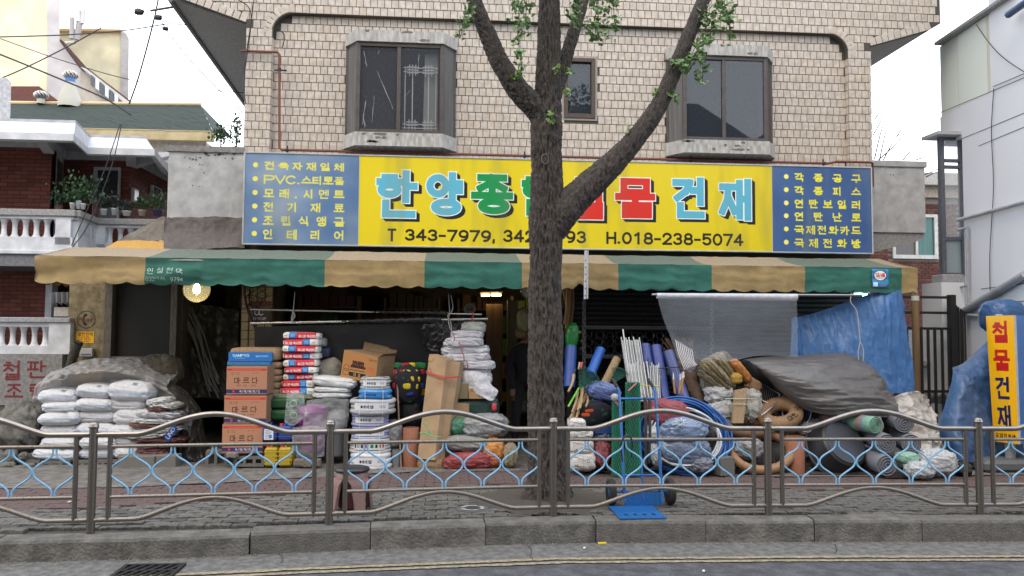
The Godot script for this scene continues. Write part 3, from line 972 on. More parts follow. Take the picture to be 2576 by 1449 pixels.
func build_shop()->void:
	var house:=thing("shop_building","beige tiled two storey shop building with bay windows above the yellow sign","building",v3(1.8,0,0))
	org=Vector3.ZERO
	var h:=house
	house.position=Vector3.ZERO
	var joint:=mat(.13,.11,.09,.95,"speck",1.5)
	var dark:=mat(.035,.037,.045,.9,"mottle",.8)
	var st:=nst()
	var bays:=[[-1.4,4.5,.02,6.0],[3.5,4.5,4.95,6.0],[1.82,5.0,2.24,5.89]]
	holed_wall(st,-2.98,6.66,2.45,6.6,-.2,-.004,bays)
	pbox(st,-2.98,2.45,-6.0,-2.78,6.6,-.2)
	pbox(st,6.46,0,-6.0,6.66,6.6,-.2)
	part("wall",st,joint,h)
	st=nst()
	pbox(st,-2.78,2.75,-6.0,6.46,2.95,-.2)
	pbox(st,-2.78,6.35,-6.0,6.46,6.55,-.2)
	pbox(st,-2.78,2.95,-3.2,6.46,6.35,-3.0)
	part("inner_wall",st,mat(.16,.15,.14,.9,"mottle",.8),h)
	# the frame of pilasters and the top band round the recessed field, with rounded corners
	var poly:=PackedVector2Array([v2(-2.98,4.1),v2(-2.98,6.25),v2(-3.9,6.57),v2(-4.12,6.64),v2(-4.15,7.9),v2(7.85,7.9),v2(7.85,6.66),v2(7.68,6.56),v2(6.66,6.25),v2(6.66,4.1),v2(6.30,4.1)])
	var r:=.32
	for k in 9: poly.append(v2(6.30 - r+r*cos(PI/2*k/8),6.42 - r+r*sin(PI/2*k/8)))
	for k in 9: poly.append(v2(-2.60+r+r*cos(PI/2+PI/2*k/8),6.42 - r+r*sin(PI/2+PI/2*k/8)))
	poly.append(v2(-2.60,4.1))
	st=nst()
	prism(st,poly,Transform3D(Basis(),v3(0,0,.1)),.104)
	part("tile_frame",st,joint,h)
	st=nst()
	prism(st,PackedVector2Array([v2(-2.97,6.245),v2(-2.97,7.89),v2(7.849,7.89),v2(7.849,6.665),v2(7.68,6.555),v2(6.655,6.245)]),Transform3D(Basis(),v3(0,0,-.006)),6.0)
	var fo:=v3(-4.12,6.6,-.006)
	var bo:=pz(622,270,-5.0)
	var fi:=v3(-2.971,6.245,-.006)
	var bi:=v3(-2.971,bo.y+.35,-5.0)
	quad(st,fi,fo,bo,bi)
	quad(st,fo,v3(-4.149,7.89,-.006),v3(bo.x,7.89,-5.0),bo)
	quad(st,fi,v3(-2.971,7.89,-.006),v3(-4.149,7.89,-.006),fo)
	tube(st,[fo,bo],.05,6)
	part("overhang",st,mat(.3,.29,.27,.9,"mottle",.8),h)
	st=nst()
	pbox(st,-4.4,7.9,-6.2,8.1,8.1,.35)
	part("roof",st,mat(.3,.29,.27,.9,"mottle",.8),h)
	# tiles
	var tones:=[]
	for q in [[.47,.41,.315],[.49,.425,.325],[.455,.395,.3],[.48,.42,.33],[.475,.405,.3]]:
		tones.append(mat(q[0]*1.3,q[1]*1.3,q[2]*1.44,.4,"soft",1.9))
	var full:=tile_mesh(TW - .0055,TH - .006)
	var spots:=[]
	var inside_field:=func(c: Vector2)->bool:
		if c.x<-2.60 or c.x>6.30 or c.y>6.42: return false
		var ky:=6.42 - r
		if c.y>ky:
			if c.x<-2.60+r: return c.distance_to(v2(-2.60+r,ky))<r - .045
			if c.x>6.30 - r: return c.distance_to(v2(6.30 - r,ky))<r - .045
		for b in [[-1.49,4.43,.11,6.1],[3.41,4.45,5.04,6.08],[1.76,4.95,2.3,5.95]]:
			if c.x>b[0] and c.x<b[2] and c.y>b[1] and c.y<b[3]: return false
		return true
	var unit:=.38/3.5
	for k in range(-18,12):
		var y:=6.42+TH/2+k*TH
		var odd: bool=absi(k) % 2==1
		var off:=(TW*.5 if odd else .0)+rng.randf_range(-.02,.02)
		if k<0:
			var x:=-2.60+TW/2 - off
			while x<6.36:
				var lo:=maxf(x - TW/2,-2.60); var hi:=minf(x+TW/2,6.30)
				if hi - lo>.03 and inside_field.call(v2((lo+hi)/2,y)): spots.append([v3((lo+hi)/2,y,.0),(hi - lo)/TW,Basis()])
				x+=TW
			for s in [-2.98,6.30]:
				if y>6.12: continue
				var xx: float=s
				for w in ([.5,1.0,1.0,1.0] if odd else [1.0,1.0,1.0,.5]):
					spots.append([v3(xx+w*unit/2,y,.1),w*unit/TW,Basis()])
					xx+=w*unit
			if y<6.1:
				spots.append([v3(-2.60,y,.05),.85,yaw(90)])
				spots.append([v3(6.30,y,.05),.85,yaw(-90)])
		if k>-4:
			var x:=-4.15+TW/2+off
			while x<7.8:
				var under:=.0
				var ok:=k >= 0 or x<-2.60+r+.1 or x>6.30 - r - .1
				if k<0 and y<6.12 and (x>-3.0 and x<6.68): ok=false
				for e in [[-1,-1],[1,-1],[1,1],[-1,1]]:
					var c:=v2(x+e[0]*.048,y+e[1]*.058)
					if not Geometry2D.is_point_in_polygon(c,poly): ok=false
					for cc in [v2(-2.60+r,6.42 - r),v2(6.30 - r,6.42 - r)]:
						if (c.x<cc.x if cc.x<0 else c.x>cc.x) and c.y>cc.y and c.distance_to(cc)<r+.132: under=.005
				var slope:=6.25+((-2.98 - x)*.345 if x<0 else (x - 6.66)*.31)
				if (x<-2.98 or x>6.66) and y<slope+.2: under=.005
				if (x<-2.98 or x>6.66) and y<slope+.06: ok=false
				if ok: spots.append([v3(x,y,.1 - under),1.0,Basis()])
				x+=TW
	# wedge tiles round the corners and along the sloping edges
	for cc in [v2(-2.60+r,6.42 - r),v2(6.30 - r,6.42 - r)]:
		for k in 8:
			var a:=(PI/2 if cc.x<0 else .0)+PI/2*(k+.5)/8.0
			var p: Vector2=cc+v2(cos(a),sin(a))*(r+.075)
			spots.append([v3(p.x,p.y,.1),-.7,Basis(Vector3.BACK,a - PI/2)])
	for k in 10:
		spots.append([v3(-3.02 - k*.103,6.325+k*.103*.34,.1),1.0,rollb(-19)])
		spots.append([v3(6.71+k*.102,6.325+k*.102*.305,.1),1.0,rollb(17)])
	spots.sort_custom(func(a,b): return a[0].distance_squared_to(cam_xf.origin)+(1000.0 if a[0].y>6.9 or a[0].y<4.25 else .0)<b[0].distance_squared_to(cam_xf.origin)+(1000.0 if b[0].y>6.9 or b[0].y<4.25 else .0))
	var rest:=[]
	for k in 5: rest.append(nst())
	var n:=0
	for q in spots:
		var sx: float=absf(q[1])
		var b: Basis=q[2]*Basis.from_scale(v3(sx,1.0,1.0))
		b=b*Basis(Vector3.RIGHT,rng.randf_range(-.012,.012))*Basis(Vector3.UP,rng.randf_range(-.012,.012))
		var t:=rng.randi() % 5
		if n<300: put("tile",full,tones[t],h,Transform3D(b,q[0]))
		else: rest[t].append_from(full,0,Transform3D(b,q[0]))
		n+=1
	for k in 5:
		var o:=MeshInstance3D.new()
		o.mesh=rest[k].commit()
		o.material_override=tones[k]
		o.name = "tile_field"
		o.set_meta("kind","stuff")
		h.add_child(o,true)
	# plaster filler under the band where tiles flaked
	# windows
	var pane:=clear_film(.1,.11,.13,.35,.02)
	var pane2:=clear_film(.05,.06,.08,.5,.015)
	bay_window(h,-1.53,.14,6.12,4.39,pane,0)
	bay_window(h,3.38,5.09,6.1,4.41,pane2,1)
	var sw:=Node3D.new()
	sw.name = "small_window"
	h.add_child(sw)
	st=nst()
	var brown:=mat(.085,.055,.042,.5,"soft",2.0)
	pbox(st,1.79,4.98,-.08,1.85,5.92,.03,.004); pbox(st,2.215,4.98,-.08,2.275,5.92,.03,.004)
	pbox(st,1.85,5.86,-.078,2.215,5.92,.028,.004); pbox(st,1.85,4.98,-.078,2.215,5.05,.028,.004)
	part("frame",st,brown,sw)
	st=nst()
	quad(st,v3(1.85,5.86,-.03),v3(2.215,5.86,-.03),v3(2.215,5.05,-.03),v3(1.85,5.05,-.03))
	part("pane",st,pane2,sw)
	st=nst()
	holed_wall(st,1.755,2.31,4.945,5.955,-.002,.012,[[1.79,4.98,2.275,5.92]])
	part("mortar_rim",st,mat(.42,.38,.33,.9,"mottle",2.0),sw)

func build_ground_floor()->void:
	# the ground floor under the awning: pillars, shop room, roller shutter, annex
	var gf:=thing("shop_room","dark shop room with brown shelves behind the open front","room",v3(0,0,-1.5))
	org=Vector3.ZERO
	gf.position=Vector3.ZERO
	var st:=nst()
	var room_brown:=mat(.17,.15,.125,.95,"mottle",.7)  # plain brown of the inner walls
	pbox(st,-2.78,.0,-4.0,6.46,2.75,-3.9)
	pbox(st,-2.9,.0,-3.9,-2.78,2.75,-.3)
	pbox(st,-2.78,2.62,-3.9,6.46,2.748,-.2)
	part("room_wall",st,room_brown,gf)
	st=nst()
	pbox(st,-2.78,-.02,-3.9,6.46,.03,-.2)
	part("floor",st,mat(.15,.14,.13,.9,"mottle",.8),gf)
	# shelving and wares deep inside
	var wood:=streaked(.2,.13,.075,.8,1.0,.3)
	for q in [[-2.0,-2.2],[-.6,-3.0],[.75,-3.0],[1.65,-1.8]]:
		var sh:=Node3D.new()
		sh.name = "shelf_unit"
		gf.add_child(sh,true)
		st=nst()
		for s in [-1,1]: pbox(st,q[0]+s*.5 - .02,.03,q[1] - .2,q[0]+s*.5+.02,2.3,q[1]+.2)
		part("side_panel",st,wood,sh)
		for k in 5:
			st=nst()
			pbox(st,q[0] - .48,.4+k*.42,q[1] - .2,q[0]+.48,.425+k*.42,q[1]+.2)
			part("shelf",st,wood,sh)
			var x: float=q[0] - .42
			st=nst()
			while x<q[0]+.4:
				var w:=rng.randf_range(.06,.16)
				var hh:=rng.randf_range(.12,.32)
				pbox(st,x,.425+k*.42,q[1] - .1,x+w,.425+k*.42+hh,q[1]+.12)
				x+=w+.02
			part("ware",st,mat(rng.randf_range(.04,.25),rng.randf_range(.04,.2),rng.randf_range(.03,.14),.8,"mottle",3.0),sh)
	# pillar clad in the same tiles, seen under the awning
	var pil:=thing("tiled_pillar","tile clad pillar between the dark doorway and the shop front","pillar",v3(-2.75,0,0))
	st=nst()
	pbox(st,-2.98,0,-.3,-2.52,2.6,-.002)
	part("core",st,mat(.1,.085,.07,.95,"speck",1.5),pil)
	var full:=tile_mesh(TW - .0055,TH - .006)
	org=pil.position
	for j in 20:
		for i in 4:
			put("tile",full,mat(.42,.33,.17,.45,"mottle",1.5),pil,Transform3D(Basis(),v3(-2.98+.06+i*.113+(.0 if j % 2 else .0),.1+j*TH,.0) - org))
	# jamb rail beside the pillar
	org=pz(603,880,.12)
	st=nst()
	tube(st,[v3(org.x,0,.12),v3(org.x,2.5,.12)],.018,8)
	tube(st,[v3(org.x - .05,0,.1),v3(org.x - .05,2.5,.1)],.014,8)
	org.y=0
	single("door_rail",st,mat(.3,.29,.28,.5,"mottle",2.0,"",.0,.6),"thin steel door rail standing beside the tiled pillar","rail")
	# roller shutter
	var sh2:=thing("roller_shutter","dark steel roller shutter closed behind the pipe rack","shutter",v3(4.1,0,-.15))
	var slat_m:=mat(.045,.042,.04,.55,"mottle",1.5,"",.0,.3)
	for k in 30:
		st=nst()
		var yy:=.2+k*.076
		var pr:=[v2(-.15,yy),v2(-.132,yy+.012),v2(-.128,yy+.04),v2(-.136,yy+.066),v2(-.15,yy+.074)]
		st.set_smooth_group(0)
		for i in pr.size() - 1:
			quad(st,v3(1.95,pr[i+1].y,pr[i+1].x),v3(6.4,pr[i+1].y,pr[i+1].x),v3(6.4,pr[i].y,pr[i].x),v3(1.95,pr[i].y,pr[i].x))
		part("slat",st,slat_m,sh2)
	st=nst()
	pbox(st,1.86,0,-.2,1.95,2.5,-.08); pbox(st,6.4,0,-.2,6.46,2.5,-.08); pbox(st,1.95,.02,-.19,6.4,.2,-.13)
	part("guide",st,mat(.06,.055,.05,.6,"mottle",2.0),sh2)
	# annex at the other side of the pillar
	var an:=thing("annex","low yellowed annex with a screened window beside the shop","annex",v3(-4.2,0,0))
	st=nst()
	pbox(st,-5.36,0,-.25,-4.86,2.62,.1)
	part("yellow_wall",st,mat(.27,.215,.12,.9,"grime",.8,"n_fine",.4),an)
	st=nst()
	pbox(st,-4.86,0,-.25,-3.86,1.22,.098)
	part("low_wall",st,mat(.13,.11,.085,.9,"streak",.9),an)
	st=nst()
	pbox(st,-4.86,2.45,-.3,-2.98,2.62,.096)
	part("beam",st,mat(.1,.085,.06,.9,"mottle",1.0),an)
	st=nst()
	pbox(st,-4.8,1.3,-.02,-3.93,2.4,.0)
	part("screen",st,mat(.035,.033,.03,.8,"speck",4.0),an)
	st=nst()
	pbox(st,-4.86,1.22,-.04,-4.75,2.45,.13,.006); pbox(st,-3.94,1.22,-.04,-3.85,2.45,.13,.006)
	pbox(st,-4.75,1.22,-.04,-3.94,1.3,.12,.006); pbox(st,-4.75,2.39,-.04,-3.94,2.45,.12,.006)
	part("window_frame",st,mat(.15,.13,.105,.7,"streak",2.0),an)
	st=nst()
	pbox(st,-5.36,0,-2.6,-2.78,2.62,-2.5); pbox(st,-3.95,0,-2.5,-3.88,2.62,-.25); pbox(st,-5.36,2.62,-2.6,-2.78,2.7,.1)
	pbox(st,-5.36,0,-2.5,-5.26,2.62,-.25)
	part("inner_wall",st,room_brown,an)
	# rods leaning in the dark doorway
	for k in 14:
		org=v3(-3.8+.05*k,.03,-.45)
		st=nst()
		var a:=pz(441+(k % 7)*7,768+(k % 5)*3,-.5)
		var b2:=pz(505+k*2.2,905+(k % 4)*12,-.35)
		var e:=b2+(b2 - a)*.35
		e.y=maxf(e.y,.03)
		tube(st,spline([a,(a+b2)/2+v3(.03,.03,0),b2,e],10),.008,5)
		single("thin_rod",st,mat(.28,.28,.28,.5,"",1.0,"",.0,.5),"thin grey rod leaning in the dark doorway beside the annex window","rod","thin rods leaning in the doorway")
	org=v3(-3.3,0,-.6)
	st=nst()
	sheet(st,world_rows([[[445,765,-.7],[520,768,-.8],[600,780,-.7]],[[445,880,-.6],[520,900,-.7],[600,890,-.6]],[[445,1010,-.5],[520,1000,-.5],[600,1020,-.5]]]),40,40,.06,1.4,5.0)
	single("black_sheet",st,mat(.07,.068,.065,.35,"",1.0),"crumpled black plastic sheet hanging in the dark doorway","sheet")

func build_sign()->void:
	var z:=.46
	var x0:=pz(615,500,z).x
	var x1:=pz(2192,530,z).x
	var y1:=pz(617,385,z).y
	var y0:=pz(612,612,z).y
	var s:=thing("shop_sign","long yellow and blue lightbox shop sign with Korean lettering","sign",v3((x0+x1)/2,y0,z - .15))
	var W:=2048
	var ppm:=W/(x1 - x0)
	var H:=int((y1 - y0)*ppm)
	var im:=canvas(W,H,Color(.87,.78,.07))
	var sp:=func(vx: float,vy: float)->Vector2:
		var p:=pz(vx,vy,z)
		return v2((p.x - x0)*ppm,(y1 - p.y)*ppm)
	var k: float=(sp.call(1700,500) - sp.call(1600,500)).x/100.0
	var bl: float=sp.call(903,500).x
	var br: float=sp.call(1942,500).x
	# blue end panels: a printed sky of soft patches
	for part_ in 2:
		var xa:=0 if part_==0 else int(br)
		var xb:=int(bl) if part_==0 else W
		for j in H:
			for i in range(xa,xb):
				var c: Color
				if part_==0:
					var n:=.5+.75*fn.get_noise_2d(i*.035,j*.05)
					c=Color(.27,.4,.58).lerp(Color(.56,.62,.69),clampf(n+.1,.0,1.0))
				else:
					c=Color(.2,.32,.52).lerp(Color(.27,.4,.59),clampf(.4+.6*fn.get_noise_2d(i*.05,j*.06),.0,1.0))
				im.set_pixel(i,j,c)
	var yel:=Color(.86,.83,.38)
	var rows:=[["건축자재일체",405,432],["PVC.스티로폴",439,467],["모래.시멘트",473,502],["전기재료",507,536],["조립식앵글",541,571],["인테리어",575,605]]
	for r in rows:
		var p0: Vector2=sp.call(665 - (r[1] - 405)*.025,r[1])
		var p1: Vector2=sp.call(866,r[2])
		var hh:=p1.y - p0.y
		var cw:=25.0*k
		var n: int=r[0].length()
		var pos:=p0.x
		disc(im,sp.call(643 - (r[1] - 405)*.02,r[1]+13).x,p0.y+hh*.45,6.2*k,Color(.9,.87,.4))
		var total:=.0
		for ch in r[0]: total+=cw*(.4 if ch == "." else 1.0)
		var gap:=(p1.x - p0.x - total)/maxf(n - 1,1)
		for ch in r[0]:
			var w:=cw*(.4 if ch == "." else 1.0)
			draw_char(im,ch,pos+2,p0.y+3,w - 4,hh - 6,3.7*k,yel)
			pos+=w+gap
	rows=[["각종공구",434,461],["각종피스",467,494],["연탄보일러",500,527],["연탄난로",532,559],["국제전화카드",565,592],["국제전화방",598,625]]
	for r in rows:
		var p0: Vector2=sp.call(1998,r[1])
		var p1: Vector2=sp.call(2166,r[2])
		var hh:=p1.y - p0.y
		var cw:=25.0*k
		var n: int=r[0].length()
		var gap:=(p1.x - p0.x - cw*n)/(n - 1)
		disc(im,sp.call(1978,r[1]+13).x,p0.y+hh*.45,6.2*k,Color(.95,.92,.45))
		for i in n: draw_char(im,r[0][i],p0.x+i*(cw+gap)+2,p0.y+3,cw - 4,hh - 6,3.7*k,Color(.92,.88,.25))
	# the name, outlined in white over a black block shadow
	var cyan:=Color(.36,.68,.78)
	var green:=Color(.02,.55,.27)
	var red:=Color(.83,.16,.1)
	var big:=[["한",942,425,1056,552,cyan],["양",1067,430,1170,546,cyan],["종",1184,430,1292,543,green],["합",1308,432,1402,547,green],["철",1432,436,1526,556,red],["물",1546,440,1650,553,red],["건",1686,443,1782,553,cyan],["재",1803,447,1898,557,cyan]]
	var th:=17.5*k
	for pass_ in 3:
		for c in big:
			var a: Vector2=sp.call(c[1],c[2])
			var b: Vector2=sp.call(c[3],c[4])
			var m:=th/2+2.0
			if pass_==0:
				for q in [.35,.7,1.0]: draw_char(im,c[0],a.x+m+9*k*q,a.y+m+8*k*q,b.x - a.x - 2*m,b.y - a.y - 2*m,th,Color(.07,.07,.07),1.5)
			elif pass_==1: draw_char(im,c[0],a.x+m,a.y+m,b.x - a.x - 2*m,b.y - a.y - 2*m,th,Color(.93,.95,.93),3.2)
			else: draw_char(im,c[0],a.x+m,a.y+m,b.x - a.x - 2*m,b.y - a.y - 2*m,th,c[5])
	for q in [["T",975,574,998,607],["343-7979,",1018,575,1250,609],["342-5793",1265,577,1477,612],["H.018-238-5074",1525,582,1872,619]]:
		var a: Vector2=sp.call(q[1],q[2])
		var b: Vector2=sp.call(q[3],q[4])
		var units:=.0
		for ch in q[0]: units+=.45 if ch in [".",","] else (.75 if ch == "-" else 1.0)
		var cw:=(b.x - a.x)/units
		var pos:=a.x
		for ch in q[0]:
			var w: float=cw*(.45 if ch in [".",","] else (.75 if ch == "-" else 1.0))
			draw_char(im,ch,pos+4,a.y+4,w - 10 if w>14 else w,b.y - a.y - 8,5.4*k,Color(.1,.09,.07))
			pos+=w
	# dust settled on the face
	for j in range(0,H):
		for i in range(0,W):
			var n:=fn.get_noise_2d(i*.12+900.0,j*.02)
			if n>.05: im.set_pixel(i,j,im.get_pixel(i,j).lerp(Color(.55,.53,.45),(n - .05)*.55))
	var st:=nst()
	uvquad(st,v3(x0,y1,z),v3(x1,y1,z),v3(x1,y0,z),v3(x0,y0,z))
	var pm:=printed(im,.35)
	part("face",st,pm,s)
	st=nst()
	pbox(st,x0,y0,.12,x1,y1,z - .004)
	part("case",st,mat(.2,.2,.21,.6,"mottle",1.0),s)
	var alu:=mat(.6,.6,.6,.4,"soft",1.0,"",.0,.6)
	for q in [[x0 - .02,y1,x1+.02,y1+.02],[x0 - .02,y0 - .02,x1+.02,y0],[x0 - .02,y0,x0,y1],[x1,y0,x1+.02,y1]]:
		st=nst()
		pbox(st,q[0],q[1],z - .08,q[2],q[3],z+.012,.003)
		part("edge_strip",st,alu,s)
	# steel brackets behind
	for x in [-2.4,.0,2.4,5.0]:
		st=nst()
		pbox(st,x - .02,y1 - .05,.0,x+.02,y1 - .01,.12)
		part("bracket",st,mat(.05,.045,.04,.7,"mottle",2.0),s)
	# seams between the panels
	for q in [bl/ppm,br/ppm]:
		st=nst()
		pbox(st,x0+q - .004,y0,z+.001,x0+q+.004,y1,z+.005)
		part("seam",st,mat(.5,.48,.4,.5,""),s)

func build_pipe()->void:
	var z:=.17
	var p:=thing("gas_pipe","rusty red gas pipe clamped along the tiles above the sign","pipe",pz(703,377,.17))
	var rust:=mat(.2,.055,.04,.6,"mottle",2.0)
	var q:=[pz(606,128,z),pz(698,132,z),pz(703,137,z),pz(703,371,z),pz(708,377,z),pz(1500,389,z),pz(2084,405,z),pz(2104,401,z),pz(2190,403,z),pz(2195,410,z),pz(2196,470,z)]
	q[1].y=q[0].y
	var y:=pz(708,377,z).y
	for i in [4,5,6]: q[i].y=y
	for i in [7,8]: q[i].y=y+.035
	var st:=nst()
	tube(st,q,.018,10)
	part("pipe_run",st,rust,p)
	for c in [[703,175,true],[722,380,false],[1320,389,false],[1738,396,false],[2072,404,false]]:
		st=nst()
		var a:=pz(c[0],c[1],z)
		if c[2]:
			tube(st,[a+v3(-.08,0,-.03),a+v3(.1,0,-.03)],.012,6)
			lathe(st,[v2(.026,-.02),v2(.026,.02)],a,Basis(),10)
		else:
			a.y=y
			tube(st,[a+v3(0,.07,-.02),a+v3(0,-.05,-.02),a+v3(0,-.09,-.1)],.012,6)
			lathe(st,[v2(.026,-.02),v2(.026,.02)],a,rollb(90),10)
		part("clamp",st,mat(.03,.025,.025,.7,""),p)

func build_awning()->void:
	var zf:=1.9
	var yf:=2.575
	var xs:=[-4.96]
	for v in [365,638,817,1068,1313,1555,1790,2025,2268]: xs.append(pz(v,665,zf).x)
	xs.append(6.262)
	var aw:=thing("awning","long green and tan striped canvas awning with scalloped edge","awning",v3(.6,2.2,zf))
	var tan_v:=mat(.36,.255,.115,.9,"soft",.8,"n_soft",.2)
	var grn_v:=mat(.028,.135,.1,.85,"soft",.8,"n_soft",.2)
	var grn_2:=mat(.03,.15,.115,.85,"soft",.8,"n_soft",.2)
	var tan_t:=mat(.33,.255,.165,.95,"mottle",1.2,"n_fine",.3)
	var grn_t:=mat(.12,.15,.115,.95,"mottle",1.1,"n_fine",.3)
	var scal:=func(x: float)->float: return 2.27 - .036*pow(absf(sin((x+4.96)*PI/.272)),.7)+.012*fn.get_noise_1d(x*30.0)
	var fold:=func(x: float,v: float)->float:
		var n:=fn.get_noise_2d(x*14.0,v*50.0)*.02+.012*sin(x*9.0+3.0*fn.get_noise_1d(x*10.0))*v
		if absf(x - 1.75)<.5: n+=.03*v*sin((x - 1.75)*14.0)
		if x<-3.0: n+=.018*sin(v*6.0+x*2.5)
		return n
	for i in xs.size() - 1:
		var green:=i in [1,2,4,6,8]
		var pan:=Node3D.new()
		pan.name = "stripe"
		aw.add_child(pan,true)
		var a: float=xs[i]
		var b: float=xs[i+1]
		var st:=nst()
		grid(st,maxi(int((b - a)/.03),6),10,func(u: float,v: float)->Vector3:
			var x:=lerpf(a,b,u)
			var y:=lerpf(yf,scal.call(x),v)
			if absf(x - 1.72)<.09: y+=(.09 - absf(x - 1.72))*1.0*v
			return v3(x,y,zf+fold.call(x,v)))
		part("valance",st,(grn_v if i % 2==1 else grn_2) if green else tan_v,pan)
		st=nst()
		grid(st,maxi(int((b - a)/.06),4),8,func(u: float,v: float)->Vector3:
			var x:=lerpf(a,b,u)
			var zz:=lerpf(zf,.98,v)
			var xx:=x
			if i==0 and u==.0: xx=x
			return v3(xx,lerpf(yf,2.775,v) - .03*sin(v*PI)*(.6+.4*sin(x*4.0))+.012*fn.get_noise_2d(x*30.0,v*20.0),zz+fold.call(x,.0)*(1.0 - v)))
		part("top_cloth",st,grn_t if green else tan_t,pan)
	# side valances and the flat cloth from the ridge back to the wall
	for s in [[-4.955,0],[6.257,1]]:
		var st:=nst()
		grid(st,24,10,func(u: float,v: float)->Vector3:
			var zz:=lerpf(zf,.98,u)
			var low:=2.29 - .05*absf(sin(u*PI*4.0))
			var y:=lerpf(lerpf(yf,2.775,u),low,v)
			return v3(s[0]+.02*fn.get_noise_2d(u*60.0,v*30.0)*v,y,zz))
		part("side_valance",st,tan_v,aw)
	var st:=nst()
	grid(st,60,4,func(u: float,v: float)->Vector3: return v3(lerpf(-4.95,6.25,u),lerpf(2.772,2.70,v),lerpf(.98,.1,v)))
	part("back_cloth",st,grn_t,aw)
	# pipe frame
	var steel:=mat(.25,.24,.23,.5,"mottle",2.0,"",.0,.6)
	st=nst()
	tube(st,[v3(-4.93,yf - .03,zf - .03),v3(6.24,yf - .03,zf - .03)],.017,8)
	part("front_tube",st,steel,aw)
	for x in [-4.9,-3.0,-1.0,1.0,3.0,5.0,6.2]:
		st=nst()
		tube(st,[v3(x,yf - .05,zf - .05),v3(x,2.72,.98),v3(x,2.5,.1)],.015,7)
		part("arm",st,steel,aw)
	# worn lettering on the canvas
	var im:=canvas(256,160,Color(.15,.4,.34))
	var wht:=Color(.7,.78,.73)
	var i2:=0
	for ch in "인성천막":
		draw_char(im,ch,8+i2*60+5,12+absi(i2*2 - 3)*4,40,50,5.5,wht)
		i2+=1
	draw_text(im,"032)346",8,100,16,34,5,4.0,wht)
	draw_text(im,"9794",158,100,16,34,6,4.0,wht)
	im.convert(Image.FORMAT_RGBA8)
	for j in im.get_height():
		for i in im.get_width():
			var c:=im.get_pixel(i,j)
			var a:=clampf((c.r - .15)/.55,.0,1.0)
			a *= clampf(.75+1.1*fn.get_noise_2d(i*1.6,j*1.6),.25,1.0)
			im.set_pixel(i,j,Color(.7,.78,.73,a))
	var lm:=printed(im,.9)
	lm.transparency=BaseMaterial3D.TRANSPARENCY_ALPHA
	var la:=pz(366,668,zf)
	var lb:=pz(470,715,zf)
	st=nst()
	var fd:=func(x: float,y: float)->float: return zf+fold.call(x,(yf - y)/.3)+.016
	grid(st,20,8,func(u: float,v: float)->Vector3:
		var x:=lerpf(la.x,lb.x,u)
		var y:=lerpf(la.y,lb.y,v)
		return v3(x,y,fd.call(x,y)))
	part("lettering",st,lm,aw)
	# round tobacco sticker near the end
	im=canvas(160,220,Color(.16,.5,.72))
	disc(im,80,78,66,Color(.04,.05,.12))
	disc(im,80,78,58,Color(.9,.9,.88))
	draw_char(im,"담",36,50,38,44,8,Color(.72,.06,.1))
	draw_char(im,"배",84,50,40,44,8,Color(.72,.06,.1))
	im.fill_rect(Rect2i(52,108,56,5),Color(.5,.5,.5))
	im.fill_rect(Rect2i(56,182,100,28),Color(.05,.08,.2))
	im.fill_rect(Rect2i(62,190,86,4),Color(.75,.78,.8))
	im.fill_rect(Rect2i(62,200,70,3),Color(.7,.73,.75))
	im.fill_rect(Rect2i(8,160,44,50),Color(.16,.5,.72).lerp(Color.WHITE,.75))
	la=pz(2191,677,zf)
	lb=pz(2233,723,zf)
	st=nst()
	grid(st,10,10,func(u: float,v: float)->Vector3:
		var x:=lerpf(la.x,lb.x,u)
		var y:=lerpf(la.y,lb.y,v)
		return v3(x,y,fd.call(x,y)+.004))
	org=v3((la.x+lb.x)/2,lb.y,zf)
	st=nst()
	grid(st,10,10,func(u: float,v: float)->Vector3:
		var x:=lerpf(la.x,lb.x,u)
		var y:=lerpf(la.y,lb.y,v)
		return v3(x,y,fd.call(x,y)+.004))
	single("tobacco_sticker",st,printed(im,.4),"blue square sticker with round white tobacco mark on the awning","sticker")
	# slotted white angle bar hanging in front of the awning
	org=pz(1473,750,2.02)
	st=nst()
	var t0:=pz(1474,630,2.02)
	var t1:=pz(1472,752,2.02)
	var ang:=thing("slotted_angle","white slotted steel angle bar hanging in front of the awning","angle bar",org)
	box(st,(t0+t1)/2+v3(-.002,0,0),v3(.035,t0.y - t1.y,.003),yaw(-35)*rollb(-.8))
	box(st,(t0+t1)/2+v3(.027,0,.004),v3(.03,t0.y - t1.y,.003),yaw(50)*rollb(-.8))
	part("bar",st,mat(.62,.62,.64,.5,"mottle",2.0),ang)
	for k in 7:
		st=nst()
		var m:=t0.lerp(t1,.06+k*.145)
		box(st,m+v3(-.002,0,.002),v3(.012,.02,.003),yaw(-35))
		part("slot",st,mat(.03,.03,.03,.9,""),ang)
	# grey tarp and tan canvas on the annex roof behind the awning
	org=pz(510,620,.2)
	st=nst()
	sheet(st,world_rows([[[414,543,.12],[470,547,.13],[540,545,.13],[612,546,.13]],[[412,585,.25],[470,588,.22],[540,585,.2],[613,590,.22]],[[412,626,.85],[470,628,.5],[540,624,.45],[616,622,.4]]]),60,26,.03,1.1,11.0)
	single("grey_tarp",st,mat(.125,.105,.095,.85,"mottle",1.2,"n_soft",.3),"taupe tarp hanging from the grey parapet block above the awning","tarp")
	org=pz(360,620,.3)
	st=nst()
	sheet(st,world_rows([[[411,543,.11],[412,545,.11],[414,545,.11]],[[350,575,.3],[380,572,.3],[413,575,.25]],[[292,607,.5],[350,606,.5],[412,606,.45]]]),40,26,.025,1.3,21.0)
	single("tarp_flap",st,mat(.16,.135,.105,.85,"mottle",1.2,"n_soft",.3),"triangular brown tarp flap pulled to the grey parapet block","tarp")
	org=pz(350,620,.6)
	st=nst()
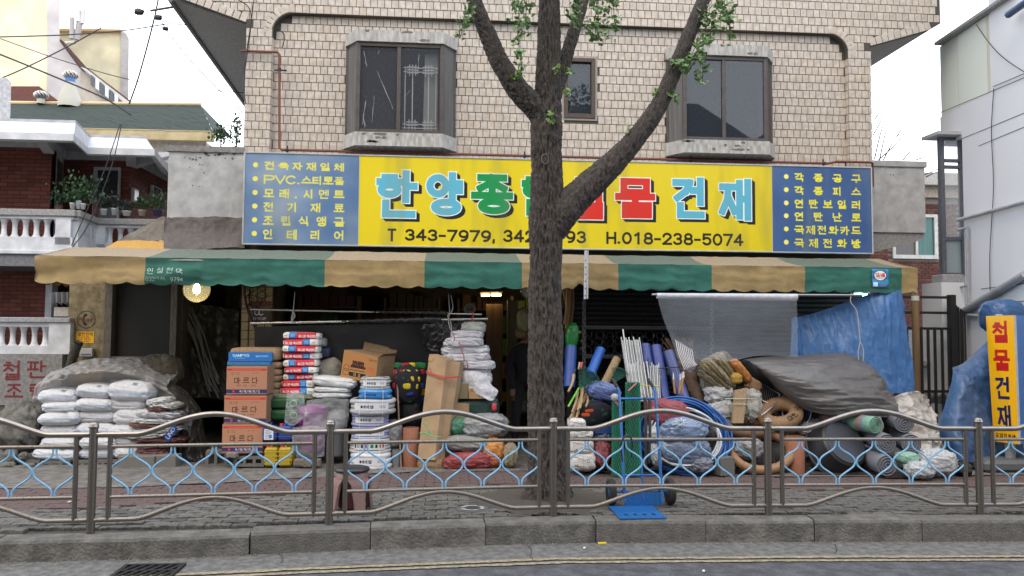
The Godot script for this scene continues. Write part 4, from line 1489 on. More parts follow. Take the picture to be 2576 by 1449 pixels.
	sheet(st,world_rows([[[296,605,.52],[350,605,.52],[412,606,.47]],[[262,625,.95],[340,626,.95],[412,626,.9]]]),40,8,.02,1.3,23.0)
	single("orange_canvas_strip",st,mat(.5,.27,.045,.85,"mottle",1.2),"orange canvas strip under the brown tarp flap on the awning","canvas")

func build_parapets()->void:
	var plaster:=mat(.46,.455,.45,.92,"soft",1.1,"n_fine",.4)
	var patch:=mat(.2,.19,.175,.95,"speck",1.5)
	# over the annex
	var a:=pz(425,366,.1)
	var b:=pz(612,545,.1)
	var p:=thing("parapet_block","grey plastered parapet block with chipped top edge above taupe tarp","wall",v3((a.x+b.x)/2,b.y,0))
	var st:=nst()
	pbox(st,a.x,b.y - .6,-2.3,b.x,a.y - .07,.1,.006)
	part("block",st,plaster,p)
	st=nst()
	grid(st,60,3,func(u: float,v: float)->Vector3:
		var x:=lerpf(a.x - .05,b.x,u)
		return v3(x,lerpf(a.y,a.y - .085 - .02*maxf(fn.get_noise_1d(x*200.0),.0),v),.1+.035 - .01*absf(fn.get_noise_2d(x*200.0,v*30.0))*3.0))
	pbox(st,a.x - .05,a.y - .07,-2.3,b.x,a.y - .003,.118)
	part("coping",st,mat(.28,.265,.25,.95,"mottle",2.0,"n_fine",.7),p)
	for k in 34:
		st=nst()
		var c:=v2(rng.randf_range(a.x+.3,b.x - .1),a.y - .09 - absf(rng.randfn(.0,.06)))
		if k>24: c=v2(lerpf(a.x,b.x,rng.randf_range(.2,.55)),a.y - rng.randf_range(.15,.6))
		var pr:=PackedVector2Array()
		var r:=rng.randf_range(.008,.026) if k <= 24 else rng.randf_range(.005,.012)
		for i in 7: pr.append(c+v2(cos(TAU*i/7),sin(TAU*i/7))*r*rng.randf_range(.6,1.3))
		prism(st,pr,Transform3D(Basis(),v3(0,0,.103)),.002)
		part("chip",st,patch,p)
	# over the alley end
	a=pz(2198,403,.1)
	b=pz(2330,602,.1)
	p=thing("parapet_beam","grey plastered parapet block over tapering concrete bracket beyond the sign","wall",v3((a.x+b.x)/2,b.y,0))
	st=nst()
	var ys:=pz(2200,584,.1).y
	pbox(st,a.x - .05,ys,-3.0,b.x,a.y - .1,.1,.006)
	pbox(st,a.x - .05,a.y - .1,-3.0,b.x+.03,a.y,.125,.01)
	part("block",st,plaster,p)
	st=nst()
	var low:=pz(2200,636,.1).y
	prism(st,PackedVector2Array([v2(a.x - .05,ys - .003),v2(b.x - .02,ys - .003),v2(b.x - .02,b.y),v2(a.x - .05,low)]),Transform3D(Basis(),v3(0,0,.07)),3.0)
	part("bracket",st,mat(.33,.32,.31,.92,"mottle",1.3,"n_fine",.5),p)
	for q in [[2243,420],[2247,422],[2238,421],[2240,439],[2247,440],[2284,593],[2302,592]]:
		st=nst()
		var c:=pz(q[0],q[1],.104)
		lathe(st,[v2(.0,.003),v2(.012,.0)],c,pitchb(90),7)
		part("hole",st,patch,p)

# ---------- the ginkgo tree on the pavement
func limb(st: SurfaceTool,pts: Array,radii: Array,rings: int,sides: int,rough:=1.0,flare:=.0)->void:
	st.set_smooth_group(0)
	var p:=spline(pts,rings)
	var n:=radii.size() - 1
	var side:=Vector3.RIGHT
	var grid_:=[]
	for i in rings+1:
		var t: Vector3=(p[mini(i+1,rings)] - p[maxi(i - 1,0)]).normalized()
		side=(side - t*side.dot(t)).normalized()
		var up:=side.cross(t)
		var s:=float(i)/rings*n
		var k:=mini(int(s),n - 1)
		var r:=lerpf(radii[k],radii[k+1],s - k)
		var ring:=[]
		for j in sides:
			var a:=TAU*j/sides
			var d:=side*cos(a)+up*sin(a)
			var root:=.0
			if flare>.0:
				var low:=clampf(1.0 - (p[i].y - pts[0].y)/.45,.0,1.0)
				root=flare*low*low*(.55+.45*cos(a*4.0+1.0))
			var q: Vector3=p[i]+d*r
			var w:=v3(q.x*760.0,q.y*110.0,q.z*760.0)
			var ridge:=1.0 - absf(fn.get_noise_3dv(w*.42))*2.6
			var bump:=(ridge - .4)*.023+.005*fn.get_noise_3dv(w*1.5)+.012*fn.get_noise_3d(q.x*25.0,q.y*20.0,q.z*25.0)
			ring.append(p[i]+d*(r+root+bump*rough*clampf(r/.1,.4,1.3)))
		grid_.append(ring)
	for i in rings:
		for j in sides:
			var k:=(j+1) % sides
			quad(st,grid_[i][j],grid_[i+1][j],grid_[i+1][k],grid_[i][k])
	st.set_smooth_group(-1)
func leaf(st: SurfaceTool,c: Vector3,size: float,b: Basis)->void:
	# a ginkgo fan on a short stalk
	st.set_smooth_group(-1)
	var stem:=c
	var base:=c+b*v3(0,-size*.5,0)
	tri(st,stem,base+b*v3(.0016,0,0),base - b*v3(.0016,0,0))
	var fan:=[]
	for k in 7:
		var a:=lerpf(-1.15,1.15,k/6.0)
		var r:=size*(.92 if k != 3 else .68)*(1.0 if k % 2==0 else 1.06)
		fan.append(base+b*v3(sin(a)*r,-cos(a)*r,.22*size*absf(sin(a))+.12*size*sin(k*2.1)))
	for k in 6: tri(st,base,fan[k],fan[k+1])
func spray(tree: Node3D,pts: Array,count: int,size: float,spread: float,m: Material,twig: Material)->void:
	# a hanging twig with leaves in tufts
	var st:=nst()
	var path:=spline(pts,12)
	tube(st,path,.004,4)
	var g:=part("twig",st,twig,tree)
	st=nst()
	for k in int(count*1.35):
		var t:=pow(rng.randf(),.9)
		t=(floorf(t*9.0)+rng.randf()*.35)/9.0
		var c:=along(pts,t)+v3(rng.randfn(0,spread),rng.randfn(0,spread*.8),rng.randfn(0,spread))
		var b:=yaw(rng.randf()*360.0)*pitchb(rng.randf_range(-50,50))*rollb(rng.randf_range(-60,60))
		leaf(st,c,size*rng.randf_range(.7,1.35),b)
	part("foliage",st,m,g)
func build_tree()->void:
	var z:=3.85
	var base:=py_(1380,1252,.0)
	base.z=z
	base.x=pz(1378,1230,z).x
	var tr:=thing("ginkgo_tree","ginkgo tree with forked dark furrowed trunk growing from the pavement","tree",v3(base.x,0,z))
	var bark:=mat(.074,.063,.056,.95,"mottle",2.2,"n_bark",.9)
	bark=bark.duplicate()
	bark.uv1_scale=v3(2.4,.8,2.4)
	var P:=func(x: float,y: float,dz:=.0)->Vector3: return pz(x,y,z+dz)
	var R:=func(w: float)->float: return w/2.0/FOCAL*8.15*.93 - .006
	var st:=nst()
	var foot: Vector3=P.call(1378,1200)
	foot.y=-.12
	limb(st,[foot,P.call(1379,1225),P.call(1377,1130),P.call(1373,1000),P.call(1372,850),P.call(1372,700),P.call(1374,560),P.call(1376,440),P.call(1374,330),P.call(1378,240),P.call(1381,100),P.call(1382,-60,-.02),P.call(1385,-260,-.05),P.call(1380,-420,-.1)],
		[R.call(122),R.call(112),R.call(100),R.call(94),R.call(88),R.call(85),R.call(88),R.call(82),R.call(84),R.call(72),R.call(63),R.call(56),R.call(44),R.call(30)],400,128,1.0,.13)
	part("trunk",st,bark,tr)
	# the wide fork to one side, its twin, and the limb behind
	for q in [
		[[[1378,600,.0],[1412,540,.01],[1470,478,.03],[1545,408,.06],[1610,335,.09],[1660,260,.12],[1695,180,.14],[1730,95,.15],[1766,10,.16],[1810,-100,.15],[1850,-230,.1]],[70,92,82,66,54,47,43,41,38,34,26]],
		[[[1380,330,-.01],[1352,275,.01],[1305,228,.05],[1262,165,.1],[1232,100,.14],[1207,40,.18],[1186,-20,.2],[1150,-120,.22],[1120,-240,.2]],[60,70,60,52,47,43,40,36,28]],
		[[[1392,250,-.1],[1412,185,-.16],[1434,110,-.22],[1455,45,-.27],[1475,-20,-.3],[1500,-120,-.33],[1540,-220,-.35]],[44,43,38,34,31,28,22]],
	]:
		var pts:=[]
		for a in q[0]: pts.append(P.call(a[0],a[1],a[2]))
		var rr:=[]
		for w in q[1]: rr.append(R.call(w))
		st=nst()
		limb(st,pts,rr,220,64,.8)
		part("branch",st,bark,tr)
	# stub and knots
	st=nst()
	limb(st,[P.call(1705,165,.14),P.call(1722,158,.2),P.call(1733,155,.22)],[R.call(24),R.call(16),R.call(11)],8,12,.5)
	part("stub",st,bark,tr)
	for q in [[1371,400,.17,11.0],[1480,466,.17,11.0]]:
		st=nst()
		var ring:=[]
		for k in 16: ring.append(P.call(q[0],q[1],q[2])+v3(cos(TAU*k/16)*.036,sin(TAU*k/16)*.05,.0))
		tube(st,ring,.006,6,false,true)
		part("knot",st,mat(.2,.17,.15,.95,"speck",3.0),tr)
	var green:=mat(.13,.23,.07,.55,"soft",5.0).duplicate() as StandardMaterial3D
	green.backlight_enabled=true
	green.backlight=Color(.12,.3,.06)
	var fresh:=mat(.2,.34,.07,.55,"soft",5.0).duplicate() as StandardMaterial3D
	fresh.backlight_enabled=true
	fresh.backlight=Color(.25,.4,.06)
	var twig:=mat(.07,.055,.045,.9,"")
	var mk:=func(list: Array)->Array:
		var o:=[]
		for a in list: o.append(P.call(a[0],a[1],a[2]))
		return o
	for q in [
		[[[1290,-40,.3],[1305,20,.32],[1303,90,.33],[1313,175,.33]],85,.038,.03],
		[[[1318,-60,.25],[1325,0,.27],[1320,60,.28]],40,.038,.035],
		[[[1450,-50,.1],[1452,0,.12],[1447,60,.12]],55,.042,.05],
		[[[1500,-50,.15],[1505,10,.2],[1495,55,.22],[1510,100,.22]],75,.044,.05],
		[[[1545,-50,.2],[1542,0,.22],[1548,65,.24]],45,.042,.04],
		[[[1725,170,.24],[1765,90,.3],[1768,140,.33],[1768,212,.34]],75,.04,.03],
		[[[1775,30,.25],[1815,0,.3],[1830,40,.32],[1838,95,.32]],70,.042,.04],
		[[[1775,40,.2],[1790,60,.25],[1782,105,.27]],30,.04,.03],
		[[[1190,10,.28],[1170,35,.3],[1160,90,.31]],30,.04,.03],
		[[[1690,150,.2],[1702,150,.26],[1722,155,.28]],18,.045,.03],
		[[[1690,235,.18],[1696,228,.24],[1700,250,.25]],9,.04,.02],
	]:
		spray(tr,mk.call(q[0]),q[1],q[2],q[3],green,twig)
	for q in [[[[1300,190,.17],[1303,180,.2],[1310,200,.21]],14,.035,.02],[[[1398,175,.14],[1408,165,.2],[1440,178,.21]],16,.035,.02],[[[1425,232,.1],[1428,222,.14],[1432,235,.14]],7,.03,.015],[[[1378,280,.16],[1385,275,.2],[1392,305,.22]],15,.036,.016],[[[1578,330,.12],[1580,318,.16],[1583,335,.17]],8,.025,.01],[[[1648,238,.16],[1648,220,.2],[1652,240,.2]],8,.026,.012]]:
		spray(tr,mk.call(q[0]),q[1],q[2],q[3],fresh,twig)
	spray(tr,mk.call([[1530,392,.12],[1533,410,.14],[1532,445,.15]]),6,.035,.006,mat(.26,.11,.05,.9,"soft",5.0),twig)
	# the crown goes on above the view
	for k in 46:
		var a: Vector3=[P.call(1385,-300),P.call(1150,-150,.2),P.call(1520,-170,-.3),P.call(1830,-180,.12)][k % 4]
		a+=v3(rng.randfn(0,.45),absf(rng.randfn(0,.4))+.15,rng.randfn(0,.5))
		spray(tr,[a,a+v3(.1,-.15,.05),a+v3(.12,-.4,.05)],30,.045,.07,green,twig)

# ---------- somebody in the doorway, half hidden by the trunk
func build_person()->void:
	var f:=pz(1322,900,.35)
	f.y=.03
	org=f
	var o:=func(x: float,y: float,zz: float)->Vector3: return f+v3(x,y,zz)
	var bones:=[
		[o.call(.02,.98,0),o.call(-.01,1.2,0),.15,.145],[o.call(-.01,1.2,0),o.call(.0,1.4,0),.15,.14],
		[o.call(-.14,1.4,.02),o.call(.15,1.4,-.02),.075,.075],[o.call(.0,1.42,0),o.call(.03,1.54,.02),.06,.055],
		[o.call(.05,1.6,.03),o.call(.04,1.68,.02),.085,.095],
		[o.call(-.17,1.38,.02),o.call(-.25,1.12,.02),.065,.055],[o.call(-.25,1.12,.02),o.call(-.2,.9,.12),.052,.04],
		[o.call(.18,1.38,-.02),o.call(.24,1.12,.0),.065,.055],[o.call(.24,1.12,.0),o.call(.22,.88,.1),.052,.04],
		[o.call(-.09,.95,0),o.call(-.13,.5,.03),.1,.07],[o.call(-.13,.5,.03),o.call(-.15,.09,0),.068,.05],[o.call(-.15,.05,0),o.call(-.17,.04,.16),.045,.04],
		[o.call(.1,.95,0),o.call(.11,.5,.03),.1,.07],[o.call(.11,.5,.03),o.call(.12,.09,-.02),.068,.05],[o.call(.12,.05,-.02),o.call(.13,.04,.14),.045,.04],
	]
	for s in [[-.2,.9,.12],[.22,.88,.1]]:
		bones.append([o.call(s[0],s[1],s[2]),o.call(s[0],s[1] - .07,s[2]+.02),.032,.03])
		for k in 4: bones.append([o.call(s[0] - .03+k*.02,s[1] - .09,s[2]+.02),o.call(s[0] - .03+k*.02,s[1] - .16+absf(k - 1.5)*.01,s[2]+.035),.011,.009])
		bones.append([o.call(s[0]+.03,s[1] - .03,s[2]+.03),o.call(s[0]+.05,s[1] - .1,s[2]+.05),.012,.01])
	bones.append([o.call(.055,1.62,.12),o.call(.055,1.59,.135),.016,.018])
	var mesh:=nets(bones,.017,.03,func(p: Vector3)->Color:
		var q:=p - f
		if q.y>1.5 and q.y<1.66: return Color(.22,.12,.08)
		if q.y<.83 and q.y>.66 and absf(q.x)>.16: return Color(.22,.12,.08)
		return Color(.012,.013,.018))
	var m:=StandardMaterial3D.new()
	m.vertex_color_use_as_albedo=true
	m.roughness=.9
	var p:=MeshInstance3D.new()
	p.mesh=mesh
	p.material_override=m
	p.name = "person"
	add_child(p)
	p.position=f
	tag(p,"person in black clothes and brown brimmed hat standing in the shop doorway","person")
	var st:=nst()
	lathe(st,[v2(.19,1.69),v2(.2,1.685),v2(.19,1.705),v2(.115,1.715),v2(.105,1.8),v2(.07,1.825),v2(.0,1.83)],f+v3(.045,0,.02),rollb(-4),24)
	part("hat",st,mat(.13,.085,.055,.9,"mottle",3.0),p)

# ---------- goods in front of the shop, from the annex to the tree
func sack_tex(stripe: bool,words: bool)->Material:
	var im:=canvas(256,128,Color(.76,.76,.77))
	if stripe:
		for j in range(58,76):
			for i in 256: im.set_pixel(i,j,Color(.62,.7,.8).lerp(Color(.76,.76,.77),absf(j - 67)/12.0))
	if words:
		draw_text(im,"PRO",150,14,9,12,3,2.5,Color(.12,.3,.25))
	for j in 128:
		for i in 256:
			var n:=fn.get_noise_2d(i*.5,j*.5)
			if n>.1: im.set_pixel(i,j,im.get_pixel(i,j).lerp(Color(.6,.58,.54),(n - .1)*.6))
	var m:=printed(im,.6)
	m.normal_enabled=true
	m.normal_texture=tex.n_soft
	m.normal_scale=.35
	return m
func carton(called: String,label: String,corners: Array,depth: Vector3,m: Material,face: Material,group := "")->Node3D:
	# corners of the front face in order top-left, top-right, bottom-right, bottom-left; depth points backwards
	var t:=thing(called,label,"box",(corners[2]+corners[3])/2+depth/2,group)
	var st:=nst()
	var f:=corners
	var b:=[]
	for c in f: b.append(c+depth)
	quad(st,f[0],f[1],f[2],f[3])
	quad(st,b[1],b[0],b[3],b[2]); quad(st,b[0],f[0],f[3],b[3]); quad(st,f[1],b[1],b[2],f[2]); quad(st,f[3],f[2],b[2],b[3]); quad(st,b[0],b[1],f[1],f[0])
	part("carton_body",st,m,t)
	if face:
		st=nst()
		var n: Vector3=(f[1] - f[0]).cross(f[3] - f[0]).normalized()*-.0018
		if n.z<0: n=-n
		uvquad(st,f[0]+n,f[1]+n,f[2]+n,f[3]+n)
		part("printed_face",st,face,t)
	return t
func hollow_block(c: Vector3,s: Vector3,b: Basis,label: String,group := "concrete blocks under the goods")->void:
	# a cement block on its side: three round holes through it
	var t:=thing("concrete_block",label,"block",c - v3(0,s.y/2,0),group)
	var st:=nst()
	var poly:=PackedVector2Array([v2(-s.x/2,-s.y/2),v2(s.x/2,-s.y/2),v2(s.x/2,s.y/2),v2(-s.x/2,s.y/2)])
	var cem:=mat(.24,.225,.205,.95,"speck",1.6,"n_fine",.9)
	# bars round the holes
	var hw:=s.x/3.0
	for k in 4:
		box(st,c+b*v3(-s.x/2+k*hw+(.016 if k==0 else (-.016 if k==3 else .0)),0,0),v3(.034,s.y,s.z),b)
	for e in [-1,1]:
		box(st,c+b*v3(0,e*(s.y/2 - .02),0),v3(s.x - .036,.036,s.z - .004),b)
	box(st,c,v3(s.x - .04,s.y - .06,s.z*.2),b)
	part("shell",st,cem,t)
func jerrycan(x0: float,y0: float,x1: float,y1: float,z: float,m: Material,cap: Material,label: String,group: String,note: Material)->void:
	var q:=rc(x0,y0,x1,y1,z)
	var c: Vector3=q[0] - v3(0,0,.11)
	var t:=thing("jerrycan",label,"can",c - v3(0,q[2],0),group)
	var st:=nst()
	bev(st,c - v3(0,.02,0),v3(q[1]*2 - .006,q[2]*2 - .04,.22),.022)
	for k in 3: bev(st,c+v3(0,-.06+k*.05,0),v3(q[1]*2,.012,.226),.004)
	part("body",st,m,t)
	st=nst()
	var top: float=c.y+q[2] - .04
	tube(st,spline([v3(c.x - .0,top,c.z+.08),v3(c.x,top+.035,c.z+.04),v3(c.x,top+.035,c.z - .05),v3(c.x,top,c.z - .09)],10),.011,8)
	part("handle",st,m,t)
	st=nst()
	lathe(st,[v2(.024,-.005),v2(.024,.028),v2(.0,.03)],v3(c.x - q[1]*.5,top,c.z+.06),Basis(),14,false)
	part("cap",st,cap,t)
	if note:
		st=nst()
		uvquad(st,c+v3(-q[1]*.75,.04,.1145),c+v3(q[1]*.55,.04,.1145),c+v3(q[1]*.55,-.09,.1145),c+v3(-q[1]*.75,-.09,.1145))
		part("paper_label",st,note,t)
func hose_pack(x0: float,y0: float,x1: float,y1: float,z: float,m: Material,label: String,ridges: int,band: Material,depth:=.9)->void:
	# a flat coil of hose, wrapped; the turns show as ridges
	var q:=rc(x0,y0,x1,y1,z)
	var rad: float=q[1]
	var c:=v3(q[0].x,q[0].y - q[2],z - rad*depth)
	var t:=thing("hose_coil",label,"hose",c,"coils of hose stacked under the fence line")
	var st:=nst()
	var hgt: float=q[2]*2
	var r:=hgt/ridges/2.0
	for k in ridges:
		var ring:=[]
		var wob:=rng.randf_range(-.012,.008)
		for a in 44:
			var an:=TAU*a/44
			ring.append(c+v3(spow(cos(an),.8)*(rad - r+wob),r+k*2*r+.004*sin(an*3+k),spow(sin(an),.8)*(rad*depth - r+wob)))
		tube(st,ring,r*1.06,8,false,true)
	part("turns",st,m,t)
	st=nst()
	var inner:=[]
	lathe(st,[v2(rad*.93 - r*1.5,.004),v2(rad*.93 - r*1.5,hgt - .004)],c,Basis.from_scale(v3(1,1,depth)),30)
	part("core",st,mat(.05,.05,.05,.9,""),t)
	if band:
		st=nst()
		st.set_smooth_group(0)
		var y_a:=hgt*.28; var y_b:=hgt*.78
		for k in 16:
			var a0:=lerpf(2.3,.84,k/16.0); var a1:=lerpf(2.3,.84,(k+1)/16.0)
			var e:=func(an: float,y: float)->Vector3: return c+v3(spow(cos(an),.8)*(rad+.003),y,spow(sin(an),.8)*(rad*depth+.003))
			uvquad(st,e.call(a0,y_b),e.call(a1,y_b),e.call(a1,y_a),e.call(a0,y_a),k/16.0,0,(k+1)/16.0,1)
		part("wrapper_label",st,band,t)
	for k in 2:
		st=nst()
		var an:=1.15+k*.85
		var p:=c+v3(spow(cos(an),.8)*(rad+.004),0,spow(sin(an),.8)*(rad*depth+.004))
		tube(st,[p,p+v3(0,hgt,0)],.003,5)
		part("strap",st,mat(.7,.7,.7,.5,""),t)
func build_goods_a()->void:
	var st: SurfaceTool
	var t: Node3D
	# white sacks in three columns
	var plain:=sack_tex(false,false)
	var stripe:=sack_tex(true,false)
	var word:=sack_tex(true,true)
	var S:=func(x: float,y: float)->Vector2: return v2(.3347*x,717.8+.3347*y)
	var names:=["white striped sack, top of the column next to the graffiti wall","white striped sack, top of the middle column of sacks","bulging white sack with gathered mouth, top of the column by the folded bags"]
	var cols:=[
		[[272,785,562,893,2],[298,873,585,962,1],[272,950,585,1056,2],[290,1048,575,1150,0],[290,1145,560,1238,0],[232,1232,565,1322,2]],
		[[558,748,818,852,2],[552,848,828,950,1],[545,934,852,1040,0],[556,1032,850,1150,1],[582,1142,850,1232,0],[582,1218,870,1312,2]],
		[[795,725,1105,878,2],[788,832,1082,962,0],[845,922,1105,1065,0],[800,1050,1050,1150,0],[856,1142,1060,1205,0],[848,1200,1060,1305,0]],
	]
	for ci in 3:
		for k in 6:
			var q: Array=cols[ci][k]
			var a: Vector2=S.call(q[0],q[1])
			var b: Vector2=S.call(q[2],q[3])
			var nth: String=["top","second","third","fourth","fifth","lowest"][k]
			var lab: String=names[ci] if k==0 else nth + " " + ["plain white sack from the top in the column next to the graffiti wall","plain white sack from the top in the middle column of sacks","plain white sack from the top in the column by folded bags"][ci]
			if q[4]>0 and k>0: lab=lab.replace("plain white","white striped")
			lump("white_sack",[a.x - 4,a.y - 3,b.x+4,b.y+5],1.5+.03*((k*7+ci) % 3),.5,[plain,stripe,word][q[4]],lab,"sack","white sacks stacked on blocks",.07,.84,.36,rng.randf_range(-4,4),2.0)
	# gathered mouth of the top sack
	org=pz(305,985,1.56)
	st=nst()
	for k in 14:
		var a:=TAU*k/14.0
		var c:=org+v3(0,0,.0)
		tri(st,c+v3(cos(a)*.045,sin(a)*.045,.02),c+v3(cos(a+.3)*.05,sin(a+.3)*.05,.0),c+v3(cos(a+.15)*.012,sin(a+.15)*.012,.05))
	# hollow blocks under them
	for q in [[85,1312,300,1400,0],[300,1318,520,1400,1],[560,1318,720,1395,2],[712,1315,880,1380,3]]:
		var a: Vector2=S.call(q[0],q[1])
		var b: Vector2=S.call(q[2],q[3])
		var r:=rc(a.x,a.y,b.x,b.y,1.55)
		hollow_block(r[0] - v3(0,0,.1),v3(r[1]*2 - .01,r[2]*2,.19),yaw(rng.randf_range(-3,3)),"hollow grey concrete block, " + ["first","second","third","fourth"][q[4]] + " in the row under the white sacks")
	for q in [[885,1285,1165,1415],[1168,1280,1325,1408]]:
		var a: Vector2=S.call(q[0],q[1])
		var b: Vector2=S.call(q[2],q[3])
		var r:=rc(a.x,a.y,b.x,b.y,1.78)
		org=r[0] - v3(0,r[2],.1)
		st=nst()
		bev(st,r[0] - v3(0,0,.1),v3(r[1]*2,r[2]*2,.2),.006,yaw(-4))
		single("solid_block",st,mat(.25,.235,.215,.95,"speck",1.6,"n_fine",.9),"solid grey concrete block under the folded printed bags","block","solid blocks under folded bags")
	# folded printed bags
	var uno:=canvas(128,64,Color(.1,.3,.62))
	draw_text(uno,"UNO",14,12,30,38,8,6,Color(.85,.87,.9))
	var fb:=[
		[1075,852,1260,905,.68,.69,.7,"white and blue"],[1090,880,1320,935,.62,.62,.6,"white"],[1085,905,1260,965,.16,.06,.045,"maroon"],[1000,940,1335,1010,.64,.64,.66,"white"],[970,1000,1330,1050,.66,.66,.66,"white"],
		[950,1040,1255,1085,.22,.08,.06,"maroon"],[960,1070,1330,1125,.6,.6,.6,"white"],[940,1105,1290,1160,.56,.55,.54,"white"],[950,1150,1380,1190,.14,.05,.045,"maroon"],[1000,1185,1270,1240,.18,.06,.06,"maroon"],[1005,1225,1260,1285,.15,.05,.05,"maroon"],
	]
	for q in fb:
		var a: Vector2=S.call(q[0],q[1])
		var b: Vector2=S.call(q[2],q[3])
		lump("folded_bag",[a.x,a.y,b.x,b.y],1.62,.42,mat(q[4],q[5],q[6],.55,"mottle",3.0,"n_wrinkle",.8),q[7] + " folded woven bag, layer " + ["one","two","three","four","five","six","seven","eight","nine","ten","eleven"][fb.find(q)] + " down in the heap beside white sacks","bag","folded woven bags in a heap",.16,.7,.6,rng.randf_range(-5,5),3.2)
	org=pz(428,1090,1.66)
	st=nst()
	var ua:=pz(412,1100,1.67); var ub:=pz(438,1066,1.67); var uc:=pz(446,1078,1.64); var ud:=pz(424,1112,1.64)
	uvquad(st,ua,ub,uc,ud)
	uvquad(st,ua - v3(0,.004,.02),ub - v3(0,.004,.02),uc - v3(0,.004,.02),ud - v3(0,.004,.02))
	single("blue_bag_flap",st,printed(uno,.5),"blue printed flap with white letters in the folded bags","bag")
	# grey plastic cover behind the sacks
	var veil:=clear_film(.36,.35,.345,.62,.3)
	org=v3(-4.4,0,1.0)
	st=nst()
	sheet(st,world_rows([
		[[175,915,.75],[240,902,.8],[310,897,.75],[380,905,.7],[440,910,.7]],
		[[120,940,1.0],[200,925,1.15],[300,920,1.15],[380,925,1.0],[445,940,.9]],
		[[88,975,1.25],[150,948,1.45],[235,935,1.5],[330,940,1.45],[420,975,1.25]],
		[[78,1040,1.2],[140,985,1.3],[240,962,1.3],[340,960,1.3],[450,1010,1.2]],
		[[70,1120,1.0],[140,1060,1.0],[240,1040,1.0],[360,1030,1.1],[470,1075,1.1]],
	]),110,80,.09,1.1,2.0)
	single("grey_plastic_cover",st,veil,"grey plastic cover draped behind the white sacks","cover")
	org=v3(-3.9,0,.9)
	st=nst()
	sheet(st,world_rows([[[400,950,1.0],[440,965,1.0],[470,985,.9]],[[430,1000,1.25],[470,1010,1.2],[505,1030,1.0]],[[440,1080,1.3],[480,1085,1.3],[515,1090,1.0]],[[445,1155,1.3],[485,1160,1.4],[540,1162,1.1]]]),60,60,.06,1.0,9.0)
	single("dark_plastic_drape",st,mat(.045,.043,.042,.4,"mottle",1.5,"n_wrinkle",.5),"dark plastic drape hanging beside the folded bags","cover")
	lump("burlap_lump",[330,897,440,985],.95,.5,mat(.12,.1,.075,.9,"mottle",2.0,"n_wrinkle",.6),"dusty brown sheet heaped under the annex window","sheet","",.2,.8,.6,.0,1.6)
	# stones and a tarp by the graffiti wall
	lump("stone_sheet",[-40,1015,88,1150],1.55,.7,mat(.17,.16,.14,.85,"mottle",1.5,"n_wrinkle",.7),"dirty grey sheet over rubble beside the graffiti wall","sheet","",.18,.9,.7,-20.0,1.7,4.0)
	for q in [[-20,1165,30,1190,1.75],[20,1175,58,1198,1.8],[40,1140,62,1160,1.6],[48,1168,80,1188,1.75],[4,1130,36,1170,1.62]]:
		lump("rubble_stone",[q[0],q[1],q[2],q[3]],q[4],.14,mat(.24,.22,.19,.95,"speck",2.0,"n_fine",.8),"broken grey stone lying by the sheet under graffiti","stone","broken stones by the wall",.25,.8,.8,.0,1.3)
	org=pz(182,925,.6)
	st=nst()
	limb(st,[pz(176,925,.6),pz(184,895,.62),pz(197,862,.65)],[.055,.06,.06],30,16,.5)
	box(st,pz(198,860,.65),v3(.09,.02,.09),rollb(-24))
	single("wood_post_stump",st,streaked(.075,.07,.05,.95,3.0,.6),"dark leaning wooden post stump sticking out of the plastic cover","post")
	# pipes of the phone decal wall
	var im:=canvas(128,128,Color(0,0,0,0))
	disc(im,64,64,60,Color(.12,.1,.06,.9),55)
	for k in 20:
		var a:=lerpf(-1.2,1.2,k/19.0)
		disc(im,70 - cos(a)*26,64+sin(a)*34,5.5 if absf(a)<.7 else 9.0,Color(.08,.09,.13,.95))
	draw_text(im,"Road",18,50,20,26,6,4,Color(.4,.12,.04,.85))
	var dm:=printed(im,.7)
	dm.transparency=BaseMaterial3D.TRANSPARENCY_ALPHA
	var wa:=pz(193,780,.104)
	var wb:=pz(241,828,.104)
	org=v3(wa.x,wb.y,.104)
	st=nst()
	uvquad(st,v3(wa.x,wa.y,.104),v3(wb.x,wa.y,.104),v3(wb.x,wb.y,.104),v3(wa.x,wb.y,.104))
	single("telephone_decal",st,dm,"round telephone handset decal on the yellow annex wall","decal")
	im=canvas(160,110,Color(.9,.66,.04))
	draw_text(im,"명찬인력",8,8,32,36,5,5,Color(.1,.07,.02))
	for k in 3: draw_text(im,["018-238-","343-7979","032-346-"][k],10,54+k*18,12,11,5,2.2,Color(.25,.15,.02))
	wa=pz(193,834,.105)
	wb=pz(236,863,.105)
	org=v3(wa.x,wb.y,.105)
	st=nst()
	uvquad(st,v3(wa.x,wa.y,.105),v3(wb.x,wa.y,.105),v3(wb.x,wb.y,.105),v3(wa.x,wb.y,.105))
	single("yellow_sticker",st,printed(im,.5),"yellow rectangular job sticker with dark Korean print on annex wall","sticker")
	t=thing("letter_box","small white letter box fixed below the yellow sticker","letterbox",pz(216,898,.15))
	st=nst()
	var r:=rc(200,876,232,897,.18)
	bev(st,r[0] - v3(0,0,.04),v3(r[1]*2,r[2]*2,.08),.006)
	part("case",st,mat(.5,.49,.46,.6,"mottle",2.0),t)
	st=nst()
	box(st,r[0]+v3(0,-.03,.001),v3(r[1]*1.6,.022,.004))
	part("slot",st,mat(.07,.1,.17,.5,""),t)
	# globe lamp
	globe_lamp(pz(495,728,1.55),.165,true,"lit glass globe lamp hanging under the awning near the annex")
	globe_lamp(pz(1334,728,1.6),.13,false,"unlit glass globe lamp hanging under the awning behind the trunk")

	# three cartons
	var Q:=func(x: float,y: float)->Vector2: return v2(543.2+.2544*x,834.2+.2544*y)
	var brown:=mat(.3,.18,.115,.85,"mottle",1.5)
	im=canvas(512,352,Color(.67,.48,.37))
	im.fill_rect(Rect2i(8,26,496,26),Color(.74,.17,.12))
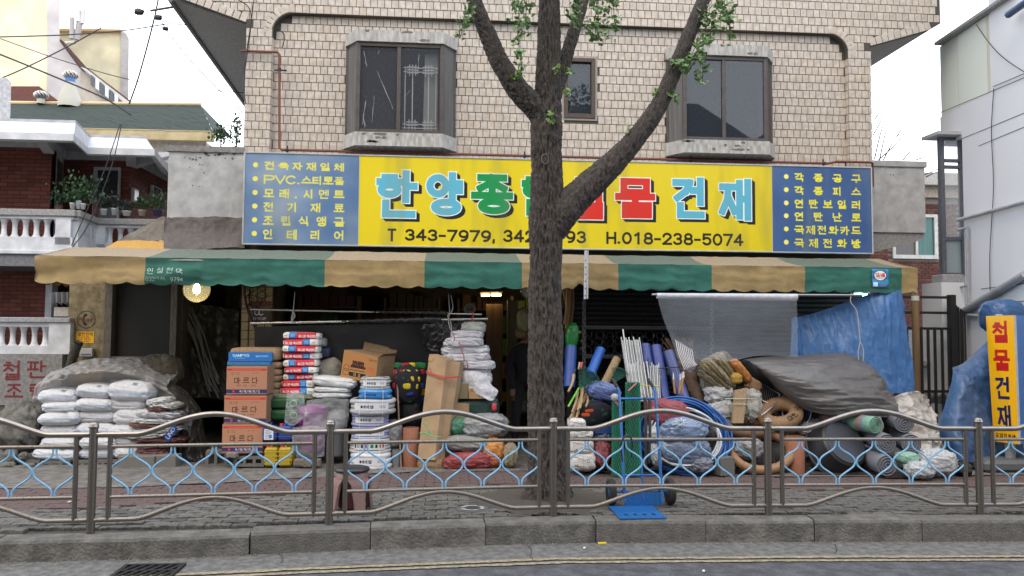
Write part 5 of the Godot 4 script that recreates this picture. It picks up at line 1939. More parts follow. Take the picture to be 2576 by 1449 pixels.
	im.fill_rect(Rect2i(70,36,370,6),Color(.84,.45,.34))
	im.fill_rect(Rect2i(0,290,512,50),Color(.17,.17,.36))
	for k in 3: draw_char(im,["마","르","다"][k],98+k*112,138,76,78,9,Color(.2,.1,.08))
	for k in 3: draw_text(im,["시멘트","타일","접착제"][k],125+k*92,232,16,18,4,2.5,Color(.35,.2,.15))
	for k in 2: draw_text(im,"MORDA-PRO",60,76+k*18,9,11,4,2,Color(.45,.28,.2))
	draw_text(im,"20-TOSC",320,76,12,14,4,2,Color(.45,.28,.2))
	disc(im,90,315,15,Color(.8,.2,.2))
	draw_text(im,"국/제/케/미/칼",165,300,26,30,5,4,Color(.85,.8,.82))
	var box_face:=printed(im,.75)
	for k in 3:
		var q: Array=[[105,345,505,620],[82,632,497,908],[62,915,462,1195]][k]
		var a: Vector2=Q.call(q[0],q[1])
		var b: Vector2=Q.call(q[2],q[3])
		var rr:=rc(a.x,a.y,b.x,b.y,1.9)
		var c: Vector3=rr[0]
		carton("cardboard_box","brown printed carton with red band, " + ["top of three","middle of three","bottom of three"][k] + " beside the brown paper sacks",[c+v3(-rr[1],rr[2],0),c+v3(rr[1],rr[2],0),c+v3(rr[1],-rr[2],0),c+v3(-rr[1],-rr[2],0)],v3(.03,0,-.36),brown,box_face,"three stacked brown cartons")
	var a1: Vector2=Q.call(180,1232)
	var b1: Vector2=Q.call(475,1338)
	var rr1:=rc(a1.x,a1.y,b1.x,b1.y,1.9)
	hollow_block(rr1[0] - v3(0,0,.1),v3(rr1[1]*2,rr1[2]*2,.19),Basis(),"hollow grey concrete block under the three cartons")
	a1=Q.call(-110,1180)
	b1=Q.call(180,1340)
	rr1=rc(a1.x,a1.y,b1.x,b1.y,1.75)
	hollow_block(rr1[0] - v3(0,0,.1),v3(rr1[1]*2,rr1[2]*2,.19),yaw(8),"weathered concrete block propping the bottom carton")
	lump("small_stone",[568,1139,596,1153],1.98,.12,mat(.3,.28,.25,.95,"speck",2.0,"n_fine",.7),"pale square stone wedged under the bottom carton","stone","",.1,.4,.4)
	# paper sacks behind the cartons
	im=canvas(256,96,Color(.13,.42,.7))
	draw_text(im,"SAMPYO",24,22,15,26,4,4,Color(.75,.85,.92))
	draw_text(im,"일반시멘트",160,34,13,16,2,2.5,Color(.6,.75,.88))
	im.fill_rect(Rect2i(36,60,60,6),Color(.45,.65,.82))
	var blue_end:=printed(im,.6)
	var paper:=mat(.36,.235,.14,.85,"mottle",2.0,"n_soft",.5)
	for k in 7:
		var y0: float=874+(0 if k==0 else 18+k*17)
		var y1: float=y0+(36 if k==0 else 20)
		var q:=rc(573,y0,706 if k==0 else 708,y1,1.62)
		var c: Vector3=q[0] - v3(0,0,.25)
		t=thing("cement_sack","brown paper cement sack with blue printed end" if k==0 else ["","second","third","fourth","fifth","sixth","lowest"][k] + " brown paper cement sack down in the pile behind three cartons","sack",c - v3(0,q[2],0),"brown paper sacks behind the cartons")
		st=nst()
		blob(st,c,v3(q[1],q[2],.25),Basis(),.45,.3,.05,1.6,k*3.3,36,16)
		part("sack_body",st,paper,t)
		if k<2:
			st=nst()
			var f:=rc(575 if k==0 else 571,886 if k==0 else 909,684 if k==0 else 680,909 if k==0 else 921,1.7)
			bev(st,f[0] - v3(0,0,.08),v3(f[1]*2,f[2]*2,.16),.012)
			part("end_fold",st,mat(.05,.19,.42,.6,"mottle",2.0),t)
			if k==0:
				st=nst()
				uvquad(st,f[0]+v3(-f[1],f[2],.002),f[0]+v3(f[1],f[2],.002),f[0]+v3(f[1],-f[2],.002),f[0]+v3(-f[1],-f[2],.002))
				part("printed_end",st,blue_end,t)
	# red, white and blue cement bags
	for v in 2:
		im=canvas(384,80,Color(.84,.84,.82))
		if v==0:
			im.fill_rect(Rect2i(70,4,75,74),Color(.16,.47,.74)); im.fill_rect(Rect2i(145,2,205,76),Color(.77,.13,.2))
			draw_text(im,"유니온",168,30,24,30,3,5,Color(.92,.86,.86)); draw_text(im,"백시멘트",256,30,20,30,3,5,Color(.92,.86,.86))
			for k in 3: im.fill_rect(Rect2i(84,24+k*13,46,4),Color(.7,.82,.9))
			draw_text(im,"25M",20,36,10,12,3,2,Color(.3,.3,.3))
		else:
			im.fill_rect(Rect2i(14,2,200,76),Color(.77,.13,.2)); im.fill_rect(Rect2i(214,4,75,74),Color(.16,.47,.74))
			draw_text(im,"유니온",28,30,24,30,3,5,Color(.92,.86,.86)); draw_text(im,"백시멘트",116,30,20,30,3,5,Color(.92,.86,.86))
			for k in 3: im.fill_rect(Rect2i(228,24+k*13,46,4),Color(.7,.82,.9))
			draw_text(im,"25M",310,36,10,12,3,2,Color(.3,.3,.3))
		tex["bag%d" % v]=printed(im,.55)
	var bags:=[[655,5,1022,78,0],[655,73,1018,146,1],[648,140,1012,210,0],[652,205,1020,278,1],[653,276,1002,352,0],[668,350,995,417,1],[652,413,992,482,0],[638,480,977,558,1],[628,555,985,632,1]]
	for k in 9:
		var q: Array=bags[k]
		var a: Vector2=Q.call(q[0],q[1])
		var b: Vector2=Q.call(q[2],q[3])
		lump("white_cement_bag",[a.x,a.y,b.x,b.y],1.62+.02*(k % 3),.34,tex["bag%d" % q[4]],"red, white and blue cement bag, " + ["top","second","third","fourth","fifth","sixth","seventh","eighth","lowest"][k] + " of the tall stack","bag","red and blue cement bags in a tall stack",.03,.42,.3,rng.randf_range(-1.5,1.5))
	lump("cement_bag_behind",[795,850,818,872],1.4,.3,mat(.4,.4,.39,.7,"mottle",2.0),"pale bag end sticking out behind the tall cement stack","bag","",.05,.5,.4)
	lump("navy_bag_behind",[800,873,830,902],1.35,.3,mat(.03,.045,.09,.6,"mottle",2.0),"navy bag end behind the tall cement stack","bag","",.05,.5,.4)
	# green bags
	im=canvas(256,96,Color(.12,.3,.16))
	disc(im,170,48,26,Color(.55,.66,.55),20)
	draw_text(im,"이스",120,70,20,18,4,3,Color(.6,.68,.6))
	var gm:=printed(im,.6)
	for k in 2: lump("green_bag",[674,1000+k*29,770,1030+k*29],1.72,.4,gm,["green printed bag lying under the tall cement stack","green printed bag beneath the other green bag"][k],"bag","",.04,.45,.3)
	lump("pale_bag_base",[680,990,800,1006],1.66,.4,mat(.25,.27,.17,.8,"mottle",2.0),"flat olive bag between green bags and cement stack","bag","",.05,.4,.3)
	# slack white sacks
	for k in 3:
		var q: Array=[[938,448,1385,562],[955,546,1330,614],[942,598,1330,668]][k]
		var a: Vector2=Q.call(q[0],q[1])
		var b: Vector2=Q.call(q[2],q[3])
		lump("slack_white_sack",[a.x,a.y,b.x,b.y],1.75,.45,mat(.7,.71,.72,.5,"soft",2.0,"n_wrinkle",.6),["slack white sack on top, slumped against the flame box","slack white sack in the middle, below the flame box","slack white sack lowest of three beside hose coils"][k],"sack","three slack white sacks",.07,.65,.45,[-6,-2,0][k],2.2)
	lump("dusty_sack",[794,903,858,958],1.45,.35,mat(.36,.33,.28,.85,"mottle",2.0,"n_soft",.6),"dusty beige sack leaning beside the tall cement stack","sack","",.1,.8,.7,20.0,1.2)
	# the carton with the flame
	im=canvas(256,192,Color(.68,.48,.28))
	for k in 26:
		var x:=60+k*4.0
		var hgt:=40.0+34.0*absf(fn.get_noise_1d(k*190.0))*2.0 - absf(k - 13)*2.2
		for j in int(hgt): disc(im,x+5*sin(j*.12+k),105 - j,3.2,Color(.8,.42,.26))
	for k in 7: im.fill_rect(Rect2i(72+k*13,62+(k % 2)*5,8,34),Color(.15,.1,.07))
	im.fill_rect(Rect2i(62,92,110,18),Color(.2,.14,.1))
	draw_text(im,"번개탄",74,60,24,30,5,5,Color(.12,.08,.05))
	im.fill_rect(Rect2i(60,124,110,5),Color(.25,.16,.1))
	im.fill_rect(Rect2i(58,142,120,28),Color(.1,.08,.07))
	draw_text(im,"대상",90,146,18,20,14,3,Color(.7,.6,.45))
	disc(im,34,118,22,Color(.4,.25,.12),18)
	disc(im,34,146,24,Color(.4,.25,.12),20)
	draw_text(im,"연탄",186,86,26,34,4,4,Color(.78,.33,.24))
	draw_text(im,"SAM-OO",190,26,9,12,3,2,Color(.35,.22,.12))
	var card:=mat(.36,.235,.13,.85,"mottle",1.5)
	t=carton("flame_carton","open cardboard box printed with flames, tilted on the white sacks",[pz(866,880,1.62),pz(951,899,1.6),pz(944,965,1.6),pz(856,949,1.62)],v3(.2,.0,-.34),card,printed(im,.8))
	st=nst()
	var fl:=pz(866,880,1.62)
	var fr:=pz(951,899,1.6)
	var d:=v3(.2,.0,-.34)
	quad(st,fl+d,fr+d,fr+d*1.12+v3(0,.1,0),fl+d*1.1+v3(0,.1,0))
	quad(st,fr+v3(0,.004,0),fr+d+v3(0,.004,0),fr+d+v3(.06,.05,0),fr+v3(.08,.045,.02))
	part("flap",st,mat(.3,.19,.1,.85,"mottle",1.5),t)
	# purple bin and grey pail under clear film
	bin_(pz(776,1140,1.78),pz(776,1016,1.78).y,.2,mat(.27,.05,.24,.45,"mottle",2.0),"purple plastic bin with lid wrapped in clear film","plastic_bin")
	bin_(pz(842,1150,1.7),pz(842,1030,1.7).y,.125,mat(.2,.21,.22,.5,"mottle",2.0),"grey pail wrapped in clear film beside the purple bin","grey_pail")
	var film:=clear_film(.7,.71,.73,.2,.28)
	for q in [
		[[[[722,990,1.85],[742,982,1.9],[765,992,1.88]],[[718,1030,1.9],[740,1035,1.98],[766,1010,1.95]],[[715,1062,1.9],[740,1070,2.0],[775,1040,2.0]]],"clear plastic film bunched over the purple bin's lid"],
		[[[[772,1008,1.9],[820,1002,1.9],[878,1005,1.85]],[[765,1045,2.02],[815,1025,1.98],[878,1040,1.95]],[[760,1090,2.03],[812,1085,2.02],[872,1075,1.95]]],"clear plastic film over the grey pail"],
		[[[[736,1075,1.98],[780,1070,2.04],[818,1075,1.98]],[[735,1110,2.0],[780,1110,2.06],[818,1110,2.0]],[[745,1150,1.97],[785,1152,2.03],[815,1148,1.98]]],"clear plastic film wrapped round the purple bin's foot"],
	]:
		org=pz(790,1100,1.9)
		st=nst()
		sheet(st,world_rows(q[0]),44,40,.05,1.0,rng.randf()*30.0)
		single("plastic_film",st,film,q[1],"film")
	# blue and yellow jerrycans
	im=canvas(64,64,Color(.8,.82,.85))
	for k in 6: im.fill_rect(Rect2i(8,8+k*9,30+(k*13) % 18,3),Color(.35,.4,.5))
	im.fill_rect(Rect2i(34,34,20,20),Color(.3,.45,.7))
	var note:=printed(im,.6)
	var redcap:=mat(.55,.05,.04,.5,"")
	jerrycan(660,1066,696,1109,1.95,mat(.025,.06,.3,.4,"soft",2.0),redcap,"blue jerrycan with red cap and a paper label","blue jerrycans on the yellow ones",note)
	jerrycan(697,1064,734,1109,1.93,mat(.025,.06,.3,.4,"soft",2.0),redcap,"blue jerrycan with red cap and no label","blue jerrycans on the yellow ones",null)
	jerrycan(664,1118,698,1174,1.95,mat(.5,.35,.02,.45,"mottle",2.0),redcap,"yellow jerrycan standing beside the hollow block","yellow jerrycans on the ground",null)
	jerrycan(699,1118,734,1174,1.95,mat(.5,.35,.02,.45,"mottle",2.0),redcap,"yellow jerrycan standing beside the brick pieces","yellow jerrycans on the ground",null)
	for q in [[738,1155,766,1175],[760,1158,786,1177],[784,1156,806,1174]]:
		lump("brick_piece",q,1.98,.12,mat(.27,.23,.19,.95,"speck",2.0,"n_fine",.6),"broken grey brick piece lying by the yellow jerrycans","brick","brick pieces by the cans",.12,.35,.35)
	# plastic stool behind the fence
	build_stool()
	# hose coils
	var lab:=func(bg: Color,ink: Color)->Material:
		var i:=canvas(256,48,bg)
		disc(i,70,24,9,ink)
		draw_text(i,"하이벨",84,14,16,20,3,3,ink)
		draw_text(i,"HOSO",180,16,11,15,3,2.2,ink.lerp(bg,.4))
		return printed(i,.5)
	var wl: Material=lab.call(Color(.8,.8,.82),Color(.1,.1,.12))
	hose_pack(896,981,986,1007,1.95,mat(.08,.3,.6,.35,"soft",2.0),"bright blue wrapped hose coil near the top of the hose stack",2,lab.call(Color(.16,.45,.72),Color(.05,.08,.15)))
	hose_pack(902,950,981,981,1.9,mat(.42,.43,.45,.4,"soft",2.0),"grey wrapped hose coil crowning the hose stack",4,wl)
	hose_pack(875,1006,992,1044,2.08,mat(.48,.48,.49,.45,"soft",2.0),"wide grey hose coil below the bright blue one",3,wl)
	hose_pack(880,1042,977,1074,2.0,mat(.36,.4,.62,.4,"soft",2.0),"lavender hose coil right under the wide grey coil",4,wl)
	hose_pack(880,1074,979,1106,2.0,mat(.38,.43,.64,.4,"soft",2.0),"lavender hose coil above the printed grey coil",4,wl)
	im=canvas(256,48,Color(.75,.75,.76))
	for k in 8: im.fill_rect(Rect2i(10+k*31,12,18,22),[Color(.1,.1,.1),Color(.2,.2,.2),Color(.12,.12,.12),Color(.75,.1,.1),Color(.05,.45,.2),Color(.1,.1,.1),Color(.15,.15,.15),Color(.7,.1,.1)][k])
	hose_pack(875,1106,982,1143,2.04,mat(.5,.5,.5,.45,"soft",2.0),"pale grey hose coil with coloured print squares",4,printed(im,.5))
	hose_pack(874,1143,984,1184,2.1,mat(.66,.66,.67,.45,"soft",2.0),"white hose coil at the bottom of the hose stack",3,wl)
	# gloves and mops bundle with a stick
	build_knit(pz(1026,990,1.55),"bundle of black work mats with yellow, red, blue and green tufts",[[.8,.6,.02],[.5,.02,.05],[.02,.05,.35],[.02,.22,.06],[.8,.6,.02]],.19,.26,v3(0,.12,0),3)
	lump("black_bag",[1000,975,1068,1090],1.6,.35,mat(.012,.013,.018,.45,"",1.0,"n_wrinkle",.6),"full black plastic bag under the tufted bundle","bag","",.08,.7,.6)
	lump("clear_bag_small",[965,1058,1012,1130],1.9,.25,mat(.26,.27,.28,.3,"mottle",2.0,"n_wrinkle",.8),"crumpled grey plastic bag beside the lavender coils","bag","",.14,.8,.7)
	rod("broom_stick",pz(1009,1176,1.95),pz(998,935,1.6),.011,streaked(.36,.25,.15,.8,3.0,.5),"wooden broom stick leaning between hose stack and clay pipe","stick")
	clay_pipe(1012,1078,1054,1177,1.95,"reddish clay pipe standing between the stick and tall carton")
	org=pz(995,1176,1.95)
	st=nst()
	lathe(st,[v2(.0,.0),v2(.05,.0),v2(.05,.215),v2(.046,.215),v2(.046,.02)],org - v3(0,0,.05),Basis(),20,false)
	single("grey_can",st,mat(.2,.2,.21,.55,"mottle",2.0),"small grey can standing beside the white hose coil","can")
	# tall cartons tied with red string
	var tall:=mat(.42,.28,.16,.85,"soft",1.0)
	t=carton("tall_carton","tall brown carton leaning, tied round with red string",[pz(1080,891,1.72),pz(1123,905,1.76),pz(1093,1158,2.02),pz(1050,1153,2.0)],v3(.1,.0,-.12),tall,null)
	st=nst()
	for k in 3:
		var h0:=pz(1071+k*.3,933+k*2.5,1.78+.0); var h1:=pz(1117+k*.3,947+k*2.0,1.825); var h2:=pz(1156,946+k*1.2,1.78)
		tube(st,spline([h0+v3(0,0,.01),h1+v3(0,0,.012),h2+v3(0,0,.02)],10),.0035,5)
	tube(st,spline([pz(1112,944,1.85),pz(1100,960,1.86),pz(1110,966,1.86)],6),.003,5)
	tube(st,spline([pz(1085,938,1.83),pz(1080,925,1.83),pz(1088,934,1.84)],6),.003,5)
	part("red_string",st,mat(.55,.05,.04,.6,""),t)
	st=nst()
	var tpa:=pz(1083,903,1.745)
	box(st,tpa+v3(0,0,.004),v3(.05,.05,.002),rollb(-8))
	part("tape",st,mat(.5,.32,.12,.4,""),t)
	carton("flat_carton","narrow carton tied behind the tall brown carton",[pz(1128,908,1.7),pz(1158,912,1.7),pz(1118,1158,1.92),pz(1095,1158,1.95)],v3(.05,.0,-.1),mat(.35,.24,.145,.85,"soft",1.0),null)
	lump("carton_scrap",[1050,1156,1116,1182],2.0,.2,mat(.33,.21,.12,.85,"mottle",2.0),"crushed cardboard scrap under the tall carton","cardboard","",.12,.4,.4)
	org=pz(1078,1090,2.05)
	st=nst()
	for q in [[1063,1067,1070,1064,1082,1092],[1055,1090,1066,1088,1078,1094],[1074,1090,1090,1098,1110,1100]]:
		tube(st,spline([pz(q[0],q[1],2.06),pz(q[2],q[3],2.08),pz(q[4],q[5],2.07)],6),.006,5)
	single("green_ribbon",st,mat(.02,.5,.2,.5,""),"bright green ribbon tied on the tall carton","ribbon")
	# cloth stack
	var cloth:=mat(.62,.62,.67,.85,"soft",2.0,"n_wrinkle",.5)
	var ragged:=mat(.5,.52,.48,.85,"soft",2.0,"n_wrinkle",.5)
	var T3:=func(x: float,y: float)->Vector2: return v2(824.5+.3347*x,717.8+.3347*y)
	var layers:=[[1000,268,1190,362],[915,335,1175,410],[868,385,1172,472],[850,450,1222,525],[860,505,1225,580],[985,565,1262,640],[985,620,1230,668],[975,650,1240,760]]
	for k in layers.size():
		var q: Array=layers[k]
		var a: Vector2=T3.call(q[0],q[1])
		var b: Vector2=T3.call(q[2],q[3])
		lump("cloth_bundle",[a.x,a.y,b.x,b.y],1.55+.02*(k % 3),.45,ragged if k==0 else cloth,"pale green rag bundle on top of the white cloth pile" if k==0 else ["","second","third","fourth","fifth","sixth","seventh","lowest"][k] + " white cloth bundle from the top of the tall cloth pile","cloth","folded white cloth bundles in a pile",.09,.5,.45,rng.randf_range(-3,3),2.6)
	org=pz(1180,960,1.62)
	st=nst()
	sheet(st,world_rows([[[1150,935,1.55],[1190,932,1.6],[1225,940,1.58]],[[1152,965,1.6],[1195,955,1.66],[1240,970,1.62]],[[1155,985,1.6],[1205,985,1.68],[1252,985,1.64]],[[1195,975,1.62],[1225,1005,1.7],[1240,1008,1.66]]]),40,40,.04,1.3,14.0,Vector3.ONE,.012)
	single("draped_cloth",st,cloth,"white cloth draped over the end of the cloth pile","cloth")
	for q in [[945,370,948,420],[985,425,1010,500],[1010,500,1025,570],[1045,575,1050,625]]:
		var a: Vector2=T3.call(q[0],q[1])
		var b: Vector2=T3.call(q[2],q[3])
		org=pz(b.x,b.y,1.62)
		st=nst()
		tube(st,spline([pz(a.x,a.y,1.6),pz((a.x+b.x)/2+2,(a.y+b.y)/2,1.66),pz(b.x,b.y,1.62)],6),.006,5)
		single("red_string",st,mat(.4,.03,.06,.7,""),"red string tied round a white cloth bundle","string","red strings on the cloth pile")
	# small boxes below the cloth
	im=canvas(128,80,Color(.62,.5,.36))
	draw_text(im,"10",62,24,18,40,6,5,Color(.2,.15,.12))
	draw_text(im,"OOAI",10,10,12,16,4,3,Color(.5,.2,.15))
	var q1:=rc(1180,977,1226,1003,1.66)
	var c1: Vector3=q1[0]
	carton("small_carton","small carton marked 10 beneath the draped white cloth",[c1+v3(-q1[1],q1[2],0),c1+v3(q1[1],q1[2]*1.1,0),c1+v3(q1[1],-q1[2],0),c1+v3(-q1[1],-q1[2],0)],v3(0,0,-.3),card,printed(im,.8))
	q1=rc(1145,965,1179,1003,1.64)
	c1=q1[0]
	carton("speckled_carton","speckled straw coloured box under the white cloth pile",[c1+v3(-q1[1],q1[2],0),c1+v3(q1[1],q1[2],0),c1+v3(q1[1],-q1[2],0),c1+v3(-q1[1],-q1[2],0)],v3(0,0,-.3),mat(.34,.27,.15,.9,"speck",1.0),null)
	lump("green_wrapped_bale",[1125,1000,1258,1070],1.6,.4,mat(.03,.075,.065,.25,"mottle",2.0,"n_wrinkle",.5),"dark green bale wrapped in clear plastic under small cartons","bale","",.06,.4,.35)
	lump("red_plug",[1237,1015,1250,1034],1.66,.08,mat(.5,.05,.06,.5,""),"red handle end on the dark green bale","handle","",.02,.6,.6)
	q1=rc(1132,1014,1180,1055,1.72)
	c1=q1[0]
	carton("loose_carton","loose brown carton leaning on the dark green bale",[c1+v3(-q1[1],q1[2],0),c1+v3(q1[1],q1[2]*.7,0),c1+v3(q1[1],-q1[2],0),c1+v3(-q1[1],-q1[2]*.7,0)],v3(0,.02,-.2),card,null)
	lump("green_net_bag",[1126,1052,1190,1102],1.85,.3,mat(.05,.2,.12,.45,"mottle",3.0,"n_wrinkle",.8),"green net bag below the loose brown carton","bag","",.12,.8,.7)
	var grey_film:=mat(.33,.34,.35,.25,"mottle",2.0,"n_wrinkle",.9)
	lump("plastic_bundle",[1165,1045,1282,1108],1.95,.4,grey_film,"bundle of crumpled clear plastic next to the green net bag","plastic","",.14,.75,.65,4.0,2.0)
	lump("plastic_roll",[1118,1100,1235,1138],2.05,.3,mat(.3,.3,.29,.3,"mottle",2.0,"n_wrinkle",.9),"flattened clear plastic roll above the red bag","plastic","",.14,.75,.65,-4.0,2.0)
	lump("black_sack_small",[1118,1110,1160,1165],1.95,.25,mat(.014,.014,.016,.5,"",1.0,"n_wrinkle",.6),"small black bag behind the red bag","bag","",.1)
	var red_bag:=mat(.3,.05,.055,.5,"mottle",2.0,"n_wrinkle",.7)
	lump("red_bag",[1118,1140,1242,1186],2.12,.3,red_bag,"slack red bag lying below the orange bag","bag","",.16,.75,.6,3.0,2.0)
	lump("orange_bag",[1214,1106,1272,1168],2.05,.26,mat(.6,.26,.06,.5,"mottle",2.0,"n_wrinkle",.7),"crumpled orange bag resting on the red bag","bag","",.15,.8,.7,.0,2.0)
	lump("orange_bag_low",[1205,1138,1262,1180],2.08,.24,mat(.45,.13,.05,.5,"mottle",2.0,"n_wrinkle",.7),"dark orange bag squeezed between red and orange bags","bag","",.15,.8,.7,.0,2.0)
	lump("beige_cloth",[1268,1118,1304,1180],2.1,.2,mat(.32,.27,.18,.9,"mottle",2.0,"n_wrinkle",.7),"crumpled beige cloth beside the tree trunk","cloth","",.2,.8,.8,.0,2.4)
	build_front_details()

# ---------- smaller makers
func globe_lamp(c: Vector3,r: float,lit: bool,label: String)->void:
	var t:=thing("globe_lamp",label,"lamp",c)
	var st:=nst()
	var prof:=[]
	for k in 17:
		var a:=-PI/2+(PI*.9)*k/16.0
		prof.append(v2(r*cos(a),r*sin(a)))
	lathe(st,prof,c,Basis(),28)
	part("glass_globe",st,clear_film(.6,.6,.48,.14,.15),t)
	st=nst()
	lathe(st,[v2(.05,r*.93),v2(.05,r+.06),v2(.0,r+.065)],c,Basis(),16)
	tube(st,[c+v3(0,r+.06,0),c+v3(0,2.6 - c.y,0)],.006,6)
	part("holder",st,mat(.05,.05,.05,.6,""),t)
	st=nst()
	lathe(st,[v2(.0,-.055),v2(.03,-.05),v2(.045,-.02),v2(.042,.02),v2(.02,.06),v2(.018,.12)],c,Basis(),16)
	part("bulb",st,glowing(1.0,.9,.62,9.0) if lit else mat(.6,.6,.55,.3,""),t)
	if lit:
		var l:=OmniLight3D.new()
		l.name = "lamp_light"
		l.light_color=Color(1.0,.88,.62)
		l.light_energy=.12
		l.light_size=.05
		l.omni_range=8.0
		l.omni_attenuation=2.0
		l.shadow_enabled=true
		t.add_child(l)
		l.position=v3(0,-.075,.0)
func bin_(foot: Vector3,top: float,r: float,m: Material,label: String,called: String)->void:
	foot.y=maxf(foot.y,.02)
	foot.z-=r
	var t:=thing(called,label,"bin",foot)
	var h:=top - foot.y
	var st:=nst()
	lathe(st,[v2(.0,.0),v2(r*.82,.0),v2(r*.86,.02),v2(r,h*.78),v2(r*1.05,h*.8),v2(r*1.05,h*.84),v2(r*.99,h*.85)],foot,Basis(),30)
	part("body",st,m,t)
	st=nst()
	lathe(st,[v2(r*1.03,h*.845),v2(r*1.03,h*.88),v2(r*.8,h*.94),v2(r*.45,h*.97),v2(.0,h*.975)],foot,Basis(),30)
	part("lid",st,m,t)
	st=nst()
	lathe(st,[v2(.02,h*.97),v2(.022,h+.01),v2(.03,h+.012),v2(.03,h+.03),v2(.0,h+.034)],foot,Basis(),12)
	part("knob",st,mat(.02,.02,.02,.5,""),t)
func clay_pipe(x0: float,y0: float,x1: float,y1: float,z: float,label: String)->void:
	var q:=rc(x0,y0,x1,y1,z)
	org=q[0] - v3(0,q[2],q[1])
	var st:=nst()
	var r: float=q[1]
	var h: float=q[2]*2
	lathe(st,[v2(r,0),v2(r,h - .004),v2(r - .006,h),v2(r - .02,h),v2(r - .022,h - .006),v2(r - .022,.02)],org,Basis(),32)
	single("clay_pipe",st,mat(.33,.13,.075,.85,"mottle",2.0,"n_fine",.3),label,"pipe")
func build_stool()->void:
	var f:=py_(884,1281,.0)
	var top:=pz(884,1176,f.z).y
	var t:=thing("plastic_stool","brown pink plastic stool with black round top behind the fence","stool",f)
	var pink:=mat(.3,.17,.15,.5,"mottle",2.0)
	var maroon:=mat(.06,.012,.018,.5,"")
	var st:=nst()
	# four flared legs joined under the seat
	for k in 4:
		var a:=PI/4+k*PI/2+.25
		var o:=v3(cos(a),0,sin(a))
		var s:=v3(-sin(a),0,cos(a))
		st=nst()
		st.set_smooth_group(-1)
		var p:=[]
		for q in [[.2,.0,.05],[.185,.1,.055],[.165,.25,.075],[.15,top - .09,.11]]:
			p.append([f+o*q[0] - s*q[2]+v3(0,q[1],0),f+o*q[0]+s*q[2]+v3(0,q[1],0),f+o*(q[0] - .025)+s*q[2]+v3(0,q[1],0),f+o*(q[0] - .025) - s*q[2]+v3(0,q[1],0)])
		for i in 3:
			for j in 4: quad(st,p[i][j],p[i+1][j],p[i+1][(j+1) % 4],p[i][(j+1) % 4])
		quad(st,p[0][0],p[0][1],p[0][2],p[0][3])
		part("leg",st,pink,t)
	st=nst()
	lathe(st,[v2(.152,top - .1),v2(.152,top - .02),v2(.14,top - .015)],f,Basis(),28)
	part("apron",st,pink,t)
	st=nst()
	lathe(st,[v2(.13,.03),v2(.12,top - .1)],f,Basis(),20)
	part("inner_panel",st,maroon,t)
	st=nst()
	lathe(st,[v2(.0,top - .03),v2(.162,top - .03),v2(.168,top - .015),v2(.16,top),v2(.13,top+.008),v2(.0,top+.005)],f,Basis(),30)
	part("seat",st,mat(.018,.019,.022,.4,""),t)
func build_knit(c: Vector3,label: String,cols: Array,w: float,h: float,off: Vector3,seed_: int)->void:
	# a dark bundle with tufts of coloured knit over its front
	var t:=thing("tufted_bundle",label,"bundle",c)
	var st:=nst()
	blob(st,c+off,v3(w,h,.14),Basis(),.8,.7,.1,1.6,seed_,30,16)
	part("core",st,mat(.012,.013,.02,.95,"soft",3.0),t)
	var r:=RandomNumberGenerator.new()
	r.seed=seed_
	for j in 6:
		for i in 5:
			if r.randf()<.25: continue
			var cc: Array=cols[r.randi() % cols.size()]
			st=nst()
			var x:=(i - 2)*w*.4+r.randf_range(-.015,.015)+(w*.2 if j % 2 else .0)
			var y:=(j - 2.2)*h*.33
			var e:=clampf(1.0 - (x*x)/(w*w) - (y*y)/(h*h),.0,1.0)
			blob(st,c+off+v3(x,y,.14*pow(e,.6)*.9),v3(w*.27,h*.15,.02),rollb(r.randf_range(-14,14)),.5,.4,.08,2.0,i+j*7.0,18,10)
			part("tuft",st,mat(cc[0],cc[1],cc[2],.95,"speck",3.0),t)
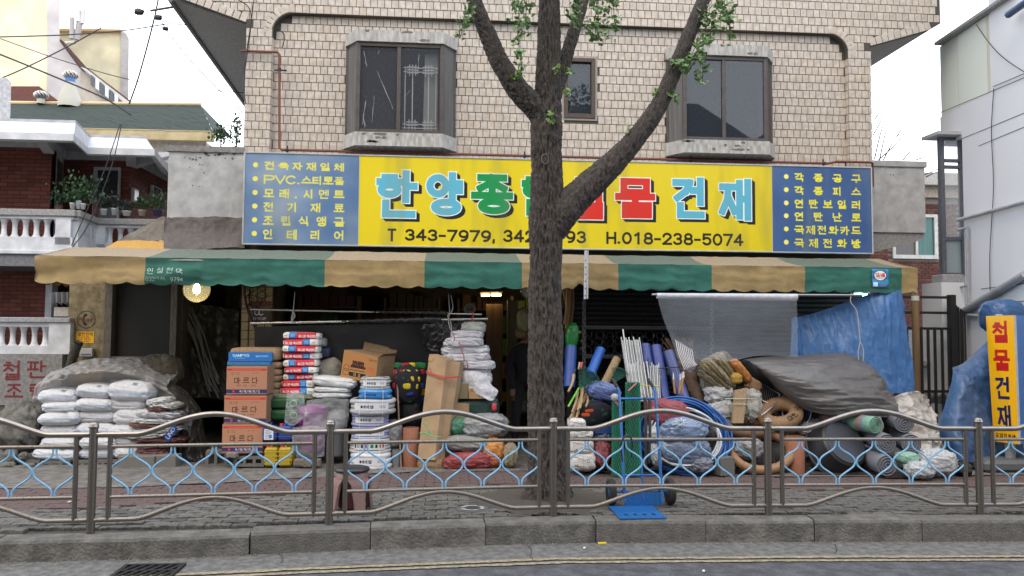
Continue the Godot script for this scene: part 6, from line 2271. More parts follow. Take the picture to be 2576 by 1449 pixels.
func build_front_details()->void:
	# two poles slung under the awning, with black film rolled on them
	var chrome:=mat(.6,.6,.58,.25,"",1.0,"",.0,.9)
	var black:=mat(.015,.015,.015,.32,"",1.0,"n_wrinkle",.8)
	rod("steel_pole",pz(630,778,1.5),pz(1212,791,1.5),.013,chrome,"upper steel pole slung by ropes under the awning","pole")
	rod("steel_pole",pz(630,813,1.52),pz(1227,802,1.52),.016,chrome,"lower steel pole slung by ropes under the awning","pole")
	for q in [[930,784,1125,788,1.5,.02,"upper"],[860,809,1110,804,1.52,.026,"lower"]]:
		org=pz(q[0],q[1],q[4])
		var st:=nst()
		var a:=pz(q[0],q[1],q[4])
		var b:=pz(q[2],q[3],q[4])
		var pts:=[]
		var rr:=[]
		for k in 41:
			var s:=k/40.0
			pts.append(a.lerp(b,s)+v3(0,.006*sin(k*1.9),0))
			rr.append(q[5]*(.6+s*1.4)*(1.0+.35*fn.get_noise_1d(k*40.0)))
		tube(st,pts,rr,12)
		single("rolled_black_film",st,black,"black plastic film rolled on the " + q[6] + " steel pole","film")
	org=v3(-.8,0,1.2)
	var st:=nst()
	sheet(st,world_rows([[[1050,806,1.5],[1090,800,1.52],[1130,800,1.52],[1175,805,1.5]],[[1060,840,1.45],[1095,845,1.5],[1125,850,1.5],[1160,830,1.48]],[[1070,880,1.35],[1095,890,1.4],[1110,880,1.4],[1118,862,1.42]]]),60,40,.06,1.6,17.0)
	single("black_film_bunch",st,black,"bunched shiny black film hanging from the steel poles","film")
	org=v3(-.8,0,1.0)
	st=nst()
	sheet(st,world_rows([[[640,822,1.22],[800,818,1.22],[950,815,1.25],[1110,810,1.3]],[[640,900,1.15],[800,900,1.18],[950,900,1.2],[1110,880,1.25]],[[640,1010,1.05],[800,1020,1.1],[950,1020,1.1],[1100,1010,1.15]],[[640,1110,1.0],[800,1120,1.0],[950,1120,1.0],[1095,1110,1.0]]]),70,30,.02,.6,27.0)
	single("black_film_curtain",st,mat(.02,.02,.02,.5,"",1.0),"black plastic film curtain hanging behind the cement bags","film")
	var rope_m:=mat(.36,.35,.33,.9,"")
	var ropes:=[[[742,735,1.52],[738,776,1.55],[734,800,1.55],[738,812,1.55]],[[735,780,1.55],[742,795,1.57],[733,806,1.55],[740,788,1.55]],[[1128,740,1.52],[1131,785,1.55],[1126,795,1.56],[1133,808,1.56],[1136,835,1.57],[1130,868,1.57]],[[1134,742,1.52],[1139,775,1.55],[1128,800,1.57],[1133,830,1.57]],[[2142,738,2.0],[2140,760,2.02],[2155,782,2.03],[2160,820,2.05],[2164,860,2.06]],[[2164,860,2.06],[2159,885,2.07],[2160,905,2.08]],[[2164,860,2.06],[2172,880,2.07],[2171,908,2.08]]]
	for k in ropes.size():
		var pts:=[]
		for q in ropes[k]: pts.append(pz(q[0],q[1],q[2]))
		org=pts[-1]
		st=nst()
		tube(st,spline(pts,16),.006,6)
		var lab: String=["grey rope slinging the steel poles near the tiled pillar","grey knot of rope round the steel poles near the pillar","grey rope slinging the steel poles near the cloth pile","second grey rope beside the cloth pile's sling","pale rope hanging in front of the blue tarp","frayed end of the pale rope on the blue tarp","looped end of the pale rope on the blue tarp"][k]
		single("rope",st,rope_m,lab,"rope")
	org=pz(1183,795,1.55)
	st=nst()
	tube(st,spline([pz(1190,786,1.53),pz(1191,795,1.56),pz(1186,803,1.56),pz(1190,808,1.56)],8),.008,5)
	single("red_tie",st,mat(.55,.06,.06,.6,""),"red tie binding the two steel pole ends","tie")
	# security plate on the pillar, red plate and wires above it
	var im:=canvas(160,128,Color(.05,.055,.09))
	im.fill_rect(Rect2i(4,4,152,3),Color(.45,.45,.5))
	for k in 2:
		for a in 40:
			var an:=.7+4.9*a/39.0
			disc(im,62+k*30+15*cos(an),42+22*sin(an),3.5,Color(.85,.85,.88))
	draw_text(im,"ITYCOP",38,84,15,18,4,3.2,Color(.85,.85,.88))
	var a:=pz(624,772,.03)
	var b:=pz(681,813,.03)
	var t:=thing("security_plate","dark blue security plate with pale letters on the tiled pillar","plate",v3(a.x,b.y,.03))
	st=nst()
	pbox(st,a.x,b.y,.012,b.x,a.y,.03,.003)
	part("plate",st,mat(.02,.02,.03,.5,""),t)
	st=nst()
	uvquad(st,v3(a.x,a.y,.032),v3(b.x,a.y,.032),v3(b.x,b.y,.032),v3(a.x,b.y,.032))
	part("print",st,printed(im,.4),t)
	a=pz(626,757,.03)
	b=pz(681,771,.03)
	org=v3(a.x,b.y,.02)
	st=nst()
	pbox(st,a.x,b.y,.012,b.x,a.y,.028,.003)
	single("red_plate",st,mat(.22,.06,.045,.6,"mottle",2.0),"faded red plate above the dark blue security plate","plate")
	for k in 7:
		org=pz(640,750,.06)
		st=nst()
		var pts:=[]
		var x:=615.0+k*8
		for j in 6: pts.append(pz(x+rng.randf_range(-16,16)*(1.0 if j<5 else 1.4),716+j*13+rng.randf_range(-4,4),.05+rng.randf()*.04))
		tube(st,spline(pts,20),.006,5)
		single("tangled_wire",st,mat(.02,.02,.02,.6,""),"black wire in the tangle on the tiled pillar","wire","tangled wires on the pillar")
	org=pz(600,760,.2)
	st=nst()
	tube(st,spline([pz(612,716,.2),pz(620,770,.22),pz(645,830,.3),pz(690,880,.5)],20),.02,7)
	single("wire_conduit",st,mat(.07,.02,.02,.6,"mottle",2.0),"dark red cable bundle sagging from the pillar to the cement bags","cable")
	# tube lamps in the shop
	for q in [[1211,1232,743,1.0],[1236,1260,742,1.0]]:
		var z:=-.9
		var m:=pz((q[0]+q[1])/2.0,q[2],z)
		var w: float=pz(q[1],q[2],z).x - pz(q[0],q[2],z).x
		t=thing("tube_lamp","lit warm tube lamp inside the dark shop","lamp",m,"tube lamps inside the shop")
		st=nst()
		tube(st,[m - v3(w/2,0,0),m+v3(w/2,0,0)],.016,10)
		part("tube",st,glowing(1.0,.78,.42,7.0),t)
		st=nst()
		pbox(st,m.x - w/2 - .02,m.y+.02,z - .03,m.x+w/2+.02,m.y+.05,z+.03)
		part("housing",st,mat(.4,.4,.38,.5,""),t)
		var l:=OmniLight3D.new()
		l.name = "tube_light"
		l.light_color=Color(1.0,.82,.55)
		l.light_energy=.1
		l.light_size=.05
		l.omni_range=8.0
		l.omni_attenuation=2.0
		l.shadow_enabled=true
		t.add_child(l)
		l.position=v3(0,-.04,.03)
	# round tobacco plate in the shop
	im=canvas(96,96,Color(.5,.47,.42))
	draw_char(im,"담",14,30,28,34,6,Color(.4,.05,.06))
	draw_char(im,"배",52,30,28,34,6,Color(.4,.05,.06))
	var c:=pz(1182,778,-.1)
	t=thing("tobacco_plate","round white tobacco plate hanging inside the shop opening","plate",c - v3(0,.09,0))
	st=nst()
	lathe(st,[v2(.0,.0),v2(.09,.0),v2(.09,-.012),v2(.0,-.012)],c,pitchb(90),28,false)
	part("disc",st,mat(.4,.38,.34,.6,"mottle",2.0),t)
	st=nst()
	uvquad(st,c+v3(-.062,.062,.003),c+v3(.062,.062,.003),c+v3(.062,-.062,.003),c+v3(-.062,-.062,.003))
	part("print",st,printed(im,.6),t)
	# doorway wares: a brown board, hanging bags, brooms
	t=thing("door_leaf","brown wooden door leaf standing open inside the shop","door",pz(1250,1000,-.8))
	st=nst()
	var d:=rc(1222,765,1264,1020,-.9)
	box(st,d[0],v3(d[1]*2,d[2]*2,.04))
	part("leaf",st,streaked(.17,.11,.06,.8,1.2,.3),t)
	org=pz(1290,1000,-.3)
	st=nst()
	d=rc(1275,755,1302,1090,-.3)
	box(st,d[0],v3(d[1]*2,d[2]*2,.06))
	single("door_post",st,streaked(.16,.13,.065,.8,1.2,.3),"yellowish wooden post in the shop doorway","post")
	lump("hanging_bag",[1302,775,1336,835],.6,.15,mat(.3,.29,.14,.45,"mottle",3.0,"n_wrinkle",.8),"hanging clear bag of greenish wares in the doorway","bag","",.16,.8,.8,.0,2.0)
	lump("hanging_sack",[1298,826,1325,852],.55,.12,mat(.25,.16,.07,.6,"mottle",3.0,"n_wrinkle",.8),"small orange brown bag hanging under the clear bag","bag","",.16)
	lump("counter_goods",[1300,1010,1332,1040],.2,.2,mat(.2,.19,.17,.7,"mottle",3.0),"grey pack on the shop floor behind the person","pack","",.1)
	for q in [[1418,724,1428,820,.2,.24,.12,.04],[1428,724,1420,815,.4,.28,.14,.05],[1440,724,1436,812,.3,.2,.12,.05],[1432,730,1424,826,.35,.3,.2,.06]]:
		org=pz(q[2],q[3],q[4]+.6)
		st=nst()
		tube(st,spline([pz(q[0],q[1],q[4]+.6),pz((q[0]+q[2])/2+3,(q[1]+q[3])/2,q[4]+.62),pz(q[2],q[3],q[4]+.6)],12),.022,8)
		single("hanging_wrapped_tool",st,mat(q[5]*1.3,q[6]*1.1,q[7],.4,"mottle",3.0,"n_wrinkle",.6),"orange wrapped tool hanging beside the trunk under the awning","tool","orange wrapped tools hanging by the trunk")
	lump("green_bag_hung",[1424,812,1458,876],1.3,.15,mat(.03,.3,.06,.22,"mottle",2.0,"n_wrinkle",.9),"shiny green bag hanging beside the slotted rack","bag","",.07,.8,.7,-6.0,1.6)
	# cyan working lamp at the end of the awning
	c=pz(2165,742,1.5)
	t=thing("work_lamp","lit cold blue lamp at the end of the awning above the blue tarp","lamp",c)
	st=nst()
	tube(st,[c - v3(.09,0,0),c+v3(.09,0,0)],.02,10)
	part("tube",st,glowing(.45,.95,.95,4.0),t)
	st=nst()
	pbox(st,c.x - .12,c.y+.03,c.z - .05,c.x+.12,c.y+.05,c.z+.05)
	part("housing",st,mat(.3,.3,.3,.5,""),t)
	var wl:=OmniLight3D.new()
	wl.name = "work_light"
	wl.light_color=Color(.6,.95,1.0)
	wl.light_energy=.16
	wl.light_size=.08
	wl.omni_range=5.0
	wl.omni_attenuation=2.0
	wl.shadow_enabled=true
	t.add_child(wl)
	wl.position=v3(0,-.045,.02)

# ---------- goods from the tree to the alley
func bar_bundle(x0: float,x1: float,ytop: float,ybot: float,lean: float,n: int,z: float,r: float,label: String,group: String)->void:
	var white:=mat(.62,.62,.6,.35,"soft",3.0)
	for k in n:
		var s:=(k+.5)/n
		var top:=pz(lerpf(x0,x1,s),ytop+rng.randf_range(-5,6),z - .22+.05*(k % 2))
		var bot:=pz(lerpf(x0,x1,s)+lean,ybot,z+.05*(k % 2))
		rod("plastic_tube",bot,top,r,white,label,"tube",group,10)
func rake(hub: Vector3,dir: Vector2,size: float,m: Material,handle_m: Material,handle_end: Vector3,label: String)->void:
	var t:=thing("leaf_rake",label,"rake",handle_end)
	var base:=atan2(dir.y,dir.x)
	for k in 17:
		var a:=base+lerpf(-.62,.62,k/16.0)
		var d:=v3(cos(a),sin(a),.0)
		var st:=nst()
		tube(st,spline([hub,hub+d*size*.6+v3(0,0,.02),hub+d*size*.95+v3(0,0,.03),hub+d*size+v3(.0,-.02,.05)],10),.0035,5)
		part("tine",st,m,t)
	for rr in [.3,.55]:
		var st:=nst()
		var pts:=[]
		for k in 11:
			var a:=base+lerpf(-.6,.6,k/10.0)
			pts.append(hub+v3(cos(a),sin(a),0)*size*rr+v3(0,0,.015))
		tube(st,pts,.004,5)
		part("brace",st,m,t)
	var st:=nst()
	var fan:=[]
	for k in 7:
		var a:=base+lerpf(-.6,.6,k/6.0)
		fan.append(hub+v3(cos(a),sin(a),0)*size*.42+v3(0,0,.012))
	for k in 6:
		tri(st,hub,fan[k],fan[k+1])
		tri(st,hub - v3(0,0,.006),fan[k+1] - v3(0,0,.006),fan[k] - v3(0,0,.006))
	part("web",st,m,t)
	st=nst()
	tube(st,[hub,handle_end],.012,8)
	part("handle",st,handle_m,t)
func roll_(called: String,a: Vector3,b: Vector3,r: float,m: Material,label: String,cat: String,group := "",sides:=20)->void:
	# a rolled sheet: outer skin, recessed spiral at both ends
	org=a if a.y<b.y else b
	var st:=nst()
	var d:=(b - a).normalized()
	var pts:=[]
	var rr:=[]
	for k in 13:
		pts.append(a.lerp(b,k/12.0))
		rr.append(r*(1.0+.03*fn.get_noise_1d(k*70.0+a.x*900.0)))
	tube(st,pts,rr,sides,false)
	var u:=d.cross(Vector3.UP if absf(d.y)<.9 else Vector3.RIGHT).normalized()
	var w:=d.cross(u)
	for e in 2:
		var c: Vector3=[a,b][e]
		var sp:=[]
		for k in 60:
			var an:=k*.36
			var q:=r*(1.0 - k/64.0)
			sp.append(c+(u*cos(an)+w*sin(an))*q)
		tube(st,sp,r*.055,5)
		var ring:=c+d*(.012 if e==0 else -.012)
		for k in sides:
			tri(st,ring,ring+(u*cos(TAU*k/sides)+w*sin(TAU*k/sides))*r,ring+(u*cos(TAU*(k+1)/sides)+w*sin(TAU*(k+1)/sides))*r)
	single(called,st,m,label,cat,group)
func ring_coil(called: String,c: Vector3,rx: float,ry: float,b: Basis,r: float,n: int,thick: float,m: Material,label: String,cat: String,group := "")->void:
	# many turns of hose lying in one plane of basis b
	var t:=thing(called,label,cat,c - v3(0,ry,0),group)
	for k in n:
		var st:=nst()
		var ring:=[]
		var ph:=rng.randf()*6.0
		var gx:=rng.randf_range(-1,1)*thick
		var gz:=rng.randf_range(-1,1)*thick*1.2
		for a in 56:
			var an:=TAU*a/56
			var wob:=.03*sin(an*2+ph)*thick/.05
			ring.append(c+b*v3(cos(an)*(rx+gx+wob),sin(an)*(ry+gx+wob),gz+.02*sin(an*3.0+ph)))
		tube(st,ring,r,8,false,true)
		part("turn",st,m,t)
func build_goods_b()->void:
	var st: SurfaceTool
	var t: Node3D
	var V:=func(x: float,y: float)->Vector2: return v2(1396.8+.2343*x,873+.2343*y)
	var G:=func(x: float,y: float,z: float)->Vector3: return pz(1396.8+.2343*x,873+.2343*y,z)
	var W5:=func(x: float,y: float)->Vector2: return v2(1649+.3347*x,717.8+.3347*y)
	var H:=func(x: float,y: float,z: float)->Vector3: return pz(1649+.3347*x,717.8+.3347*y,z)
	# slotted rack with black pipes lying in it
	t=thing("slotted_rack","grey slotted steel rack holding stacked black pipes","rack",pz(1470,1100,.9))
	var gal:=mat(.14,.145,.15,.5,"mottle",2.0,"",.0,.5)
	var hole:=mat(.006,.006,.007,.9,"")
	var posts:=[pz(1469,800,.9).x,pz(1790,800,.9).x]
	for x in posts:
		st=nst()
		box(st,v3(x,1.08,.9),v3(.045,2.16,.004)); box(st,v3(x+.024,1.08,.88),v3(.004,2.16,.04))
		part("upright",st,gal,t)
		st=nst()
		for k in 40: box(st,v3(x - .008+(.016 if k % 2 else .0),.1+k*.05,.9025),v3(.012,.024,.002))
		part("slot_row",st,hole,t)
	for y in [pz(1560,824,.9).y,pz(1560,897,.9).y,.5]:
		st=nst()
		pbox(st,posts[0]+.026,y - .022,.896,posts[1] - .024,y+.022,.9)
		pbox(st,posts[0],y+.018,.35,posts[1],y+.024,.89)
		part("shelf_rail",st,gal,t)
		st=nst()
		var x: float=posts[0]+.05
		var k:=0
		while x<posts[1] - .04:
			box(st,v3(x,y - .008+(.014 if k % 2 else .0),.9015),v3(.026,.011,.002))
			x+=.024
			k+=1
		part("slot_row",st,hole,t)
	var bp:=mat(.022,.022,.024,.35,"soft",2.0)
	var y0:=pz(1560,893,.9).y
	var y1:=pz(1560,830,.9).y
	for k in 34:
		var cx:=lerpf(posts[0]+.08,posts[1] - .15,(k % 12)/11.0)+rng.randf_range(-.02,.02)
		var r:=rng.randf_range(.05,.075)
		var cy:=y0+r+(k/12)*.1+rng.randf_range(0,.02)
		if cy+r>y1+.02: continue
		org=v3(cx,cy,.87)
		st=nst()
		var zz:=.86 - .02*(k/12)+rng.randf_range(-.02,.02)
		lathe(st,[v2(r,-.45),v2(r,.0),v2(r - .008,.003),v2(r - .008,-.4)],v3(cx,cy,zz),pitchb(90)*yaw(0),22)
		single("black_pipe",st,bp,"black plastic pipe end in the slotted rack","pipe","black pipes lying in the rack")
	# hose loops hanging among the pipes
	# white tubes in three bundles
	bar_bundle(1561,1610,852,985,20,13,2.15,.0085,"white plastic tube in the tall bundle behind the mesh rolls","white tubes in the tall bundle")
	bar_bundle(1580,1629,914,1010,14,12,2.3,.0085,"white plastic tube in the short bundle tied with yellow tape","white tubes in the short bundle")
	bar_bundle(1629,1659,917,1010,4,7,2.28,.0085,"white plastic tube in the bundle beside blue rolls","white tubes beside blue rolls")
	rod("long_tube",pz(1588,985,2.2),pz(1567,828,1.95),.008,mat(.66,.66,.64,.35,""),"single long white tube rising above the tall bundle","tube")
	for q in [[1600,966,1634,971],[1634,970,1660,971]]:
		rod("yellow_tape",pz(q[0],q[1],2.42),pz(q[2],q[3],2.42),.006,mat(.6,.5,.08,.6,""),"yellow tape tied round white plastic tubes","tape","yellow tapes round the tubes")
	for q in [[1618,935,1641,1010],[1625,920,1637,1000]]:
		rod("dark_shaft",pz(q[2] - 8,q[3],2.3),pz(q[0]+6,q[1] - 20,2.1),.012,mat(.03,.035,.05,.5,""),"dark tool handle between the white tube bundles","handle","dark handles among tubes")
	# blue rolled sheets
	var blue_film:=mat(.045,.075,.3,.3,"mottle",2.0,"n_wrinkle",.25)
	roll_("blue_sheet_roll",pz(1642,1010,2.2),pz(1622,868,1.9),.07,blue_film,"blue plastic sheet roll beside the white tubes","roll","blue sheet rolls standing together")
	roll_("blue_sheet_roll",pz(1672,1010,2.2),pz(1649,871,1.9),.072,blue_film,"blue plastic sheet roll standing second from the white tubes","roll","blue sheet rolls standing together")
	roll_("blue_sheet_roll",pz(1722,1010,2.15),pz(1680,885,1.9),.08,mat(.1,.13,.33,.3,"mottle",2.0,"n_wrinkle",.3),"faded blue film roll next to the twig broom","roll","blue sheet rolls standing together")
	roll_("blue_tarp_roll",G.call(380,290,1.95),G.call(490,25,1.75),.062,mat(.02,.12,.5,.4,"mottle",2.0),"bright blue rolled tarp leaning in front of the rack","roll")
	roll_("pale_stick_roll",G.call(420,310,1.9),G.call(470,30,1.7),.02,mat(.4,.35,.27,.8,""),"pale cardboard core behind the bright blue roll","core")
	roll_("blue_tall_roll",pz(1432,975,1.8),pz(1437,872,1.6),.075,mat(.02,.07,.32,.4,"mottle",2.0),"dark blue roll standing beside the tree trunk","roll")
	# straw mat roll
	org=G.call(500,420,2.1)
	st=nst()
	roll_("straw_mat_roll",G.call(425,600,2.25),G.call(665,125,1.95),.052,streaked(.42,.29,.15,.9,8.0,3.0),"rolled straw mat leaning between blue roll and tubes","mat")
	# rakes
	var rk:=mat(.02,.13,.085,.5,"soft",2.0)
	rake(G.call(255,440,2.35),v2(.55,.8),.27,rk,mat(.15,.5,.04,.5,""),G.call(140,640,2.45),"dark green leaf rake with lime handle fanned against the rolls")
	rake(G.call(640,380,2.2),v2(.35,.9),.2,rk,mat(.3,.2,.1,.7,""),G.call(560,600,2.3),"dark green leaf rake beside the straw mat roll")
	# wooden tool handles
	var wood:=streaked(.5,.34,.17,.65,3.0,.6)
	var hs:=[[150,775,300,470],[165,790,250,560],[200,800,330,500],[225,760,290,430],[180,700,240,480],[240,680,300,420],[140,480,200,300],[265,660,285,460],[330,640,345,520]]
	for k in hs.size():
		var q: Array=hs[k]
		org=G.call(q[0],q[1],2.5)
		st=nst()
		var aa: Vector3=G.call(q[0],q[1],2.5)
		var bb: Vector3=G.call(q[2],q[3],2.3)
		tube(st,spline([aa,aa.lerp(bb,.5)+v3(.012,0,.01),bb],10),[.013,.0135,.014,.0145,.015,.0155,.016,.017,.018,.02,.021],9)
		single("wooden_handle",st,wood,"turned wooden tool handle in the pile by the trunk","handle","wooden handles piled by the trunk")
	rod("black_tip_handle",G.call(180,350,2.3),G.call(215,240,2.25),.013,mat(.02,.02,.02,.5,""),"black tipped tool handle beside the leaf rake","handle")
	rod("red_tip_handle",G.call(270,235,2.2),G.call(288,165,2.15),.013,mat(.55,.05,.03,.5,""),"red tipped tool handle above the leaf rake","handle")
	rod("grey_tip_handle",G.call(250,240,2.2),G.call(262,165,2.15),.011,mat(.3,.3,.28,.5,""),"grey tipped tool handle above the leaf rake","handle")
	# bag of blue brushes, white ball
	lump("blue_clear_bag",[1482,963,1566,1012],2.45,.28,mat(.14,.19,.42,.25,"mottle",2.0,"n_wrinkle",.9),"clear bag of pale blue wares above the knitted rugs","bag","",.13,.8,.6,-12.0,2.0)
	org=pz(1547,1000,2.6)
	st=nst()
	lathe(st,[v2(.0,-.05),v2(.03,-.042),v2(.05,.0),v2(.03,.042),v2(.0,.05)],org,pitchb(70),20)
	single("white_net_ball",st,mat(.62,.62,.62,.8,"speck",1.0),"white net ball on the shorter green mesh roll","ball")
	build_knit(pz(1492,1045,2.35),"heap of navy knitted rugs with orange, green and purple patches",[[.75,.12,.02],[.75,.12,.02],[.02,.1,.05],[.09,.03,.2],[.012,.02,.12]],.24,.15,v3(0,.03,0),12)
	t=thing("blue_crate","blue plastic crate under the knitted rugs","crate",pz(1520,1092,2.4))
	st=nst()
	var rr:=rc(1496,1070,1545,1092,2.5)
	bev(st,rr[0] - v3(0,0,.12),v3(rr[1]*2,rr[2]*2,.24),.008)
	part("crate_body",st,mat(.02,.06,.22,.5,""),t)
	# white bags by the trunk
	im_bags()
	lump("pink_bag",[1494,1108,1542,1182],2.55,.25,mat(.36,.09,.1,.5,"mottle",2.0,"n_wrinkle",.8),"crumpled pink bag beside the short green mesh roll","bag","",.18,.8,.7,.0,2.0)
	# green mesh rolls
	for q in [[1540,1011,1566,1192,2.66,"shorter roll of green wire mesh under the net ball"],[1574,962,1610,1197,2.66,"taller roll of green wire mesh behind the hand truck"]]:
		var top:=pz((q[0]+q[2])/2.0,q[1],q[4] - .08)
		var bot:=pz((q[0]+q[2])/2.0,q[3],q[4])
		bot.y=.01
		var rad:=(pz(q[2],1100,q[4]).x - pz(q[0],1100,q[4]).x)/2
		t=thing("mesh_roll",q[5],"mesh roll",bot)
		st=nst()
		tube(st,[bot,top],rad*.93,20)
		part("core",st,mat(.008,.07,.042,.7,""),t)
		st=nst()
		var ln:=top.distance_to(bot)
		var rows:=int(ln/.034)
		for j in rows:
			var yy:=j/float(rows)
			for i in 16:
				var a0:=TAU*(i+(.5 if j % 2 else .0))/16.0
				var a1:=a0+TAU/32.0
				var p0:=bot.lerp(top,yy)+v3(cos(a0),0,sin(a0))*rad
				var p1:=bot.lerp(top,yy+1.0/rows)+v3(cos(a1),0,sin(a1))*rad
				var p2:=bot.lerp(top,yy+1.0/rows)+v3(cos(a0 - TAU/32.0),0,sin(a0 - TAU/32.0))*rad
				for e in [p1,p2]:
					var side:=v3(0,.0022,0).cross((e - p0).normalized()).normalized()*.0035
					quad(st,p0 - side,e - side,e+side,p0+side)
		var mm:=part("wire_mesh",st,mat(.02,.3,.17,.45,""),t)
		mm.set_meta("kind","stuff")
	rod("pink_ribbon",G.call(785,470,2.72),G.call(870,390,2.7),.008,mat(.6,.15,.15,.6,""),"pink ribbon on the taller green mesh roll","ribbon")
	rod("red_ribbon",G.call(645,580,2.7),G.call(710,670,2.7),.007,mat(.55,.08,.1,.6,""),"red ribbon on the shorter green mesh roll","ribbon")
	# twig broom and straw
	t=thing("twig_broom","large brown twig broom leaning by the clear plastic sheet","broom",pz(1762,1000,2.2))
	var twm:=mat(.13,.075,.045,.9,"soft",4.0)
	st=nst()
	for k in 150:
		var s:=rng.randf_range(-1,1)
		var top2:=pz(1668+(s+1)*34+rng.randf_range(-8,8),860+rng.randf_range(-12,40),1.8+rng.randf()*.1)
		var bot2:=pz(1748+s*9,985+rng.randf_range(0,20),2.1)
		var mid:=top2.lerp(bot2,.5)+v3(.05,.01,0)
		var sp:=spline([bot2,mid,top2],7)
		tube(st,sp,.0035,4,false)
	var tw:=part("twigs",st,twm,t)
	tw.set_meta("kind","stuff")
	st=nst()
	limb(st,[pz(1765,1030,2.15),pz(1745,980,2.1),pz(1725,920,1.98),pz(1705,880,1.9)],[.05,.08,.12,.07],40,20,.7)
	part("binding",st,twm,t)
	# black garden rakes and their handles
	t=thing("black_rake","black steel rake heads standing beside blue sheet rolls","rake",pz(1700,990,2.3))
	st=nst()
	tube(st,[pz(1657,927,2.3),pz(1720,922,2.25),pz(1740,930,2.25),pz(1776,940,2.2)],.008,6)
	for k in 22: tube(st,[pz(1658+k*5.2,926+absf(k - 12)*.4,2.28),pz(1660+k*5.2,940+absf(k - 12)*.4,2.32)],.004,5)
	part("head",st,mat(.012,.013,.018,.5,""),t)
	for q in [[1698,990,1690,938],[1708,990,1707,940],[1716,990,1712,936],[1709,985,1716,934]]:
		st=nst()
		tube(st,[pz(q[0],q[1],2.4),pz(q[2]+4,q[3]+16,2.38)],.012,8)
		part("wooden_handle",st,mat(.42,.22,.1,.6,"soft",3.0),t)
		st=nst()
		tube(st,[pz(q[2]+4,q[3]+16,2.38),pz(q[2]+4,q[3],2.36)],[.011,.006],8)
		part("ferrule",st,mat(.45,.45,.44,.4,"",1.0,"",.0,.7),t)
	# black boards leaning
	org=pz(1775,1050,2.2)
	st=nst()
	quad(st,pz(1752,945,2.05),pz(1764,938,2.05),pz(1812,1080,2.3),pz(1782,1080,2.3))
	quad(st,pz(1752,945,2.02),pz(1764,938,2.02),pz(1812,1080,2.27),pz(1782,1080,2.27))
	single("black_board",st,mat(.012,.012,.014,.6,"streak",2.0),"black board leaning behind the blue hose coil","board")
	# blue hose coil with a pale inner hose
	var tilt:=pitchb(-16)
	ring_coil("blue_hose_coil",pz(1722,1096,2.5),.5,.42,tilt,.013,16,.045,mat(.025,.12,.4,.32,"soft",2.0),"big blue hose coil leaning behind the hand truck","hose")
	ring_coil("white_hose_ring",pz(1722,1100,2.62),.42,.35,tilt,.012,3,.015,mat(.5,.52,.55,.4,""),"pale hose ring inside the big blue hose coil","hose")
	lump("red_sack",[1630,1008,1742,1080],2.6,.3,mat(.3,.06,.07,.55,"mottle",2.0,"n_wrinkle",.7),"dusty red sack sitting inside the blue hose coil","sack","",.14,.8,.6,-5.0,1.8)
	var pale_blue:=mat(.2,.27,.42,.2,"mottle",2.0,"n_wrinkle",.9)
	lump("blue_film_bag",[1668,1052,1790,1120],2.8,.35,pale_blue,"clear bluish bag knotted at its top, upper in the hose coil","bag","",.13,.8,.6,6.0,1.8)
	lump("blue_film_bag",[1655,1092,1798,1180],2.78,.4,mat(.16,.2,.3,.2,"mottle",2.0,"n_wrinkle",.9),"full clear bluish bag, lower in the hose coil","bag","",.12,.8,.6,.0,1.8)
	lump("white_film_bag",[1628,1075,1672,1118],2.7,.25,mat(.42,.44,.47,.25,"mottle",2.0,"n_wrinkle",.9),"small white plastic bag beside the bluish bags","bag","",.15)
	org=pz(1710,1064,2.84)
	st=nst()
	for k in 9:
		var a:=TAU*k/9.0
		tube(st,spline([org,org+v3(cos(a)*.04,sin(a)*.03,.03),org+v3(cos(a)*.1,sin(a)*.06,.0)],6),[.012,.012,.01,.01,.008,.008,.004],5)
	single("bag_knot",st,mat(.42,.48,.58,.25,""),"tied knot of the bluish bag inside the hose coil","knot")
	org=pz(1825,1196,2.75)
	st=nst()
	rr=rc(1804,1151,1846,1197,2.72)
	bev(st,rr[0] - v3(0,0,.09),v3(rr[1]*2,rr[2]*2,.19),.005,yaw(18))
	single("paving_block",st,mat(.2,.195,.18,.95,"speck",1.6,"n_fine",.8),"upright grey block beside the blue hose coil","block")
	build_hand_truck()
	# heap of used sacks tied with string
	var tan_:=mat(.45,.36,.22,.85,"mottle",3.0,"n_wrinkle",.8)
	var S5:=func(x0: float,ya: float,x1: float,yb: float)->Array: return [1649+.3347*x0,717.8+.3347*ya,1649+.3347*x1,717.8+.3347*yb]
	for k in 11:
		var w: Array=[[.36,.29,.17],[.45,.39,.27],[.22,.17,.1],[.42,.34,.19]][k % 4]
		var cx:=440.0+k*15.0
		var cy:=735.0 - k*14.0
		var ln:=150.0 - absf(k - 4)*7.0
		lump("used_sack",S5.call(cx - ln,cy - 20,cx+ln,cy+20),2.24+.03*(k % 3),.34,mat(w[0],w[1],w[2],.85,"grime",2.0,"n_wrinkle",.8),["lowest","second","third","fourth","fifth","sixth","seventh","eighth","ninth","tenth","topmost"][k] + " used tan paper sack in the bundle folded on the heap","sack","used paper sacks bundled on the heap",.14,.6,.5,-34.0 - k*2.5,2.6)
	lump("orange_sack",S5.call(555,605,760,678),2.36,.24,mat(.48,.18,.035,.6,"grime",1.5,"n_wrinkle",.6),"orange printed bag on top of the used sacks","bag","",.1,.6,.45,-50.0,2.2)
	lump("yellow_rag",S5.call(580,660,660,740),2.36,.1,mat(.5,.3,.05,.7,"mottle",3.0,"n_wrinkle",.7),"crumpled yellow rag in front of the orange bag","rag","",.2)
	lump("brown_paper",S5.call(680,700,805,800),2.3,.15,mat(.3,.17,.09,.8,"mottle",3.0,"n_wrinkle",.7),"torn brown paper below the orange bag","paper","",.15,.6,.5,-30.0)
	var wp:=mat(.55,.55,.56,.8,"mottle",3.0,"n_wrinkle",.9)
